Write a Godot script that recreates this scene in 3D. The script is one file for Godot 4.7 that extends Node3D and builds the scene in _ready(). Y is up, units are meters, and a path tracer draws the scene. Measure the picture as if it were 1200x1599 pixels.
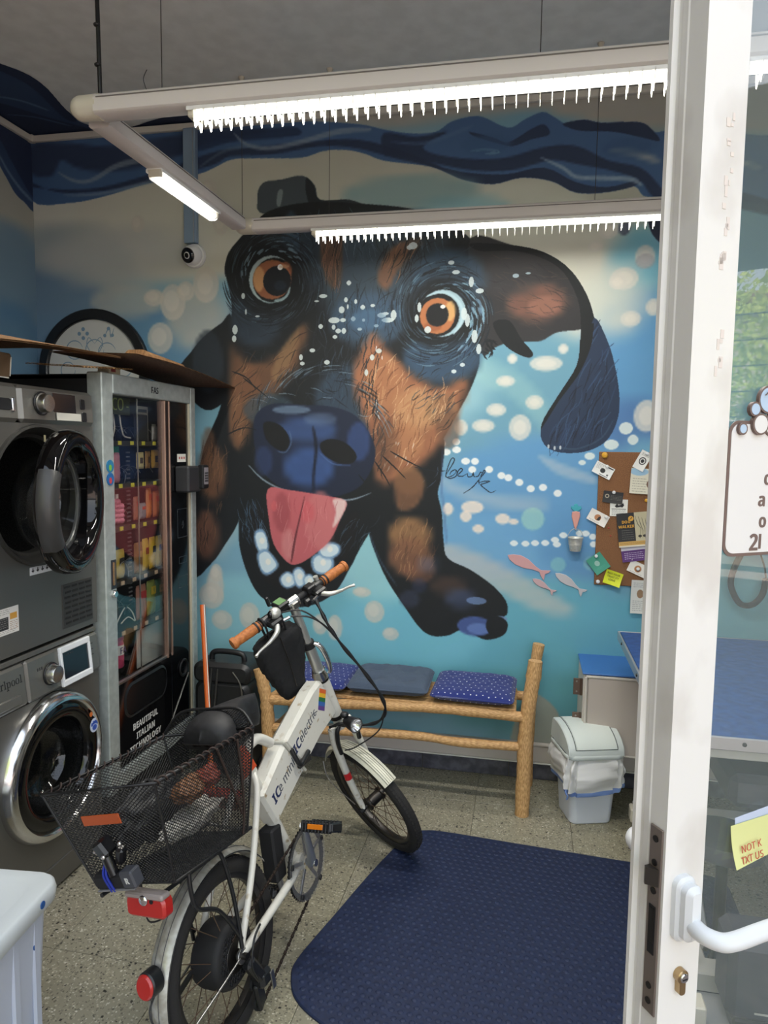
extends Node3D

var rng := RandomNumberGenerator.new()

func _ready() -> void:
	rng.seed = 20240611
	# camera
	var cam := Camera3D.new()
	cam.name = "camera"
	cam.fov = 71.53
	cam.near = 0.05
	cam.far = 200.0
	cam.transform = Transform3D(Basis(Vector3.UP, deg_to_rad(11.349)) * Basis(Vector3.RIGHT, deg_to_rad(-5.253)) * Basis(Vector3.BACK, deg_to_rad(0.745)), Vector3(0, 1.55, 0))
	add_child(cam)
	cam.current = true
	# sky and exposure
	var env := Environment.new()
	var sky := Sky.new()
	var sm := ProceduralSkyMaterial.new()
	sm.sky_top_color = Color(0.76, 0.80, 0.86)
	sm.sky_horizon_color = Color(0.92, 0.93, 0.94)
	sm.ground_horizon_color = Color(0.52, 0.50, 0.46)
	sm.ground_bottom_color = Color(0.36, 0.34, 0.31)
	sm.sky_energy_multiplier = 1.9
	sm.ground_energy_multiplier = 0.9
	sky.sky_material = sm
	env.background_mode = Environment.BG_SKY
	env.sky = sky
	env.tonemap_mode = Environment.TONE_MAPPER_LINEAR
	env.tonemap_exposure = 0.8
	env.sdfgi_enabled = true
	env.ssao_enabled = true
	env.ssil_enabled = true
	var we := WorldEnvironment.new()
	we.name = "surroundings"
	we.environment = env
	add_child(we)
	# the sun stands high behind the shop to the left: the front is in open shade, the trees and fences down the street to the right are lit
	var sun := DirectionalLight3D.new()
	sun.name = "sun"
	sun.light_color = Color(1.0, 0.96, 0.91)
	sun.light_energy = 10.0
	sun.light_angular_distance = 0.6
	sun.shadow_enabled = true
	sun.look_at_from_position(Vector3(-4.5, 9.0, -4.0), Vector3.ZERO)
	add_child(sun)
	palette()
	paint_mural()
	room()
	lamps()
	wall_things()
	machines()
	bench_corner()
	grooming_corner()
	bicycle()
	front_things()
	shop_door()
	street()

func palette() -> void:
	mt("white_paint", rgb(226, 226, 222), 0.45)
	mt("white_plastic", rgb(222, 224, 226), 0.35)
	mt("cream_plastic", rgb(206, 200, 184), 0.4)
	mt("black_plastic", rgb(24, 25, 27), 0.35)
	mt("black_matte", rgb(20, 20, 22), 0.7)
	mt("black_gloss", rgb(10, 10, 12), 0.08)
	mt("chrome", rgb(214, 214, 214), 0.16, 1.0)
	mt("steel", rgb(170, 170, 168), 0.35, 1.0)
	mt("dark_steel", rgb(70, 68, 66), 0.45, 1.0)
	mt("rubber", rgb(28, 27, 26), 0.8)
	mt("paper", rgb(226, 224, 214), 0.8)
	mt("ink", rgb(30, 30, 34), 0.7)

# ---------------------------------------------------------------- mesh builder
class MB:
	var v := PackedVector3Array()
	var n := PackedVector3Array()
	var uv := PackedVector2Array()
	var ix := PackedInt32Array()

	func vert(p: Vector3, nn: Vector3, t := Vector2.ZERO) -> int:
		v.append(p); n.append(nn); uv.append(t)
		return v.size() - 1

	func tri(a: int, b: int, c: int) -> void:
		var g := (v[b] - v[a]).cross(v[c] - v[a])
		if g.dot(n[a] + n[b] + n[c]) > 0.0:
			ix.append(a); ix.append(c); ix.append(b)
		else:
			ix.append(a); ix.append(b); ix.append(c)

	func quad(a: Vector3, b: Vector3, c: Vector3, d: Vector3, out: Vector3, uvs := true) -> void:
		var g := (b - a).cross(c - a)
		if g.length_squared() < 1e-16:
			g = (c - a).cross(d - a)
		g = g.normalized()
		if g.dot(out) < 0.0:
			g = -g
		var i := vert(a, g, Vector2(0, 1)); vert(b, g, Vector2(1, 1)); vert(c, g, Vector2(1, 0)); vert(d, g, Vector2(0, 0))
		tri(i, i + 1, i + 2); tri(i, i + 2, i + 3)

	func face(a: Vector3, b: Vector3, c: Vector3, out: Vector3) -> void:
		var g := (b - a).cross(c - a).normalized()
		if g.dot(out) < 0.0:
			g = -g
		var i := vert(a, g); vert(b, g); vert(c, g)
		tri(i, i + 1, i + 2)

	# chamfered box
	func box(c: Vector3, s: Vector3, b := 0.003, t := Transform3D()) -> MB:
		var h := s * 0.5
		b = minf(b, minf(h.x, minf(h.y, h.z)) * 0.95)
		var ax := [Vector3(1, 0, 0), Vector3(0, 1, 0), Vector3(0, 0, 1)]
		var q := func(x: float, y: float, z: float) -> Vector3: return t * (c + Vector3(x, y, z))
		for k in 3:
			for sg in [-1.0, 1.0]:
				var o: Vector3 = ax[k] * sg
				var e1: Vector3 = ax[(k + 1) % 3]
				var e2: Vector3 = ax[(k + 2) % 3]
				var hk: float = h[k] * sg
				var h1: float = h[(k + 1) % 3] - b
				var h2: float = h[(k + 2) % 3] - b
				var base: Vector3 = ax[k] * hk
				var pts := []
				for m in [[-1, -1], [1, -1], [1, 1], [-1, 1]]:
					pts.append(t * (c + base + e1 * h1 * m[0] + e2 * h2 * m[1]))
				quad(pts[0], pts[1], pts[2], pts[3], t.basis * o)
		if b > 0.0:
			for k in 3:
				var i1 := (k + 1) % 3
				var i2 := (k + 2) % 3
				for s1 in [-1.0, 1.0]:
					for s2 in [-1.0, 1.0]:
						var pa := Vector3.ZERO; var pb := Vector3.ZERO
						pa[i1] = h[i1] * s1; pa[i2] = (h[i2] - b) * s2
						pb[i1] = (h[i1] - b) * s1; pb[i2] = h[i2] * s2
						var lo: float = -(h[k] - b)
						var hi: float = h[k] - b
						var a0 := pa; a0[k] = lo
						var a1 := pa; a1[k] = hi
						var b0 := pb; b0[k] = lo
						var b1 := pb; b1[k] = hi
						var o := Vector3.ZERO; o[i1] = s1; o[i2] = s2
						quad(t * (c + a0), t * (c + a1), t * (c + b1), t * (c + b0), t.basis * o)
			for sx in [-1.0, 1.0]:
				for sy in [-1.0, 1.0]:
					for sz in [-1.0, 1.0]:
						face(t * (c + Vector3(h.x * sx, (h.y - b) * sy, (h.z - b) * sz)), t * (c + Vector3((h.x - b) * sx, h.y * sy, (h.z - b) * sz)), t * (c + Vector3((h.x - b) * sx, (h.y - b) * sy, h.z * sz)), t.basis * Vector3(sx, sy, sz))
		return self

	# box between two points (a beam)
	func beam(a: Vector3, b: Vector3, w: float, hgt: float, bev := 0.003, up := Vector3.UP) -> MB:
		var z := (b - a).normalized()
		var x := up.cross(z)
		if x.length() < 1e-4:
			x = Vector3.RIGHT.cross(z)
		x = x.normalized()
		var y := z.cross(x)
		return box(Vector3.ZERO, Vector3(w, hgt, (b - a).length()), bev, Transform3D(Basis(x, y, z), (a + b) * 0.5))

	# round tube along points; r a number or an array
	func tube(path: Array, r, sides := 8, closed := false, caps := true) -> MB:
		var m := path.size()
		if m < 2:
			return self
		var tang := []
		for i in m:
			var a: Vector3 = path[(i - 1 + m) % m] if closed or i > 0 else path[i]
			var b: Vector3 = path[(i + 1) % m] if closed or i < m - 1 else path[i]
			tang.append((b - a).normalized())
		var u: Vector3 = tang[0].cross(Vector3.UP)
		if u.length() < 0.1:
			u = tang[0].cross(Vector3.RIGHT)
		u = u.normalized()
		var rows := []
		for i in m:
			var t: Vector3 = tang[i]
			u = (u - t * u.dot(t)).normalized()
			var w := t.cross(u)
			var rad: float = r[i] if r is Array else r
			var first := v.size()
			for k in sides + 1:
				var an := TAU * k / sides
				var d := u * cos(an) + w * sin(an)
				vert(path[i] + d * rad, d, Vector2(float(k) / sides, float(i) / m))
			rows.append(first)
		var last := m if closed else m - 1
		for i in last:
			var a: int = rows[i]
			var b: int = rows[(i + 1) % m]
			for k in sides:
				tri(a + k, a + k + 1, b + k + 1); tri(a + k, b + k + 1, b + k)
		if caps and not closed:
			for e in [0, m - 1]:
				var nn: Vector3 = tang[e] * (-1.0 if e == 0 else 1.0)
				var cc := vert(path[e], nn)
				var ring := []
				for k in sides + 1:
					ring.append(vert(v[rows[e] + k], nn))
				for k in sides:
					tri(cc, ring[k], ring[k + 1])
		return self

	# surface of revolution about local y of t; profile of Vector2(radius, y)
	func lathe(prof: Array, seg := 24, t := Transform3D(), from := 0.0, to := TAU) -> MB:
		for i in prof.size() - 1:
			var a: Vector2 = prof[i]
			var b: Vector2 = prof[i + 1]
			var d := (b - a)
			if d.length() < 1e-7:
				continue
			var nn := Vector2(d.y, -d.x).normalized()
			var na := nn
			var nb := nn
			if i > 0:
				var p: Vector2 = (a - prof[i - 1])
				var pn := Vector2(p.y, -p.x).normalized()
				if pn.dot(nn) > 0.72:
					na = (pn + nn).normalized()
			if i < prof.size() - 2:
				var p2: Vector2 = (prof[i + 2] - b)
				var pn2 := Vector2(p2.y, -p2.x).normalized()
				if pn2.dot(nn) > 0.72:
					nb = (pn2 + nn).normalized()
			var f := v.size()
			for k in seg + 1:
				var an := from + (to - from) * k / seg
				var c := Vector3(cos(an), 0, sin(an))
				vert(t * (c * a.x + Vector3(0, a.y, 0)), (t.basis * (c * na.x + Vector3(0, na.y, 0))).normalized(), Vector2(float(k) / seg, float(i) / prof.size()))
				vert(t * (c * b.x + Vector3(0, b.y, 0)), (t.basis * (c * nb.x + Vector3(0, nb.y, 0))).normalized(), Vector2(float(k) / seg, float(i + 1) / prof.size()))
			for k in seg:
				var q := f + k * 2
				tri(q, q + 1, q + 3); tri(q, q + 3, q + 2)
		return self

	# grid surface from a function of u and v in 0..1
	func sheet(nu: int, nv: int, f: Callable, two := 0.0) -> MB:
		var pts := []
		for j in nv + 1:
			for i in nu + 1:
				pts.append(f.call(float(i) / nu, float(j) / nv))
		var nrm := []
		for j in nv + 1:
			for i in nu + 1:
				var du: Vector3 = pts[j * (nu + 1) + mini(i + 1, nu)] - pts[j * (nu + 1) + maxi(i - 1, 0)]
				var dv: Vector3 = pts[mini(j + 1, nv) * (nu + 1) + i] - pts[maxi(j - 1, 0) * (nu + 1) + i]
				var c := du.cross(dv)
				nrm.append(c.normalized() if c.length() > 1e-12 else Vector3.ZERO)
		for k in nrm.size():
			if nrm[k] == Vector3.ZERO:
				nrm[k] = nrm[(k + nu + 1) % nrm.size()] if nrm[(k + nu + 1) % nrm.size()] != Vector3.ZERO else nrm[(k - nu - 1 + nrm.size()) % nrm.size()]
		for side in ([1.0, -1.0] if two > 0.0 else [1.0]):
			var first := v.size()
			for j in nv + 1:
				for i in nu + 1:
					var k := j * (nu + 1) + i
					vert(pts[k] + nrm[k] * (two * 0.5 * side), nrm[k] * side, Vector2(float(i) / nu, 1.0 - float(j) / nv))
			for j in nv:
				for i in nu:
					var a := first + j * (nu + 1) + i
					tri(a, a + 1, a + nu + 2); tri(a, a + nu + 2, a + nu + 1)
		if two > 0.0:
			var ring := []
			for i in nu: ring.append(i)
			for j in nv: ring.append(j * (nu + 1) + nu)
			for i in nu: ring.append(nv * (nu + 1) + nu - i)
			for j in nv: ring.append((nv - j) * (nu + 1))
			var mid := Vector3.ZERO
			for k in ring: mid += pts[k]
			mid /= ring.size()
			for q in ring.size():
				var a: int = ring[q]
				var b: int = ring[(q + 1) % ring.size()]
				var o: Vector3 = nrm[a] * (two * 0.5)
				var o2: Vector3 = nrm[b] * (two * 0.5)
				quad(pts[a] - o, pts[b] - o2, pts[b] + o2, pts[a] + o, (pts[a] + pts[b]) * 0.5 - mid)
		return self

	func ell(c: Vector3, r: Vector3, nu := 16, nv := 10, t := Transform3D()) -> MB:
		var first := v.size()
		for j in nv + 1:
			var la := PI * (float(j) / nv - 0.5)
			for i in nu + 1:
				var lo := TAU * i / nu
				var d := Vector3(cos(la) * cos(lo), sin(la), cos(la) * sin(lo))
				vert(t * (c + d * r), (t.basis * (d / r)).normalized(), Vector2(float(i) / nu, float(j) / nv))
		for j in nv:
			for i in nu:
				var a := first + j * (nu + 1) + i
				tri(a, a + 1, a + nu + 2); tri(a, a + nu + 2, a + nu + 1)
		return self

	# extruded outline: poly in local xy, from z0 to z1, chamfered by b at the z1 end (and z0 end when both)
	func prism(poly: Array, z0: float, z1: float, b := 0.0, t := Transform3D(), both := false, smooth := true) -> MB:
		var m := poly.size()
		var area := 0.0
		for i in m:
			var p: Vector2 = poly[i]
			var q: Vector2 = poly[(i + 1) % m]
			area += p.cross(q)
		var sg := 1.0 if area > 0.0 else -1.0
		var en := []
		for i in m:
			var d: Vector2 = (poly[(i + 1) % m] - poly[i]).normalized()
			en.append(Vector2(d.y, -d.x) * sg)
		var vn := []
		for i in m:
			vn.append((en[i] + en[(i - 1 + m) % m]).normalized())
		var rings := []
		if b > 0.0 and both:
			rings.append([z0, b]); rings.append([z0 + b * (1.0 if z1 > z0 else -1.0), 0.0])
		else:
			rings.append([z0, 0.0])
		if b > 0.0:
			rings.append([z1 - b * (1.0 if z1 > z0 else -1.0), 0.0]); rings.append([z1, b])
		else:
			rings.append([z1, 0.0])
		var zs := 1.0 if z1 > z0 else -1.0
		for k in rings.size() - 1:
			var ra: Array = rings[k]
			var rb: Array = rings[k + 1]
			var tilt := 0.0 if ra[1] == rb[1] else (zs if rb[1] > ra[1] else -zs)
			for i in m:
				var j := (i + 1) % m
				var n0: Vector2 = vn[i] if smooth and en[i].dot(en[(i - 1 + m) % m]) > 0.72 else en[i]
				var n1: Vector2 = vn[j] if smooth and en[i].dot(en[j]) > 0.72 else en[i]
				var pts := []
				for w in [[i, ra, n0], [j, ra, n1], [j, rb, n1], [i, rb, n0]]:
					var p: Vector2 = poly[w[0]] - vn[w[0]] * w[1][1]
					pts.append(vert(t * Vector3(p.x, p.y, w[1][0]), (t.basis * Vector3(w[2].x, w[2].y, tilt)).normalized()))
				tri(pts[0], pts[1], pts[2]); tri(pts[0], pts[2], pts[3])
		for e in [0, rings.size() - 1]:
			var inset: float = rings[e][1]
			var pp := PackedVector2Array()
			for i in m:
				pp.append(poly[i] - vn[i] * inset)
			var tr := Geometry2D.triangulate_polygon(pp)
			var nn := (t.basis * Vector3(0, 0, zs if e > 0 else -zs)).normalized()
			var lo := pp[0]
			var hi := pp[0]
			for p in pp:
				lo = lo.min(p); hi = hi.max(p)
			var f := v.size()
			for p in pp:
				var w := (p - lo) / (hi - lo)
				vert(t * Vector3(p.x, p.y, rings[e][0]), nn, Vector2(w.x, 1.0 - w.y))
			for i in range(0, tr.size(), 3):
				tri(f + tr[i], f + tr[i + 1], f + tr[i + 2])
		return self

	func mesh() -> ArrayMesh:
		var a := []
		a.resize(Mesh.ARRAY_MAX)
		a[Mesh.ARRAY_VERTEX] = v
		a[Mesh.ARRAY_NORMAL] = n
		a[Mesh.ARRAY_TEX_UV] = uv
		a[Mesh.ARRAY_INDEX] = ix
		var m := ArrayMesh.new()
		if v.size() > 0:
			m.add_surface_from_arrays(Mesh.PRIMITIVE_TRIANGLES, a)
		return m

# ---------------------------------------------------------------- nodes
var M := {}
var used := {}

func numbered(called: String, parent: Node) -> String:
	var key := str(parent.get_instance_id()) + called
	used[key] = used.get(key, -1) + 1
	return called if used[key] == 0 else "%s_%03d" % [called, used[key]]

func obj(called: String, mb, material: Material, parent: Node = self) -> MeshInstance3D:
	var o := MeshInstance3D.new()
	o.name = numbered(called, parent)
	o.mesh = mb.mesh() if mb is MB else mb
	o.material_override = material
	parent.add_child(o, true)
	return o

func tag(o: Node, label: String, category: String, group := "") -> Node:
	o.set_meta("label", label); o.set_meta("category", category)
	if group != "":
		o.set_meta("group", group)
	return o

func thing(called: String, label: String, category: String, at := Vector3.ZERO, group := "", basis := Basis()) -> Node3D:
	var o := Node3D.new()
	o.name = numbered(called, self)
	add_child(o, true)
	o.transform = Transform3D(basis, at)
	tag(o, label, category, group)
	return o

func struct(called: String, mb, material: Material, parent: Node = self) -> MeshInstance3D:
	var o := obj(called, mb, material, parent)
	if parent == self:
		o.set_meta("kind", "structure")
	return o

func stuff(o: Node) -> Node:
	o.set_meta("kind", "stuff")
	return o

func lettering(words: String, height: float, at: Vector3, basis: Basis, material: Material, parent: Node, called := "lettering", depth := 0.0008, font := "Droid Sans", bold := false, left := false) -> MeshInstance3D:
	var t := TextMesh.new()
	var f := SystemFont.new()
	f.font_names = PackedStringArray([font])
	if bold:
		f.font_weight = 700
	t.font = f
	t.text = words
	t.font_size = 32
	t.pixel_size = height / 23.0
	t.depth = depth
	t.curve_step = 2.0
	t.horizontal_alignment = HORIZONTAL_ALIGNMENT_LEFT if left else HORIZONTAL_ALIGNMENT_CENTER
	var o := obj(called, t, material, parent)
	o.transform = Transform3D(basis, at)
	return o

# ---------------------------------------------------------------- materials
func mt(key: String, color: Color, rough := 0.6, metal := 0.0, extra := {}) -> StandardMaterial3D:
	if M.has(key):
		return M[key]
	var m := StandardMaterial3D.new()
	m.resource_name = key
	m.albedo_color = color
	m.roughness = rough
	m.metallic = metal
	for k in extra:
		m.set(k, extra[k])
	M[key] = m
	return m

func rgb(r: int, g: int, b: int, a := 1.0) -> Color:
	return Color(r / 255.0, g / 255.0, b / 255.0, a)

func noise_tex(sd: int, freq: float, lo: Color, hi: Color, size := 256, octaves := 4, kind := FastNoiseLite.TYPE_SIMPLEX_SMOOTH, offs := [0.25, 0.75]) -> NoiseTexture2D:
	var nz := FastNoiseLite.new()
	nz.seed = sd; nz.frequency = freq; nz.noise_type = kind; nz.fractal_octaves = octaves
	var t := NoiseTexture2D.new()
	t.width = size; t.height = size; t.seamless = true; t.noise = nz
	var g := Gradient.new()
	g.set_color(0, lo); g.set_color(1, hi)
	g.set_offset(0, offs[0]); g.set_offset(1, offs[1])
	t.color_ramp = g
	return t

func worn(key: String, color: Color, rough: float, metal: float, tex: Texture2D, scale: Vector3, extra := {}) -> StandardMaterial3D:
	var m := mt(key, color, rough, metal, extra)
	m.albedo_texture = tex
	m.uv1_triplanar = true
	m.uv1_scale = scale
	return m

func img_mat(key: String, im: Image, rough := 0.7, extra := {}) -> StandardMaterial3D:
	var m := mt(key, Color.WHITE, rough, 0.0, extra)
	m.albedo_texture = ImageTexture.create_from_image(im)
	return m

func rrect(w: float, h: float, r: float, seg := 4, c := Vector2.ZERO) -> Array:
	var o := []
	for q in [[1, 1, 0.0], [-1, 1, PI / 2], [-1, -1, PI], [1, -1, PI * 1.5]]:
		for k in seg + 1:
			var a: float = q[2] + PI / 2 * k / seg
			o.append(c + Vector2(q[0] * (w / 2 - r) + cos(a) * r, q[1] * (h / 2 - r) + sin(a) * r))
	return o

func circle(r: float, seg := 24, c := Vector2.ZERO, ry := -1.0) -> Array:
	var o := []
	for k in seg:
		o.append(c + Vector2(cos(TAU * k / seg) * r, sin(TAU * k / seg) * (r if ry < 0.0 else ry)))
	return o

func spline(pts: Array, per := 6, closed := false) -> Array:
	var o := []
	var m := pts.size()
	for i in (m if closed else m - 1):
		var p0 = pts[(i - 1 + m) % m] if closed or i > 0 else pts[i]
		var p1 = pts[i]
		var p2 = pts[(i + 1) % m]
		var p3 = pts[(i + 2) % m] if closed or i < m - 2 else pts[(i + 1) % m]
		for k in per:
			o.append(p1.cubic_interpolate(p2, p0, p3, float(k) / per))
	if not closed:
		o.append(pts[m - 1])
	return o

func facing(n: Vector3, up := Vector3.UP) -> Basis:   # local z along n
	var z := n.normalized()
	var x := up.cross(z).normalized()
	return Basis(x, z.cross(x), z)

# ring of rectangular section about local z: r0..r1, z0..z1
func ring(mb: MB, r0: float, r1: float, z0: float, z1: float, t := Transform3D(), b := 0.003, seg := 40) -> MB:
	var tt := t * Transform3D(Basis(Vector3.RIGHT, PI / 2), Vector3.ZERO)
	return mb.lathe([Vector2(r0, z0), Vector2(r1 - b, z0), Vector2(r1, z0 + b), Vector2(r1, z1 - b), Vector2(r1 - b, z1), Vector2(r0 + b, z1), Vector2(r0, z1 - b), Vector2(r0, z0)], seg, tt)

# ---------------------------------------------------------------- painted wall: brushes work in wall texture pixels (440 to the metre)
var art: Image
var paint_gain := 1.04
var paint_dull := 0.22

func pc(h: Color, al: int) -> Color:
	var c := h.srgb_to_linear()
	var lum := c.r * 0.25 + c.g * 0.6 + c.b * 0.15   # wall paints are duller than the colours mixed above
	c = c.lerp(Color(lum, lum, lum), paint_dull)
	c = Color(minf(c.r * paint_gain, 0.86), minf(c.g * paint_gain, 0.86), minf(c.b * paint_gain, 0.86)).linear_to_srgb()
	c.a = al / 100.0
	return c

# filled outline of Vector2 points, edge softened by n halvings
func fill(poly: PackedVector2Array, c: Color, n: int) -> void:
	var lo := poly[0]
	var hi := poly[0]
	for p in poly:
		lo = lo.min(p); hi = hi.max(p)
	var k := 1 << n
	var pad := k * 2 if n > 0 else 1
	var ox := int(floor(lo.x)) - pad
	var oy := int(floor(lo.y)) - pad
	var w := int(ceil((hi.x - lo.x + 2 * pad + 2) / k)) * k
	var h := int(ceil((hi.y - lo.y + 2 * pad + 2) / k)) * k
	if ox > art.get_width() or oy > art.get_height() or ox + w < 0 or oy + h < 0:
		return
	var layer := Image.create(w, h, false, Image.FORMAT_RGBA8)
	layer.fill(Color(c.r, c.g, c.b, 0.0))
	var m := poly.size()
	for y in range(int(floor(lo.y)), int(ceil(hi.y)) + 1):
		var yy := y + 0.5
		var xs := PackedFloat32Array()
		for i in m:
			var a := poly[i]
			var b := poly[(i + 1) % m]
			if (a.y <= yy) != (b.y <= yy):
				xs.append(a.x + (yy - a.y) / (b.y - a.y) * (b.x - a.x))
		xs.sort()
		for i in range(0, xs.size() - 1, 2):
			var x0 := int(round(xs[i]))
			var x1 := maxi(int(round(xs[i + 1])), x0 + 1)
			layer.fill_rect(Rect2i(x0 - ox, y - oy, x1 - x0, 1), c)
	for i in n:
		layer.shrink_x2()
	if n > 0:
		layer.resize(w, h, Image.INTERPOLATE_CUBIC)
	art.blend_rect(layer, Rect2i(0, 0, w, h), Vector2i(ox, oy))

func pairs(a: Array) -> Array:
	var o := []
	for i in range(0, a.size(), 2):
		o.append(Vector2(a[i], a[i + 1]))
	return o

func p(h: Color, n: int, al: int, a: Array) -> void:
	fill(PackedVector2Array(spline(pairs(a), 4, true)), pc(h, al), n)

func e(h: Color, n: int, al: int, a: Array) -> void:
	fill(PackedVector2Array(circle(a[2], 20, Vector2(a[0], a[1]), a[3])), pc(h, al), n)

func brush(pts: Array, w0: float, w1: float, c: Color, n: int) -> void:
	var m := pts.size()
	var lft := PackedVector2Array()
	var rgt := PackedVector2Array()
	for i in m:
		var d: Vector2 = (pts[mini(i + 1, m - 1)] - pts[maxi(i - 1, 0)]).normalized()
		var f := float(i) / (m - 1)
		var w := lerpf(w0, w1, f) * 0.5 * minf(1.0, 0.35 + 4.0 * minf(f, 1.0 - f))
		var q := Vector2(-d.y, d.x) * w
		lft.append(pts[i] + q); rgt.append(pts[i] - q)
	rgt.reverse()
	lft.append_array(rgt)
	fill(lft, c, n)

func l(h: Color, n: int, al: int, w0: float, w1: float, a: Array) -> void:
	brush(spline(pairs(a), 4), w0, w1, pc(h, al), n)

func arcs(hs: Array, al: int, a: Array, cnt: int, span: float, wd: float) -> void:
	for i in cnt:
		var rad := lerpf(a[2], a[3], rng.randf())
		var an := deg_to_rad(lerpf(a[4], a[5], rng.randf()))
		var sp := span * rng.randf_range(0.5, 1.2)
		var pts := []
		for k in 5:
			var t := an + sp * (k / 4.0 - 0.5)
			pts.append(Vector2(a[0], a[1]) + Vector2(cos(t), sin(t)) * (rad + rad * 0.06 * k / 4.0))
		brush(pts, wd * rng.randf_range(0.6, 1.5), wd * 0.5, pc(hs[rng.randi() % hs.size()], al), 0)

func fur(hs: Array, al: int, ang: int, spread: int, cnt: int, ln: float, wd: float, a: Array) -> void:
	var poly := PackedVector2Array(pairs(a))
	var lo := poly[0]
	var hi := poly[0]
	for q in poly:
		lo = lo.min(q); hi = hi.max(q)
	for i in cnt:
		var q := Vector2(rng.randf_range(lo.x, hi.x), rng.randf_range(lo.y, hi.y))
		if not Geometry2D.is_point_in_polygon(q, poly):
			continue
		var t := deg_to_rad(ang + rng.randf_range(-spread, spread))
		var d := Vector2(cos(t), sin(t)) * ln * rng.randf_range(0.5, 1.2)
		var bend := Vector2(-d.y, d.x) * rng.randf_range(-0.15, 0.15)
		brush([q - d * 0.5, q - d * 0.15 + bend, q + d * 0.2 + bend, q + d * 0.5], wd * rng.randf_range(0.6, 1.5), wd * 0.4, pc(hs[rng.randi() % hs.size()], al), 0)

func paint_mural() -> void:
	art = Image.create(1808, 1284, false, Image.FORMAT_RGBA8)
	art.fill(pc(rgb(106, 164, 190), 100))
	# water
	e(rgb(206, 206, 190), 5, 95, [109, 168, 236, 158])
	e(rgb(200, 200, 184), 5, 100, [384, 182, 280, 148])
	e(rgb(190, 190, 172), 5, 100, [750, 150, 344, 93])
	e(rgb(190, 190, 172), 5, 100, [1120, 207, 312, 96])
	e(rgb(140, 156, 162), 5, 80, [57, 290, 192, 96])
	e(rgb(96, 132, 160), 5, 90, [21, 402, 179, 114])
	e(rgb(76, 132, 170), 5, 90, [304, 477, 248, 108])
	e(rgb(176, 180, 174), 5, 80, [216, 268, 202, 62])
	e(rgb(176, 176, 165), 4, 70, [229, 365, 93, 37])
	e(rgb(170, 172, 162), 5, 80, [396, 410, 75, 68])
	e(rgb(120, 190, 210), 5, 90, [439, 603, 88, 133])
	e(rgb(190, 195, 180), 5, 60, [421, 827, 61, 92])
	e(rgb(205, 206, 190), 5, 100, [1060, 228, 147, 74])
	e(rgb(208, 208, 192), 5, 100, [1186, 354, 132, 108])
	e(rgb(90, 180, 205), 5, 85, [1303, 322, 59, 70])
	e(rgb(105, 185, 205), 4, 60, [959, 211, 100, 31])
	e(rgb(66, 150, 205), 5, 100, [1311, 502, 106, 129])
	e(rgb(196, 205, 195), 5, 80, [1259, 393, 59, 70])
	e(rgb(70, 150, 205), 5, 90, [1303, 600, 108, 108])
	e(rgb(58, 110, 175), 5, 70, [1305, 637, 70, 59])
	e(rgb(88, 156, 184), 5, 90, [1094, 538, 138, 100])
	e(rgb(88, 156, 186), 5, 90, [1021, 652, 117, 78])
	e(rgb(72, 150, 205), 5, 95, [1139, 766, 217, 115])
	e(rgb(84, 160, 210), 5, 90, [1027, 901, 156, 91])
	e(rgb(150, 205, 215), 5, 60, [941, 550, 91, 78])
	e(rgb(66, 140, 196), 5, 80, [1242, 879, 110, 74])
	e(rgb(96, 175, 205), 5, 70, [1333, 749, 72, 96])
	e(rgb(84, 172, 190), 5, 100, [759, 1108, 462, 126])
	e(rgb(70, 165, 190), 5, 95, [1136, 1082, 325, 143])
	e(rgb(90, 185, 210), 5, 70, [870, 1059, 162, 94])
	e(rgb(130, 200, 210), 5, 85, [799, 925, 98, 84])
	e(rgb(120, 190, 205), 5, 90, [465, 1055, 137, 92])
	e(rgb(64, 150, 160), 5, 70, [1217, 1210, 288, 75])
	e(rgb(110, 178, 190), 5, 70, [525, 1168, 180, 60])
	e(rgb(84, 160, 170), 5, 80, [1477, 1045, 138, 184])
	e(rgb(96, 170, 185), 5, 70, [1469, 672, 90, 225])
	p(rgb(196, 186, 176), 4, 60, [934, 878, 1001, 891, 1080, 925, 1158, 967, 1209, 1004, 1159, 1014, 1082, 985, 1002, 949, 935, 918])
	p(rgb(180, 190, 196), 4, 45, [932, 739, 1024, 769, 1139, 779, 1140, 798, 1051, 801, 946, 771])
	p(rgb(190, 196, 200), 3, 45, [1124, 690, 1174, 708, 1236, 732, 1231, 745, 1162, 727])
	p(rgb(150, 205, 200), 4, 35, [991, 499, 1068, 519, 1133, 582, 1147, 651, 1109, 613, 1057, 569, 993, 543])
	# soft light spots in the water
	e(rgb(196, 190, 176), 2, 75, [336, 371, 30, 39])
	e(rgb(214, 206, 190), 2, 45, [333, 368, 18, 23])
	e(rgb(196, 190, 176), 2, 75, [305, 447, 30, 34])
	e(rgb(214, 206, 190), 2, 45, [302, 444, 18, 20])
	e(rgb(196, 190, 176), 2, 75, [414, 336, 30, 38])
	e(rgb(214, 206, 190), 2, 45, [412, 334, 18, 23])
	e(rgb(196, 190, 176), 2, 75, [373, 105, 32, 27])
	e(rgb(214, 206, 190), 2, 45, [370, 102, 19, 16])
	e(rgb(196, 190, 176), 2, 75, [421, 144, 20, 26])
	e(rgb(214, 206, 190), 2, 45, [418, 141, 12, 16])
	e(rgb(196, 190, 176), 2, 75, [367, 348, 21, 21])
	e(rgb(214, 206, 190), 2, 45, [364, 346, 13, 13])
	e(rgb(196, 190, 176), 2, 75, [291, 360, 24, 18])
	e(rgb(214, 206, 190), 2, 45, [288, 357, 15, 11])
	e(rgb(196, 190, 176), 2, 75, [450, 205, 20, 29])
	e(rgb(214, 206, 190), 2, 45, [447, 202, 12, 18])
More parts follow.
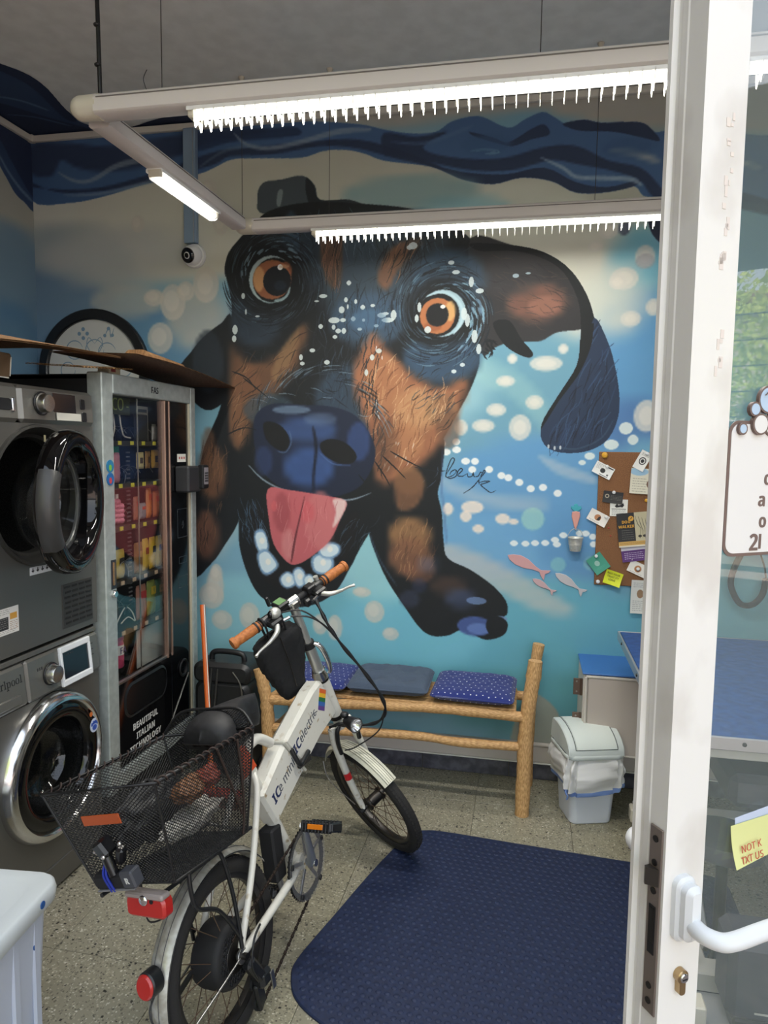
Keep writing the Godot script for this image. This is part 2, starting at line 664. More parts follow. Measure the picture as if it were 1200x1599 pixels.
	e(rgb(196, 190, 176), 2, 75, [256, 202, 15, 18])
	e(rgb(214, 206, 190), 2, 45, [253, 199, 9, 11])
	e(rgb(196, 190, 176), 2, 75, [429, 992, 21, 40])
	e(rgb(214, 206, 190), 2, 45, [426, 989, 13, 24])
	e(rgb(196, 190, 176), 2, 75, [420, 1014, 30, 30])
	e(rgb(214, 206, 190), 2, 45, [416, 1012, 18, 18])
	e(rgb(196, 190, 176), 2, 75, [445, 1068, 25, 22])
	e(rgb(214, 206, 190), 2, 45, [442, 1065, 15, 13])
	e(rgb(196, 190, 176), 2, 75, [510, 1055, 24, 30])
	e(rgb(214, 206, 190), 2, 45, [507, 1053, 14, 18])
	e(rgb(196, 190, 176), 2, 75, [432, 963, 15, 21])
	e(rgb(214, 206, 190), 2, 45, [429, 960, 9, 13])
	e(rgb(196, 190, 176), 2, 75, [555, 1122, 21, 15])
	e(rgb(214, 206, 190), 2, 45, [552, 1119, 13, 9])
	e(rgb(196, 190, 176), 2, 75, [673, 1064, 17, 23])
	e(rgb(214, 206, 190), 2, 45, [670, 1061, 10, 14])
	e(rgb(196, 190, 176), 2, 75, [793, 1029, 22, 24])
	e(rgb(214, 206, 190), 2, 45, [791, 1026, 13, 14])
	e(rgb(196, 190, 176), 2, 75, [765, 988, 20, 11])
	e(rgb(214, 206, 190), 2, 45, [762, 986, 12, 7])
	e(rgb(196, 190, 176), 2, 75, [829, 1075, 18, 14])
	e(rgb(214, 206, 190), 2, 45, [826, 1072, 11, 8])
	e(rgb(196, 190, 176), 2, 75, [706, 1069, 17, 28])
	e(rgb(214, 206, 190), 2, 45, [703, 1066, 10, 17])
	e(rgb(212, 210, 200), 2, 80, [1134, 510, 32, 15])
	e(rgb(228, 222, 208), 2, 50, [1134, 510, 20, 9])
	e(rgb(212, 210, 200), 2, 80, [1087, 636, 22, 26])
	e(rgb(228, 222, 208), 2, 50, [1087, 636, 13, 15])
	e(rgb(212, 210, 200), 2, 80, [1056, 544, 19, 11])
	e(rgb(228, 222, 208), 2, 50, [1056, 544, 11, 7])
	e(rgb(212, 210, 200), 2, 80, [1014, 633, 23, 13])
	e(rgb(228, 222, 208), 2, 50, [1014, 633, 14, 8])
	e(rgb(212, 210, 200), 2, 80, [1039, 601, 20, 13])
	e(rgb(228, 222, 208), 2, 50, [1039, 601, 12, 8])
	e(rgb(212, 210, 200), 2, 80, [969, 637, 14, 16])
	e(rgb(228, 222, 208), 2, 50, [969, 637, 9, 9])
	e(rgb(212, 210, 200), 2, 80, [1290, 427, 19, 15])
	e(rgb(228, 222, 208), 2, 50, [1290, 427, 11, 9])
	e(rgb(212, 210, 200), 2, 80, [1275, 351, 26, 21])
	e(rgb(228, 222, 208), 2, 50, [1275, 351, 16, 13])
	e(rgb(212, 210, 200), 2, 80, [1263, 357, 16, 14])
	e(rgb(228, 222, 208), 2, 50, [1263, 357, 10, 8])
	e(rgb(212, 210, 200), 2, 80, [1330, 406, 14, 16])
	e(rgb(228, 222, 208), 2, 50, [1330, 406, 8, 10])
	e(rgb(212, 210, 200), 2, 80, [1242, 260, 19, 16])
	e(rgb(228, 222, 208), 2, 50, [1242, 260, 11, 10])
	e(rgb(212, 210, 200), 2, 80, [1327, 612, 24, 31])
	e(rgb(228, 222, 208), 2, 50, [1327, 612, 14, 19])
	e(rgb(212, 210, 200), 2, 80, [1068, 500, 10, 10])
	e(rgb(228, 222, 208), 2, 50, [1068, 500, 6, 6])
	e(rgb(212, 210, 200), 2, 80, [1166, 482, 10, 10])
	e(rgb(228, 222, 208), 2, 50, [1166, 482, 6, 6])
	e(rgb(212, 210, 200), 2, 80, [1114, 586, 18, 14])
	e(rgb(228, 222, 208), 2, 50, [1114, 586, 10, 8])
	e(rgb(212, 210, 200), 2, 80, [1311, 311, 18, 21])
	e(rgb(228, 222, 208), 2, 50, [1311, 311, 11, 12])
	e(rgb(212, 210, 200), 2, 80, [1219, 289, 14, 10])
	e(rgb(228, 222, 208), 2, 50, [1219, 289, 9, 6])
	e(rgb(226, 232, 232), 1, 95, [917, 663, 9, 7])
	e(rgb(226, 232, 232), 1, 95, [930, 670, 9, 7])
	e(rgb(226, 232, 232), 1, 95, [940, 687, 9, 7])
	e(rgb(226, 232, 232), 1, 95, [961, 682, 9, 7])
	e(rgb(226, 232, 232), 1, 95, [960, 666, 8, 7])
	e(rgb(226, 232, 232), 1, 95, [980, 705, 9, 7])
	e(rgb(226, 232, 232), 1, 95, [999, 705, 8, 7])
	e(rgb(226, 232, 232), 1, 95, [994, 722, 8, 7])
	e(rgb(226, 232, 232), 1, 95, [1028, 721, 8, 7])
	e(rgb(226, 232, 232), 1, 95, [1053, 733, 8, 7])
	e(rgb(226, 232, 232), 1, 95, [1067, 737, 8, 7])
	e(rgb(226, 232, 232), 1, 95, [1089, 746, 8, 7])
	e(rgb(226, 232, 232), 1, 95, [1112, 758, 8, 7])
	e(rgb(226, 232, 232), 1, 95, [1136, 755, 8, 7])
	e(rgb(226, 232, 232), 1, 95, [1165, 766, 8, 7])
	e(rgb(226, 212, 200), 2, 90, [996, 799, 23, 13])
	e(rgb(226, 212, 200), 2, 90, [983, 818, 12, 12])
	e(rgb(226, 212, 200), 2, 90, [1009, 843, 12, 9])
	e(rgb(226, 212, 200), 2, 90, [1058, 821, 15, 11])
	e(rgb(226, 212, 200), 2, 90, [1080, 826, 10, 6])
	e(rgb(226, 212, 200), 2, 90, [946, 804, 11, 13])
	e(rgb(214, 224, 226), 1, 95, [1082, 870, 8, 6])
	e(rgb(214, 224, 226), 1, 95, [1105, 870, 8, 6])
	e(rgb(214, 224, 226), 1, 95, [1124, 868, 8, 6])
	e(rgb(214, 224, 226), 1, 95, [1144, 867, 8, 6])
	e(rgb(214, 224, 226), 1, 95, [1163, 860, 8, 6])
	e(rgb(214, 224, 226), 1, 95, [1167, 869, 8, 6])
	e(rgb(214, 224, 226), 1, 95, [1179, 850, 8, 6])
	e(rgb(214, 224, 226), 1, 95, [1222, 845, 8, 6])
	e(rgb(214, 224, 226), 1, 95, [1236, 851, 7, 6])
	e(rgb(214, 224, 226), 1, 95, [1238, 866, 7, 6])
	e(rgb(214, 224, 226), 1, 95, [1210, 845, 7, 6])
	e(rgb(206, 222, 222), 1, 95, [1290, 636, 13, 12])
	e(rgb(206, 222, 222), 1, 95, [1304, 658, 10, 10])
	e(rgb(206, 222, 222), 1, 95, [1264, 668, 14, 10])
	e(rgb(206, 222, 222), 1, 95, [1224, 691, 10, 7])
	e(rgb(206, 222, 222), 1, 95, [1210, 704, 7, 5])
	e(rgb(150, 210, 190), 2, 60, [1118, 819, 23, 23])
	e(rgb(120, 200, 190), 2, 50, [1171, 910, 15, 15])
	e(rgb(130, 200, 195), 2, 45, [1237, 905, 17, 15])
	e(rgb(150, 150, 160), 2, 60, [1312, 320, 18, 14])
	e(rgb(74, 80, 104), 2, 80, [1271, 257, 11, 14])
	p(rgb(22, 34, 62), 1, 100, [1316, 238, 1350, 230, 1369, 266, 1359, 295, 1336, 286, 1319, 264])
	p(rgb(168, 166, 156), 4, 95, [627, -71, 1353, -66, 1360, 81, 1175, 52, 1102, 30, 1005, 34, 930, 36, 801, 41, 627, 16])
	p(rgb(168, 166, 156), 4, 95, [1353, -66, 1997, -46, 2016, 170, 1621, 117, 1404, 80])
	# dark blue wave band along the top
	p(rgb(54, 98, 150), 1, 100, [-6, 17, 237, 17, 430, 15, 627, 16, 748, 30, 801, 44, 854, 55, 905, 56, 936, 39, 974, 32, 999, 35, 1033, 53, 1055, 58, 1079, 45, 1112, 34, 1137, 47, 1157, 59, 1189, 54, 1222, 62, 1291, 66, 1317, 85, 1343, 84, 1416, 85, 1504, 105, 1620, 106, 1775, 138, 1967, 135, 1978, 262, 1834, 271, 1629, 239, 1500, 224, 1433, 214, 1367, 231, 1343, 207, 1304, 200, 1285, 181, 1239, 189, 1180, 187, 1133, 163, 1076, 153, 1021, 162, 964, 151, 919, 130, 887, 119, 802, 104, 762, 88, 722, 78, 675, 77, 627, 87, 529, 82, 475, 81, 436, 95, 399, 106, 328, 112, 257, 123, 180, 139, 93, 149, -6, 137])
	p(rgb(34, 52, 86), 3, 85, [-6, 21, 97, 23, 190, 35, 327, 25, 386, 19, 487, 19, 557, 30, 501, 39, 415, 47, 326, 73, 258, 84, 174, 87, 112, 75, 73, 57, 48, 89, -4, 79])
	p(rgb(34, 52, 86), 2, 90, [-4, 100, 62, 124, 157, 129, 280, 115, 429, 90, 472, 74, 571, 76, 668, 67, 749, 77, 828, 102, 919, 125, 854, 94, 749, 60, 641, 57, 557, 59, 444, 62, 326, 91, 188, 118, 94, 121, -5, 109])
	p(rgb(28, 52, 92), 2, 80, [386, 31, 473, 24, 571, 25, 613, 25, 627, 41, 571, 45, 472, 46, 400, 58])
	l(rgb(140, 160, 176), 2, 60, 4.8, 14.4, [64, 81, 95, 99, 126, 106, 158, 100, 197, 81, 236, 72, 281, 70])
	l(rgb(140, 160, 176), 2, 45, 4.8, 11.2, [78, 132, 172, 133, 265, 119, 325, 107])
	l(rgb(140, 160, 178), 2, 65, 5.7, 12.8, [480, 28, 508, 53, 557, 64, 627, 56, 708, 41, 775, 42])
	l(rgb(100, 130, 158), 2, 45, 4.4, 8.9, [400, 93, 458, 63, 529, 55])
	p(rgb(34, 52, 86), 2, 90, [801, 51, 867, 63, 930, 57, 880, 83, 931, 105, 1032, 115, 1117, 99, 1177, 101, 1236, 131, 1295, 148, 1331, 183, 1349, 205, 1320, 202, 1296, 172, 1249, 152, 1178, 134, 1130, 124, 1057, 138, 983, 134, 906, 116, 828, 97, 802, 91])
	p(rgb(34, 52, 86), 1, 85, [974, 61, 1018, 74, 1049, 85, 1091, 64, 1115, 57, 1126, 76, 1092, 83, 1056, 93, 1019, 83, 981, 69])
	p(rgb(34, 52, 86), 1, 95, [1151, 58, 1189, 54, 1222, 62, 1291, 66, 1317, 85, 1327, 102, 1293, 93, 1246, 80, 1187, 74, 1163, 67])
	p(rgb(34, 52, 86), 1, 95, [867, 107, 957, 135, 1045, 145, 1118, 137, 1179, 168, 1238, 180, 1296, 169, 1285, 181, 1239, 189, 1180, 187, 1133, 163, 1076, 153, 1021, 162, 964, 151, 919, 130])
	l(rgb(70, 110, 160), 2, 60, 4.0, 9.3, [815, 69, 880, 76, 931, 65, 980, 49])
	l(rgb(150, 176, 200), 2, 75, 6.0, 9.6, [1111, 118, 1154, 140, 1179, 158, 1226, 163, 1279, 168, 1300, 181])
	l(rgb(170, 176, 176), 3, 70, 7.1, 14.1, [1236, 114, 1277, 119, 1329, 139])
	l(rgb(96, 150, 190), 1, 90, 5.0, 5.0, [975, 97, 1007, 96, 1031, 102, 1004, 104])
	e(rgb(46, 92, 142), 3, 60, [1006, 86, 50, 18])
	e(rgb(44, 86, 136), 3, 60, [1270, 110, 46, 18])
	l(rgb(170, 180, 180), 3, 60, 4.4, 8.8, [1397, 155, 1441, 144, 1507, 161])
	p(rgb(34, 52, 86), 2, 80, [1367, 231, 1411, 199, 1477, 203, 1576, 242, 1577, 259, 1467, 231, 1412, 224])
	# dog: dark masses
	e(rgb(110, 160, 172), 4, 60, [855, 168, 143, 34])
	p(rgb(52, 64, 76), 1, 90, [532, 166, 543, 133, 585, 128, 630, 123, 657, 144, 668, 173, 723, 181, 763, 203, 557, 198])
	p(rgb(26, 34, 40), 1, 90, [638, 128, 655, 144, 668, 173, 730, 176, 783, 199, 790, 215, 669, 202, 641, 169])
	p(rgb(150, 170, 170), 1, 60, [578, 150, 588, 151, 582, 181, 574, 176])
	p(rgb(18, 23, 28), 1, 100, [380, 475, 407, 446, 448, 418, 473, 406, 478, 548, 424, 603, 379, 582, 355, 547, 349, 512])
	e(rgb(34, 48, 60), 3, 70, [417, 499, 36, 68])
	p(rgb(18, 23, 28), 1, 100, [472, 548, 438, 616, 405, 686, 392, 743, 376, 772, 374, 966, 420, 942, 454, 897, 485, 846, 509, 768, 527, 685])
	p(rgb(18, 23, 28), 1, 100, [925, 656, 931, 732, 924, 772, 933, 811, 938, 871, 948, 907, 995, 929, 1042, 960, 1069, 990, 1073, 1015, 1065, 1026, 1074, 1039, 1066, 1062, 1032, 1074, 1003, 1064, 978, 1057, 952, 1070, 918, 1073, 891, 1057, 856, 1011, 822, 962, 796, 908, 779, 850, 797, 775])
	p(rgb(18, 23, 28), 1, 100, [488, 825, 487, 896, 508, 966, 538, 1011, 585, 1028, 647, 1025, 704, 993, 740, 934, 765, 885, 798, 836, 865, 760, 810, 721, 527, 712, 497, 783])
	p(rgb(18, 23, 28), 1, 100, [557, 190, 517, 222, 488, 246, 465, 275, 459, 311, 467, 345, 473, 385, 470, 439, 472, 548, 486, 685, 512, 740, 585, 775, 700, 791, 797, 772, 865, 740, 917, 686, 958, 614, 986, 560, 1002, 514, 1006, 480, 1035, 449, 1025, 324, 992, 280, 963, 250, 921, 224, 856, 200, 750, 185, 641, 177])
	p(rgb(44, 44, 48), 1, 100, [979, 263, 1061, 280, 1123, 297, 1170, 329, 1206, 385, 1220, 434, 1199, 445, 1153, 450, 1123, 466, 1085, 469, 1107, 488, 1103, 498, 1080, 490, 1060, 470, 1032, 478, 1007, 489, 989, 385])
	p(rgb(18, 23, 28), 0, 100, [980, 273, 1061, 280, 1123, 296, 1173, 330, 1208, 382, 1227, 440, 1239, 483, 1211, 538, 1194, 576, 1171, 613, 1158, 664, 1135, 667, 1129, 629, 1159, 573, 1192, 516, 1197, 470, 1198, 445, 1191, 391, 1161, 335, 1117, 306, 1062, 291, 999, 289])
	p(rgb(28, 50, 80), 0, 100, [1222, 423, 1250, 471, 1267, 526, 1276, 582, 1272, 625, 1252, 663, 1212, 683, 1163, 684, 1135, 668, 1129, 636, 1158, 588, 1192, 538, 1212, 489])
	fur([rgb(36, 62, 104), rgb(24, 36, 60), rgb(46, 78, 118), rgb(18, 28, 44)], 70, 112, 14, 160, 55.2, 3.1, [1220, 440, 1257, 502, 1269, 588, 1251, 650, 1160, 674, 1141, 651, 1199, 551])
	l(rgb(18, 23, 28), 0, 100, 6.2, 10.0, [1129, 636, 1160, 578, 1192, 532, 1212, 483, 1220, 434])
	l(rgb(52, 80, 110), 1, 70, 2.5, 2.5, [1148, 669, 1173, 676, 1204, 676, 1245, 655, 1266, 619])
	e(rgb(190, 200, 206), 0, 90, [1144, 673, 2, 4])
	e(rgb(190, 200, 206), 0, 90, [1156, 676, 2, 4])
	e(rgb(190, 200, 206), 0, 90, [1167, 675, 2, 4])
	# ear lobe brown
	e(rgb(122, 78, 62), 4, 90, [1112, 391, 59, 37])
	e(rgb(150, 96, 74), 3, 70, [1127, 399, 32, 20])
	e(rgb(58, 56, 60), 4, 60, [1063, 338, 62, 42])
	fur([rgb(60, 58, 62), rgb(86, 64, 56), rgb(36, 36, 40)], 45, 20, 25, 120, 30.0, 2.2, [1024, 300, 1136, 316, 1187, 379, 1176, 427, 1103, 444, 1040, 412])
	e(rgb(160, 190, 205), 0, 90, [1070, 339, 6, 4])
	e(rgb(160, 190, 205), 0, 90, [1094, 335, 5, 2])
	p(rgb(18, 23, 28), 0, 100, [1028, 430, 1059, 425, 1085, 462, 1107, 488, 1100, 498, 1075, 489, 1048, 468])
	fur([rgb(18, 23, 28), rgb(22, 28, 34)], 100, 60, 60, 20, 17.8, 5.1, [1006, 467, 1035, 462, 1032, 487, 1011, 497])
	# dog: blue-black fur on the head
	e(rgb(40, 58, 76), 4, 80, [627, 284, 84, 70])
	e(rgb(52, 74, 92), 5, 85, [778, 328, 108, 122])
	e(rgb(50, 82, 110), 4, 80, [773, 418, 82, 55])
	e(rgb(44, 66, 88), 4, 85, [754, 575, 96, 69])
	e(rgb(46, 60, 72), 4, 70, [857, 268, 78, 65])
	e(rgb(46, 80, 108), 4, 70, [937, 346, 76, 64])
	e(rgb(48, 86, 120), 4, 80, [927, 498, 80, 53])
	e(rgb(40, 60, 80), 4, 70, [528, 413, 58, 58])
	e(rgb(60, 96, 126), 3, 50, [606, 247, 20, 56])
	fur([rgb(18, 22, 26), rgb(60, 84, 104), rgb(40, 56, 72), rgb(84, 110, 128)], 55, 80, 20, 200, 42.0, 2.5, [571, 211, 750, 206, 908, 233, 935, 284, 805, 317, 641, 259])
	fur([rgb(16, 20, 24), rgb(52, 80, 104), rgb(36, 50, 64)], 50, 95, 18, 160, 46.8, 2.8, [669, 364, 805, 355, 834, 471, 754, 602, 699, 602, 670, 495])
	fur([rgb(14, 18, 22), rgb(34, 46, 58), rgb(22, 30, 38), rgb(48, 64, 78)], 40, 100, 70, 520, 34.8, 2.6, [488, 253, 557, 203, 803, 203, 960, 260, 1013, 349, 998, 499, 942, 601, 833, 445, 753, 496, 726, 602, 556, 602, 484, 466])
	# brown fur
	p(rgb(96, 64, 42), 3, 85, [677, 225, 710, 224, 716, 313, 700, 354, 680, 325, 669, 273])
	p(rgb(120, 80, 52), 3, 90, [792, 342, 799, 304, 820, 277, 852, 265, 857, 287, 834, 318, 813, 358])
	p(rgb(110, 76, 52), 3, 60, [813, 291, 857, 258, 883, 269, 857, 293, 838, 318])
	fur([rgb(18, 23, 28), rgb(30, 34, 38), rgb(140, 96, 60)], 80, 115, 12, 46, 50.4, 2.6, [798, 291, 857, 262, 884, 288, 832, 356])
	fur([rgb(18, 23, 28), rgb(130, 90, 60), rgb(60, 52, 48)], 70, 95, 10, 50, 55.0, 2.8, [671, 224, 715, 224, 713, 352, 678, 351])
	p(rgb(104, 68, 42), 4, 96, [475, 460, 493, 491, 528, 502, 571, 489, 611, 455, 633, 422, 645, 442, 628, 481, 617, 521, 594, 548, 564, 578, 534, 602, 515, 641, 494, 685, 471, 658, 466, 561])
	p(rgb(138, 102, 58), 3, 75, [585, 474, 616, 436, 628, 431, 619, 475, 599, 515, 571, 543, 562, 521])
	e(rgb(120, 76, 44), 3, 70, [506, 548, 32, 44])
	e(rgb(136, 88, 50), 3, 50, [483, 630, 18, 59])
	fur([rgb(52, 38, 28), rgb(146, 104, 62), rgb(92, 60, 38), rgb(30, 24, 22)], 60, 130, 22, 170, 43.5, 2.6, [475, 473, 528, 507, 599, 474, 625, 442, 607, 535, 527, 616, 483, 671, 469, 575])
	p(rgb(158, 96, 54), 4, 98, [784, 444, 802, 468, 837, 505, 875, 536, 928, 557, 977, 537, 970, 588, 943, 648, 907, 696, 865, 731, 819, 756, 794, 745, 791, 692, 774, 639, 754, 588, 742, 536, 753, 490])
	e(rgb(176, 112, 60), 4, 70, [808, 549, 43, 62])
	e(rgb(200, 146, 86), 4, 70, [876, 601, 45, 45])
	e(rgb(184, 120, 66), 3, 60, [853, 667, 40, 40])
	e(rgb(120, 72, 44), 3, 60, [796, 668, 19, 60])
	e(rgb(140, 104, 66), 3, 50, [929, 601, 32, 34])
	e(rgb(110, 74, 50), 3, 60, [943, 640, 26, 40])
	fur([rgb(206, 150, 92), rgb(120, 70, 38), rgb(172, 104, 56), rgb(222, 176, 120), rgb(98, 58, 34)], 55, 118, 26, 300, 40.5, 3.0, [787, 458, 861, 536, 961, 563, 930, 653, 864, 720, 811, 741, 796, 668, 754, 562])
	fur([rgb(226, 214, 196), rgb(214, 196, 176)], 75, 110, 30, 26, 12.4, 2.8, [796, 668, 877, 667, 865, 727, 817, 745])
	fur([rgb(210, 215, 212)], 90, 100, 40, 12, 12.2, 3.5, [780, 470, 807, 477, 817, 602, 795, 628])
	fur([rgb(18, 23, 28), rgb(30, 40, 50), rgb(60, 46, 36)], 75, 104, 16, 130, 35.8, 3.3, [736, 470, 793, 445, 807, 477, 788, 549, 809, 654, 811, 748, 775, 681, 747, 575])
	fur([rgb(18, 23, 28), rgb(44, 60, 74), rgb(80, 56, 40)], 60, 140, 20, 90, 29.7, 3.0, [861, 510, 986, 537, 974, 582, 930, 653, 862, 569])
	fur([rgb(18, 23, 28), rgb(40, 34, 30)], 75, 120, 18, 90, 37.7, 3.2, [585, 535, 628, 495, 642, 548, 571, 629, 497, 713, 483, 671])
	# whisker pad and muzzle
	e(rgb(50, 74, 92), 3, 60, [556, 602, 58, 35])
	e(rgb(96, 64, 44), 4, 60, [815, 681, 22, 62])
	fur([rgb(120, 150, 168), rgb(40, 60, 78), rgb(18, 22, 26)], 55, 20, 25, 120, 37.7, 2.6, [527, 582, 599, 555, 698, 549, 768, 602, 796, 681, 768, 615, 642, 578, 556, 616])
	arcs([rgb(110, 140, 158), rgb(40, 60, 80), rgb(16, 20, 24)], 55, [664, 669, 131, 159, 200, 350], 90, 0.22, 2.9)
	# nose
	p(rgb(22, 34, 60), 1, 100, [521, 635, 533, 605, 568, 589, 628, 591, 699, 596, 749, 615, 782, 657, 791, 697, 777, 738, 750, 768, 700, 786, 643, 784, 585, 769, 544, 737, 525, 690])
	e(rgb(44, 80, 140), 4, 75, [642, 645, 66, 28])
	e(rgb(42, 84, 150), 4, 80, [646, 724, 57, 43])
	e(rgb(38, 72, 130), 3, 70, [755, 668, 25, 41])
	e(rgb(110, 140, 170), 2, 60, [607, 602, 43, 9])
	e(rgb(40, 62, 110), 3, 60, [544, 712, 21, 32])
	e(rgb(92, 116, 150), 3, 45, [671, 622, 37, 14])
	p(rgb(16, 18, 22), 1, 100, [543, 635, 556, 627, 582, 635, 600, 656, 602, 676, 591, 689, 571, 684, 550, 665])
	p(rgb(16, 18, 22), 1, 100, [671, 675, 688, 664, 716, 666, 741, 682, 751, 701, 738, 714, 708, 712, 679, 696])
	l(rgb(80, 110, 150), 1, 60, 2.9, 2.9, [602, 646, 607, 670, 594, 692, 574, 690])
	l(rgb(60, 100, 160), 1, 70, 2.8, 2.8, [668, 691, 699, 715, 738, 718])
	l(rgb(14, 20, 36), 2, 90, 7.0, 4.2, [655, 636, 662, 683, 657, 738, 657, 781])
	l(rgb(150, 176, 196), 1, 70, 3.8, 3.8, [509, 721, 541, 751, 585, 772, 643, 784, 700, 791, 742, 790, 783, 775])
	# mouth, teeth and tongue
	p(rgb(22, 22, 26), 2, 100, [509, 810, 556, 823, 585, 920, 629, 941, 679, 913, 714, 846, 756, 817, 740, 900, 694, 964, 629, 996, 563, 985, 526, 937])
	fur([rgb(70, 110, 140), rgb(44, 70, 92), rgb(18, 22, 26)], 65, 75, 20, 70, 38.4, 2.7, [494, 811, 541, 796, 548, 865, 520, 909, 496, 896])
	fur([rgb(60, 90, 112), rgb(34, 50, 64), rgb(18, 22, 26)], 60, 120, 20, 90, 37.1, 2.6, [714, 859, 777, 816, 798, 836, 743, 927, 708, 957])
	fur([rgb(60, 90, 120), rgb(18, 22, 26)], 55, 125, 20, 40, 29.7, 2.7, [865, 760, 918, 699, 926, 745, 839, 814])
	p(rgb(112, 160, 200), 2, 95, [523, 867, 542, 861, 553, 881, 555, 906, 538, 916, 524, 896])
	p(rgb(196, 218, 230), 1, 100, [526, 872, 541, 867, 550, 882, 551, 902, 538, 910, 528, 894])
	e(rgb(234, 232, 222), 1, 80, [540, 886, 6, 7])
	p(rgb(112, 160, 200), 2, 95, [528, 916, 549, 904, 572, 925, 577, 943, 553, 962, 536, 952])
	p(rgb(196, 218, 230), 1, 100, [533, 920, 550, 910, 567, 927, 572, 941, 553, 956, 539, 948])
	e(rgb(234, 232, 222), 1, 80, [554, 932, 6, 7])
	p(rgb(112, 160, 200), 2, 95, [581, 964, 598, 951, 617, 961, 619, 979, 598, 989, 583, 980])
	p(rgb(196, 218, 230), 1, 100, [585, 965, 598, 955, 613, 963, 614, 977, 598, 985, 587, 978])
	e(rgb(234, 232, 222), 1, 80, [601, 969, 6, 7])
	p(rgb(112, 160, 200), 2, 95, [611, 948, 626, 940, 639, 952, 641, 976, 624, 987, 613, 972])
	p(rgb(196, 218, 230), 1, 100, [614, 951, 626, 945, 636, 955, 638, 973, 625, 982, 616, 970])
	e(rgb(234, 232, 222), 1, 80, [627, 961, 6, 7])
	p(rgb(112, 160, 200), 2, 95, [635, 962, 649, 954, 664, 966, 662, 982, 646, 987, 636, 978])
	p(rgb(196, 218, 230), 1, 100, [638, 964, 649, 958, 661, 967, 659, 980, 646, 984, 639, 977])
	e(rgb(234, 232, 222), 1, 80, [650, 970, 6, 7])
	p(rgb(112, 160, 200), 2, 95, [652, 921, 670, 907, 696, 912, 704, 933, 685, 955, 658, 949])
	p(rgb(196, 218, 230), 1, 100, [658, 923, 672, 912, 692, 916, 698, 932, 684, 949, 662, 945])
	e(rgb(234, 232, 222), 1, 80, [679, 928, 6, 7])
	p(rgb(112, 160, 200), 2, 95, [666, 891, 690, 883, 714, 887, 717, 905, 696, 920, 672, 914])
	p(rgb(196, 218, 230), 1, 100, [672, 893, 690, 887, 709, 890, 712, 904, 695, 915, 676, 911])
	e(rgb(234, 232, 222), 1, 80, [694, 898, 6, 7])
	p(rgb(196, 84, 92), 1, 100, [553, 773, 600, 773, 671, 782, 729, 794, 717, 832, 695, 877, 658, 912, 623, 934, 598, 931, 567, 893, 556, 840])
	e(rgb(208, 110, 112), 3, 60, [672, 836, 34, 63])
	e(rgb(214, 72, 84), 3, 60, [643, 820, 17, 23])
	e(rgb(212, 130, 128), 3, 60, [600, 892, 15, 35])
	e(rgb(150, 54, 64), 3, 55, [585, 822, 20, 44])
	p(rgb(228, 214, 206), 2, 75, [700, 791, 729, 794, 720, 826, 700, 852, 706, 818])
	e(rgb(220, 80, 86), 2, 60, [568, 809, 7, 12])
	l(rgb(110, 40, 50), 1, 95, 1.4, 5.8, [637, 785, 629, 821, 616, 877, 607, 931])
	fur([rgb(224, 140, 138), rgb(170, 60, 70)], 40, 95, 15, 60, 34.8, 2.3, [563, 795, 714, 804, 672, 889, 607, 919])
	# legs and paw
	e(rgb(112, 72, 42), 4, 85, [425, 742, 33, 60])
	e(rgb(128, 82, 46), 3, 60, [417, 686, 18, 46])
	e(rgb(116, 70, 48), 4, 85, [409, 878, 30, 55])
	fur([rgb(140, 92, 52), rgb(60, 40, 28), rgb(24, 22, 22)], 45, 100, 20, 120, 36.6, 3.0, [396, 686, 453, 672, 467, 769, 421, 899, 390, 914])
	e(rgb(140, 94, 52), 3, 80, [865, 749, 30, 30])
	p(rgb(122, 80, 46), 3, 85, [835, 741, 878, 733, 897, 759, 879, 802, 842, 809, 833, 774])
	e(rgb(150, 104, 56), 4, 90, [867, 861, 46, 38])
	e(rgb(132, 84, 52), 4, 85, [868, 908, 47, 41])
	e(rgb(120, 74, 50), 3, 60, [888, 934, 35, 30])
	e(rgb(96, 64, 48), 4, 50, [950, 965, 40, 21])
	fur([rgb(176, 124, 70), rgb(84, 54, 36), rgb(120, 78, 46)], 50, 105, 22, 120, 24.8, 2.8, [828, 835, 907, 832, 930, 919, 868, 956, 827, 910])
	e(rgb(90, 110, 150), 4, 35, [906, 922, 22, 16])
	e(rgb(60, 78, 120), 4, 60, [977, 991, 34, 21])
	e(rgb(56, 84, 150), 2, 95, [1007, 1047, 37, 21])
	e(rgb(84, 120, 190), 2, 80, [1015, 1052, 24, 12])
	e(rgb(50, 60, 90), 3, 55, [869, 997, 22, 19])
	e(rgb(96, 128, 180), 1, 80, [1009, 993, 21, 8])
	e(rgb(100, 130, 180), 1, 80, [1060, 1028, 13, 6])
	p(rgb(18, 23, 28), 1, 100, [1033, 1032, 1054, 1023, 1073, 1035, 1068, 1059, 1045, 1066, 1031, 1051])
	e(rgb(40, 60, 110), 3, 35, [889, 968, 16, 16])
	l(rgb(60, 90, 150), 2, 50, 2.6, 3.9, [933, 679, 932, 758, 938, 811, 945, 878])
	l(rgb(80, 130, 170), 2, 50, 2.8, 2.8, [779, 857, 802, 914, 841, 971])
	# eyes
	e(rgb(14, 18, 22), 4, 92, [564, 330, 80, 77])
	e(rgb(14, 18, 22), 4, 92, [922, 409, 73, 70])
	arcs([rgb(14, 18, 22), rgb(40, 56, 70), rgb(24, 34, 42), rgb(66, 92, 110), rgb(18, 24, 30), rgb(30, 42, 52)], 60, [564, 330, 57, 108, 0, 360], 280, 0.42, 2.9)
	arcs([rgb(14, 18, 22), rgb(44, 72, 94), rgb(26, 40, 54), rgb(84, 124, 148), rgb(18, 24, 30), rgb(32, 50, 66)], 60, [922, 409, 49, 104, 0, 360], 320, 0.42, 2.9)
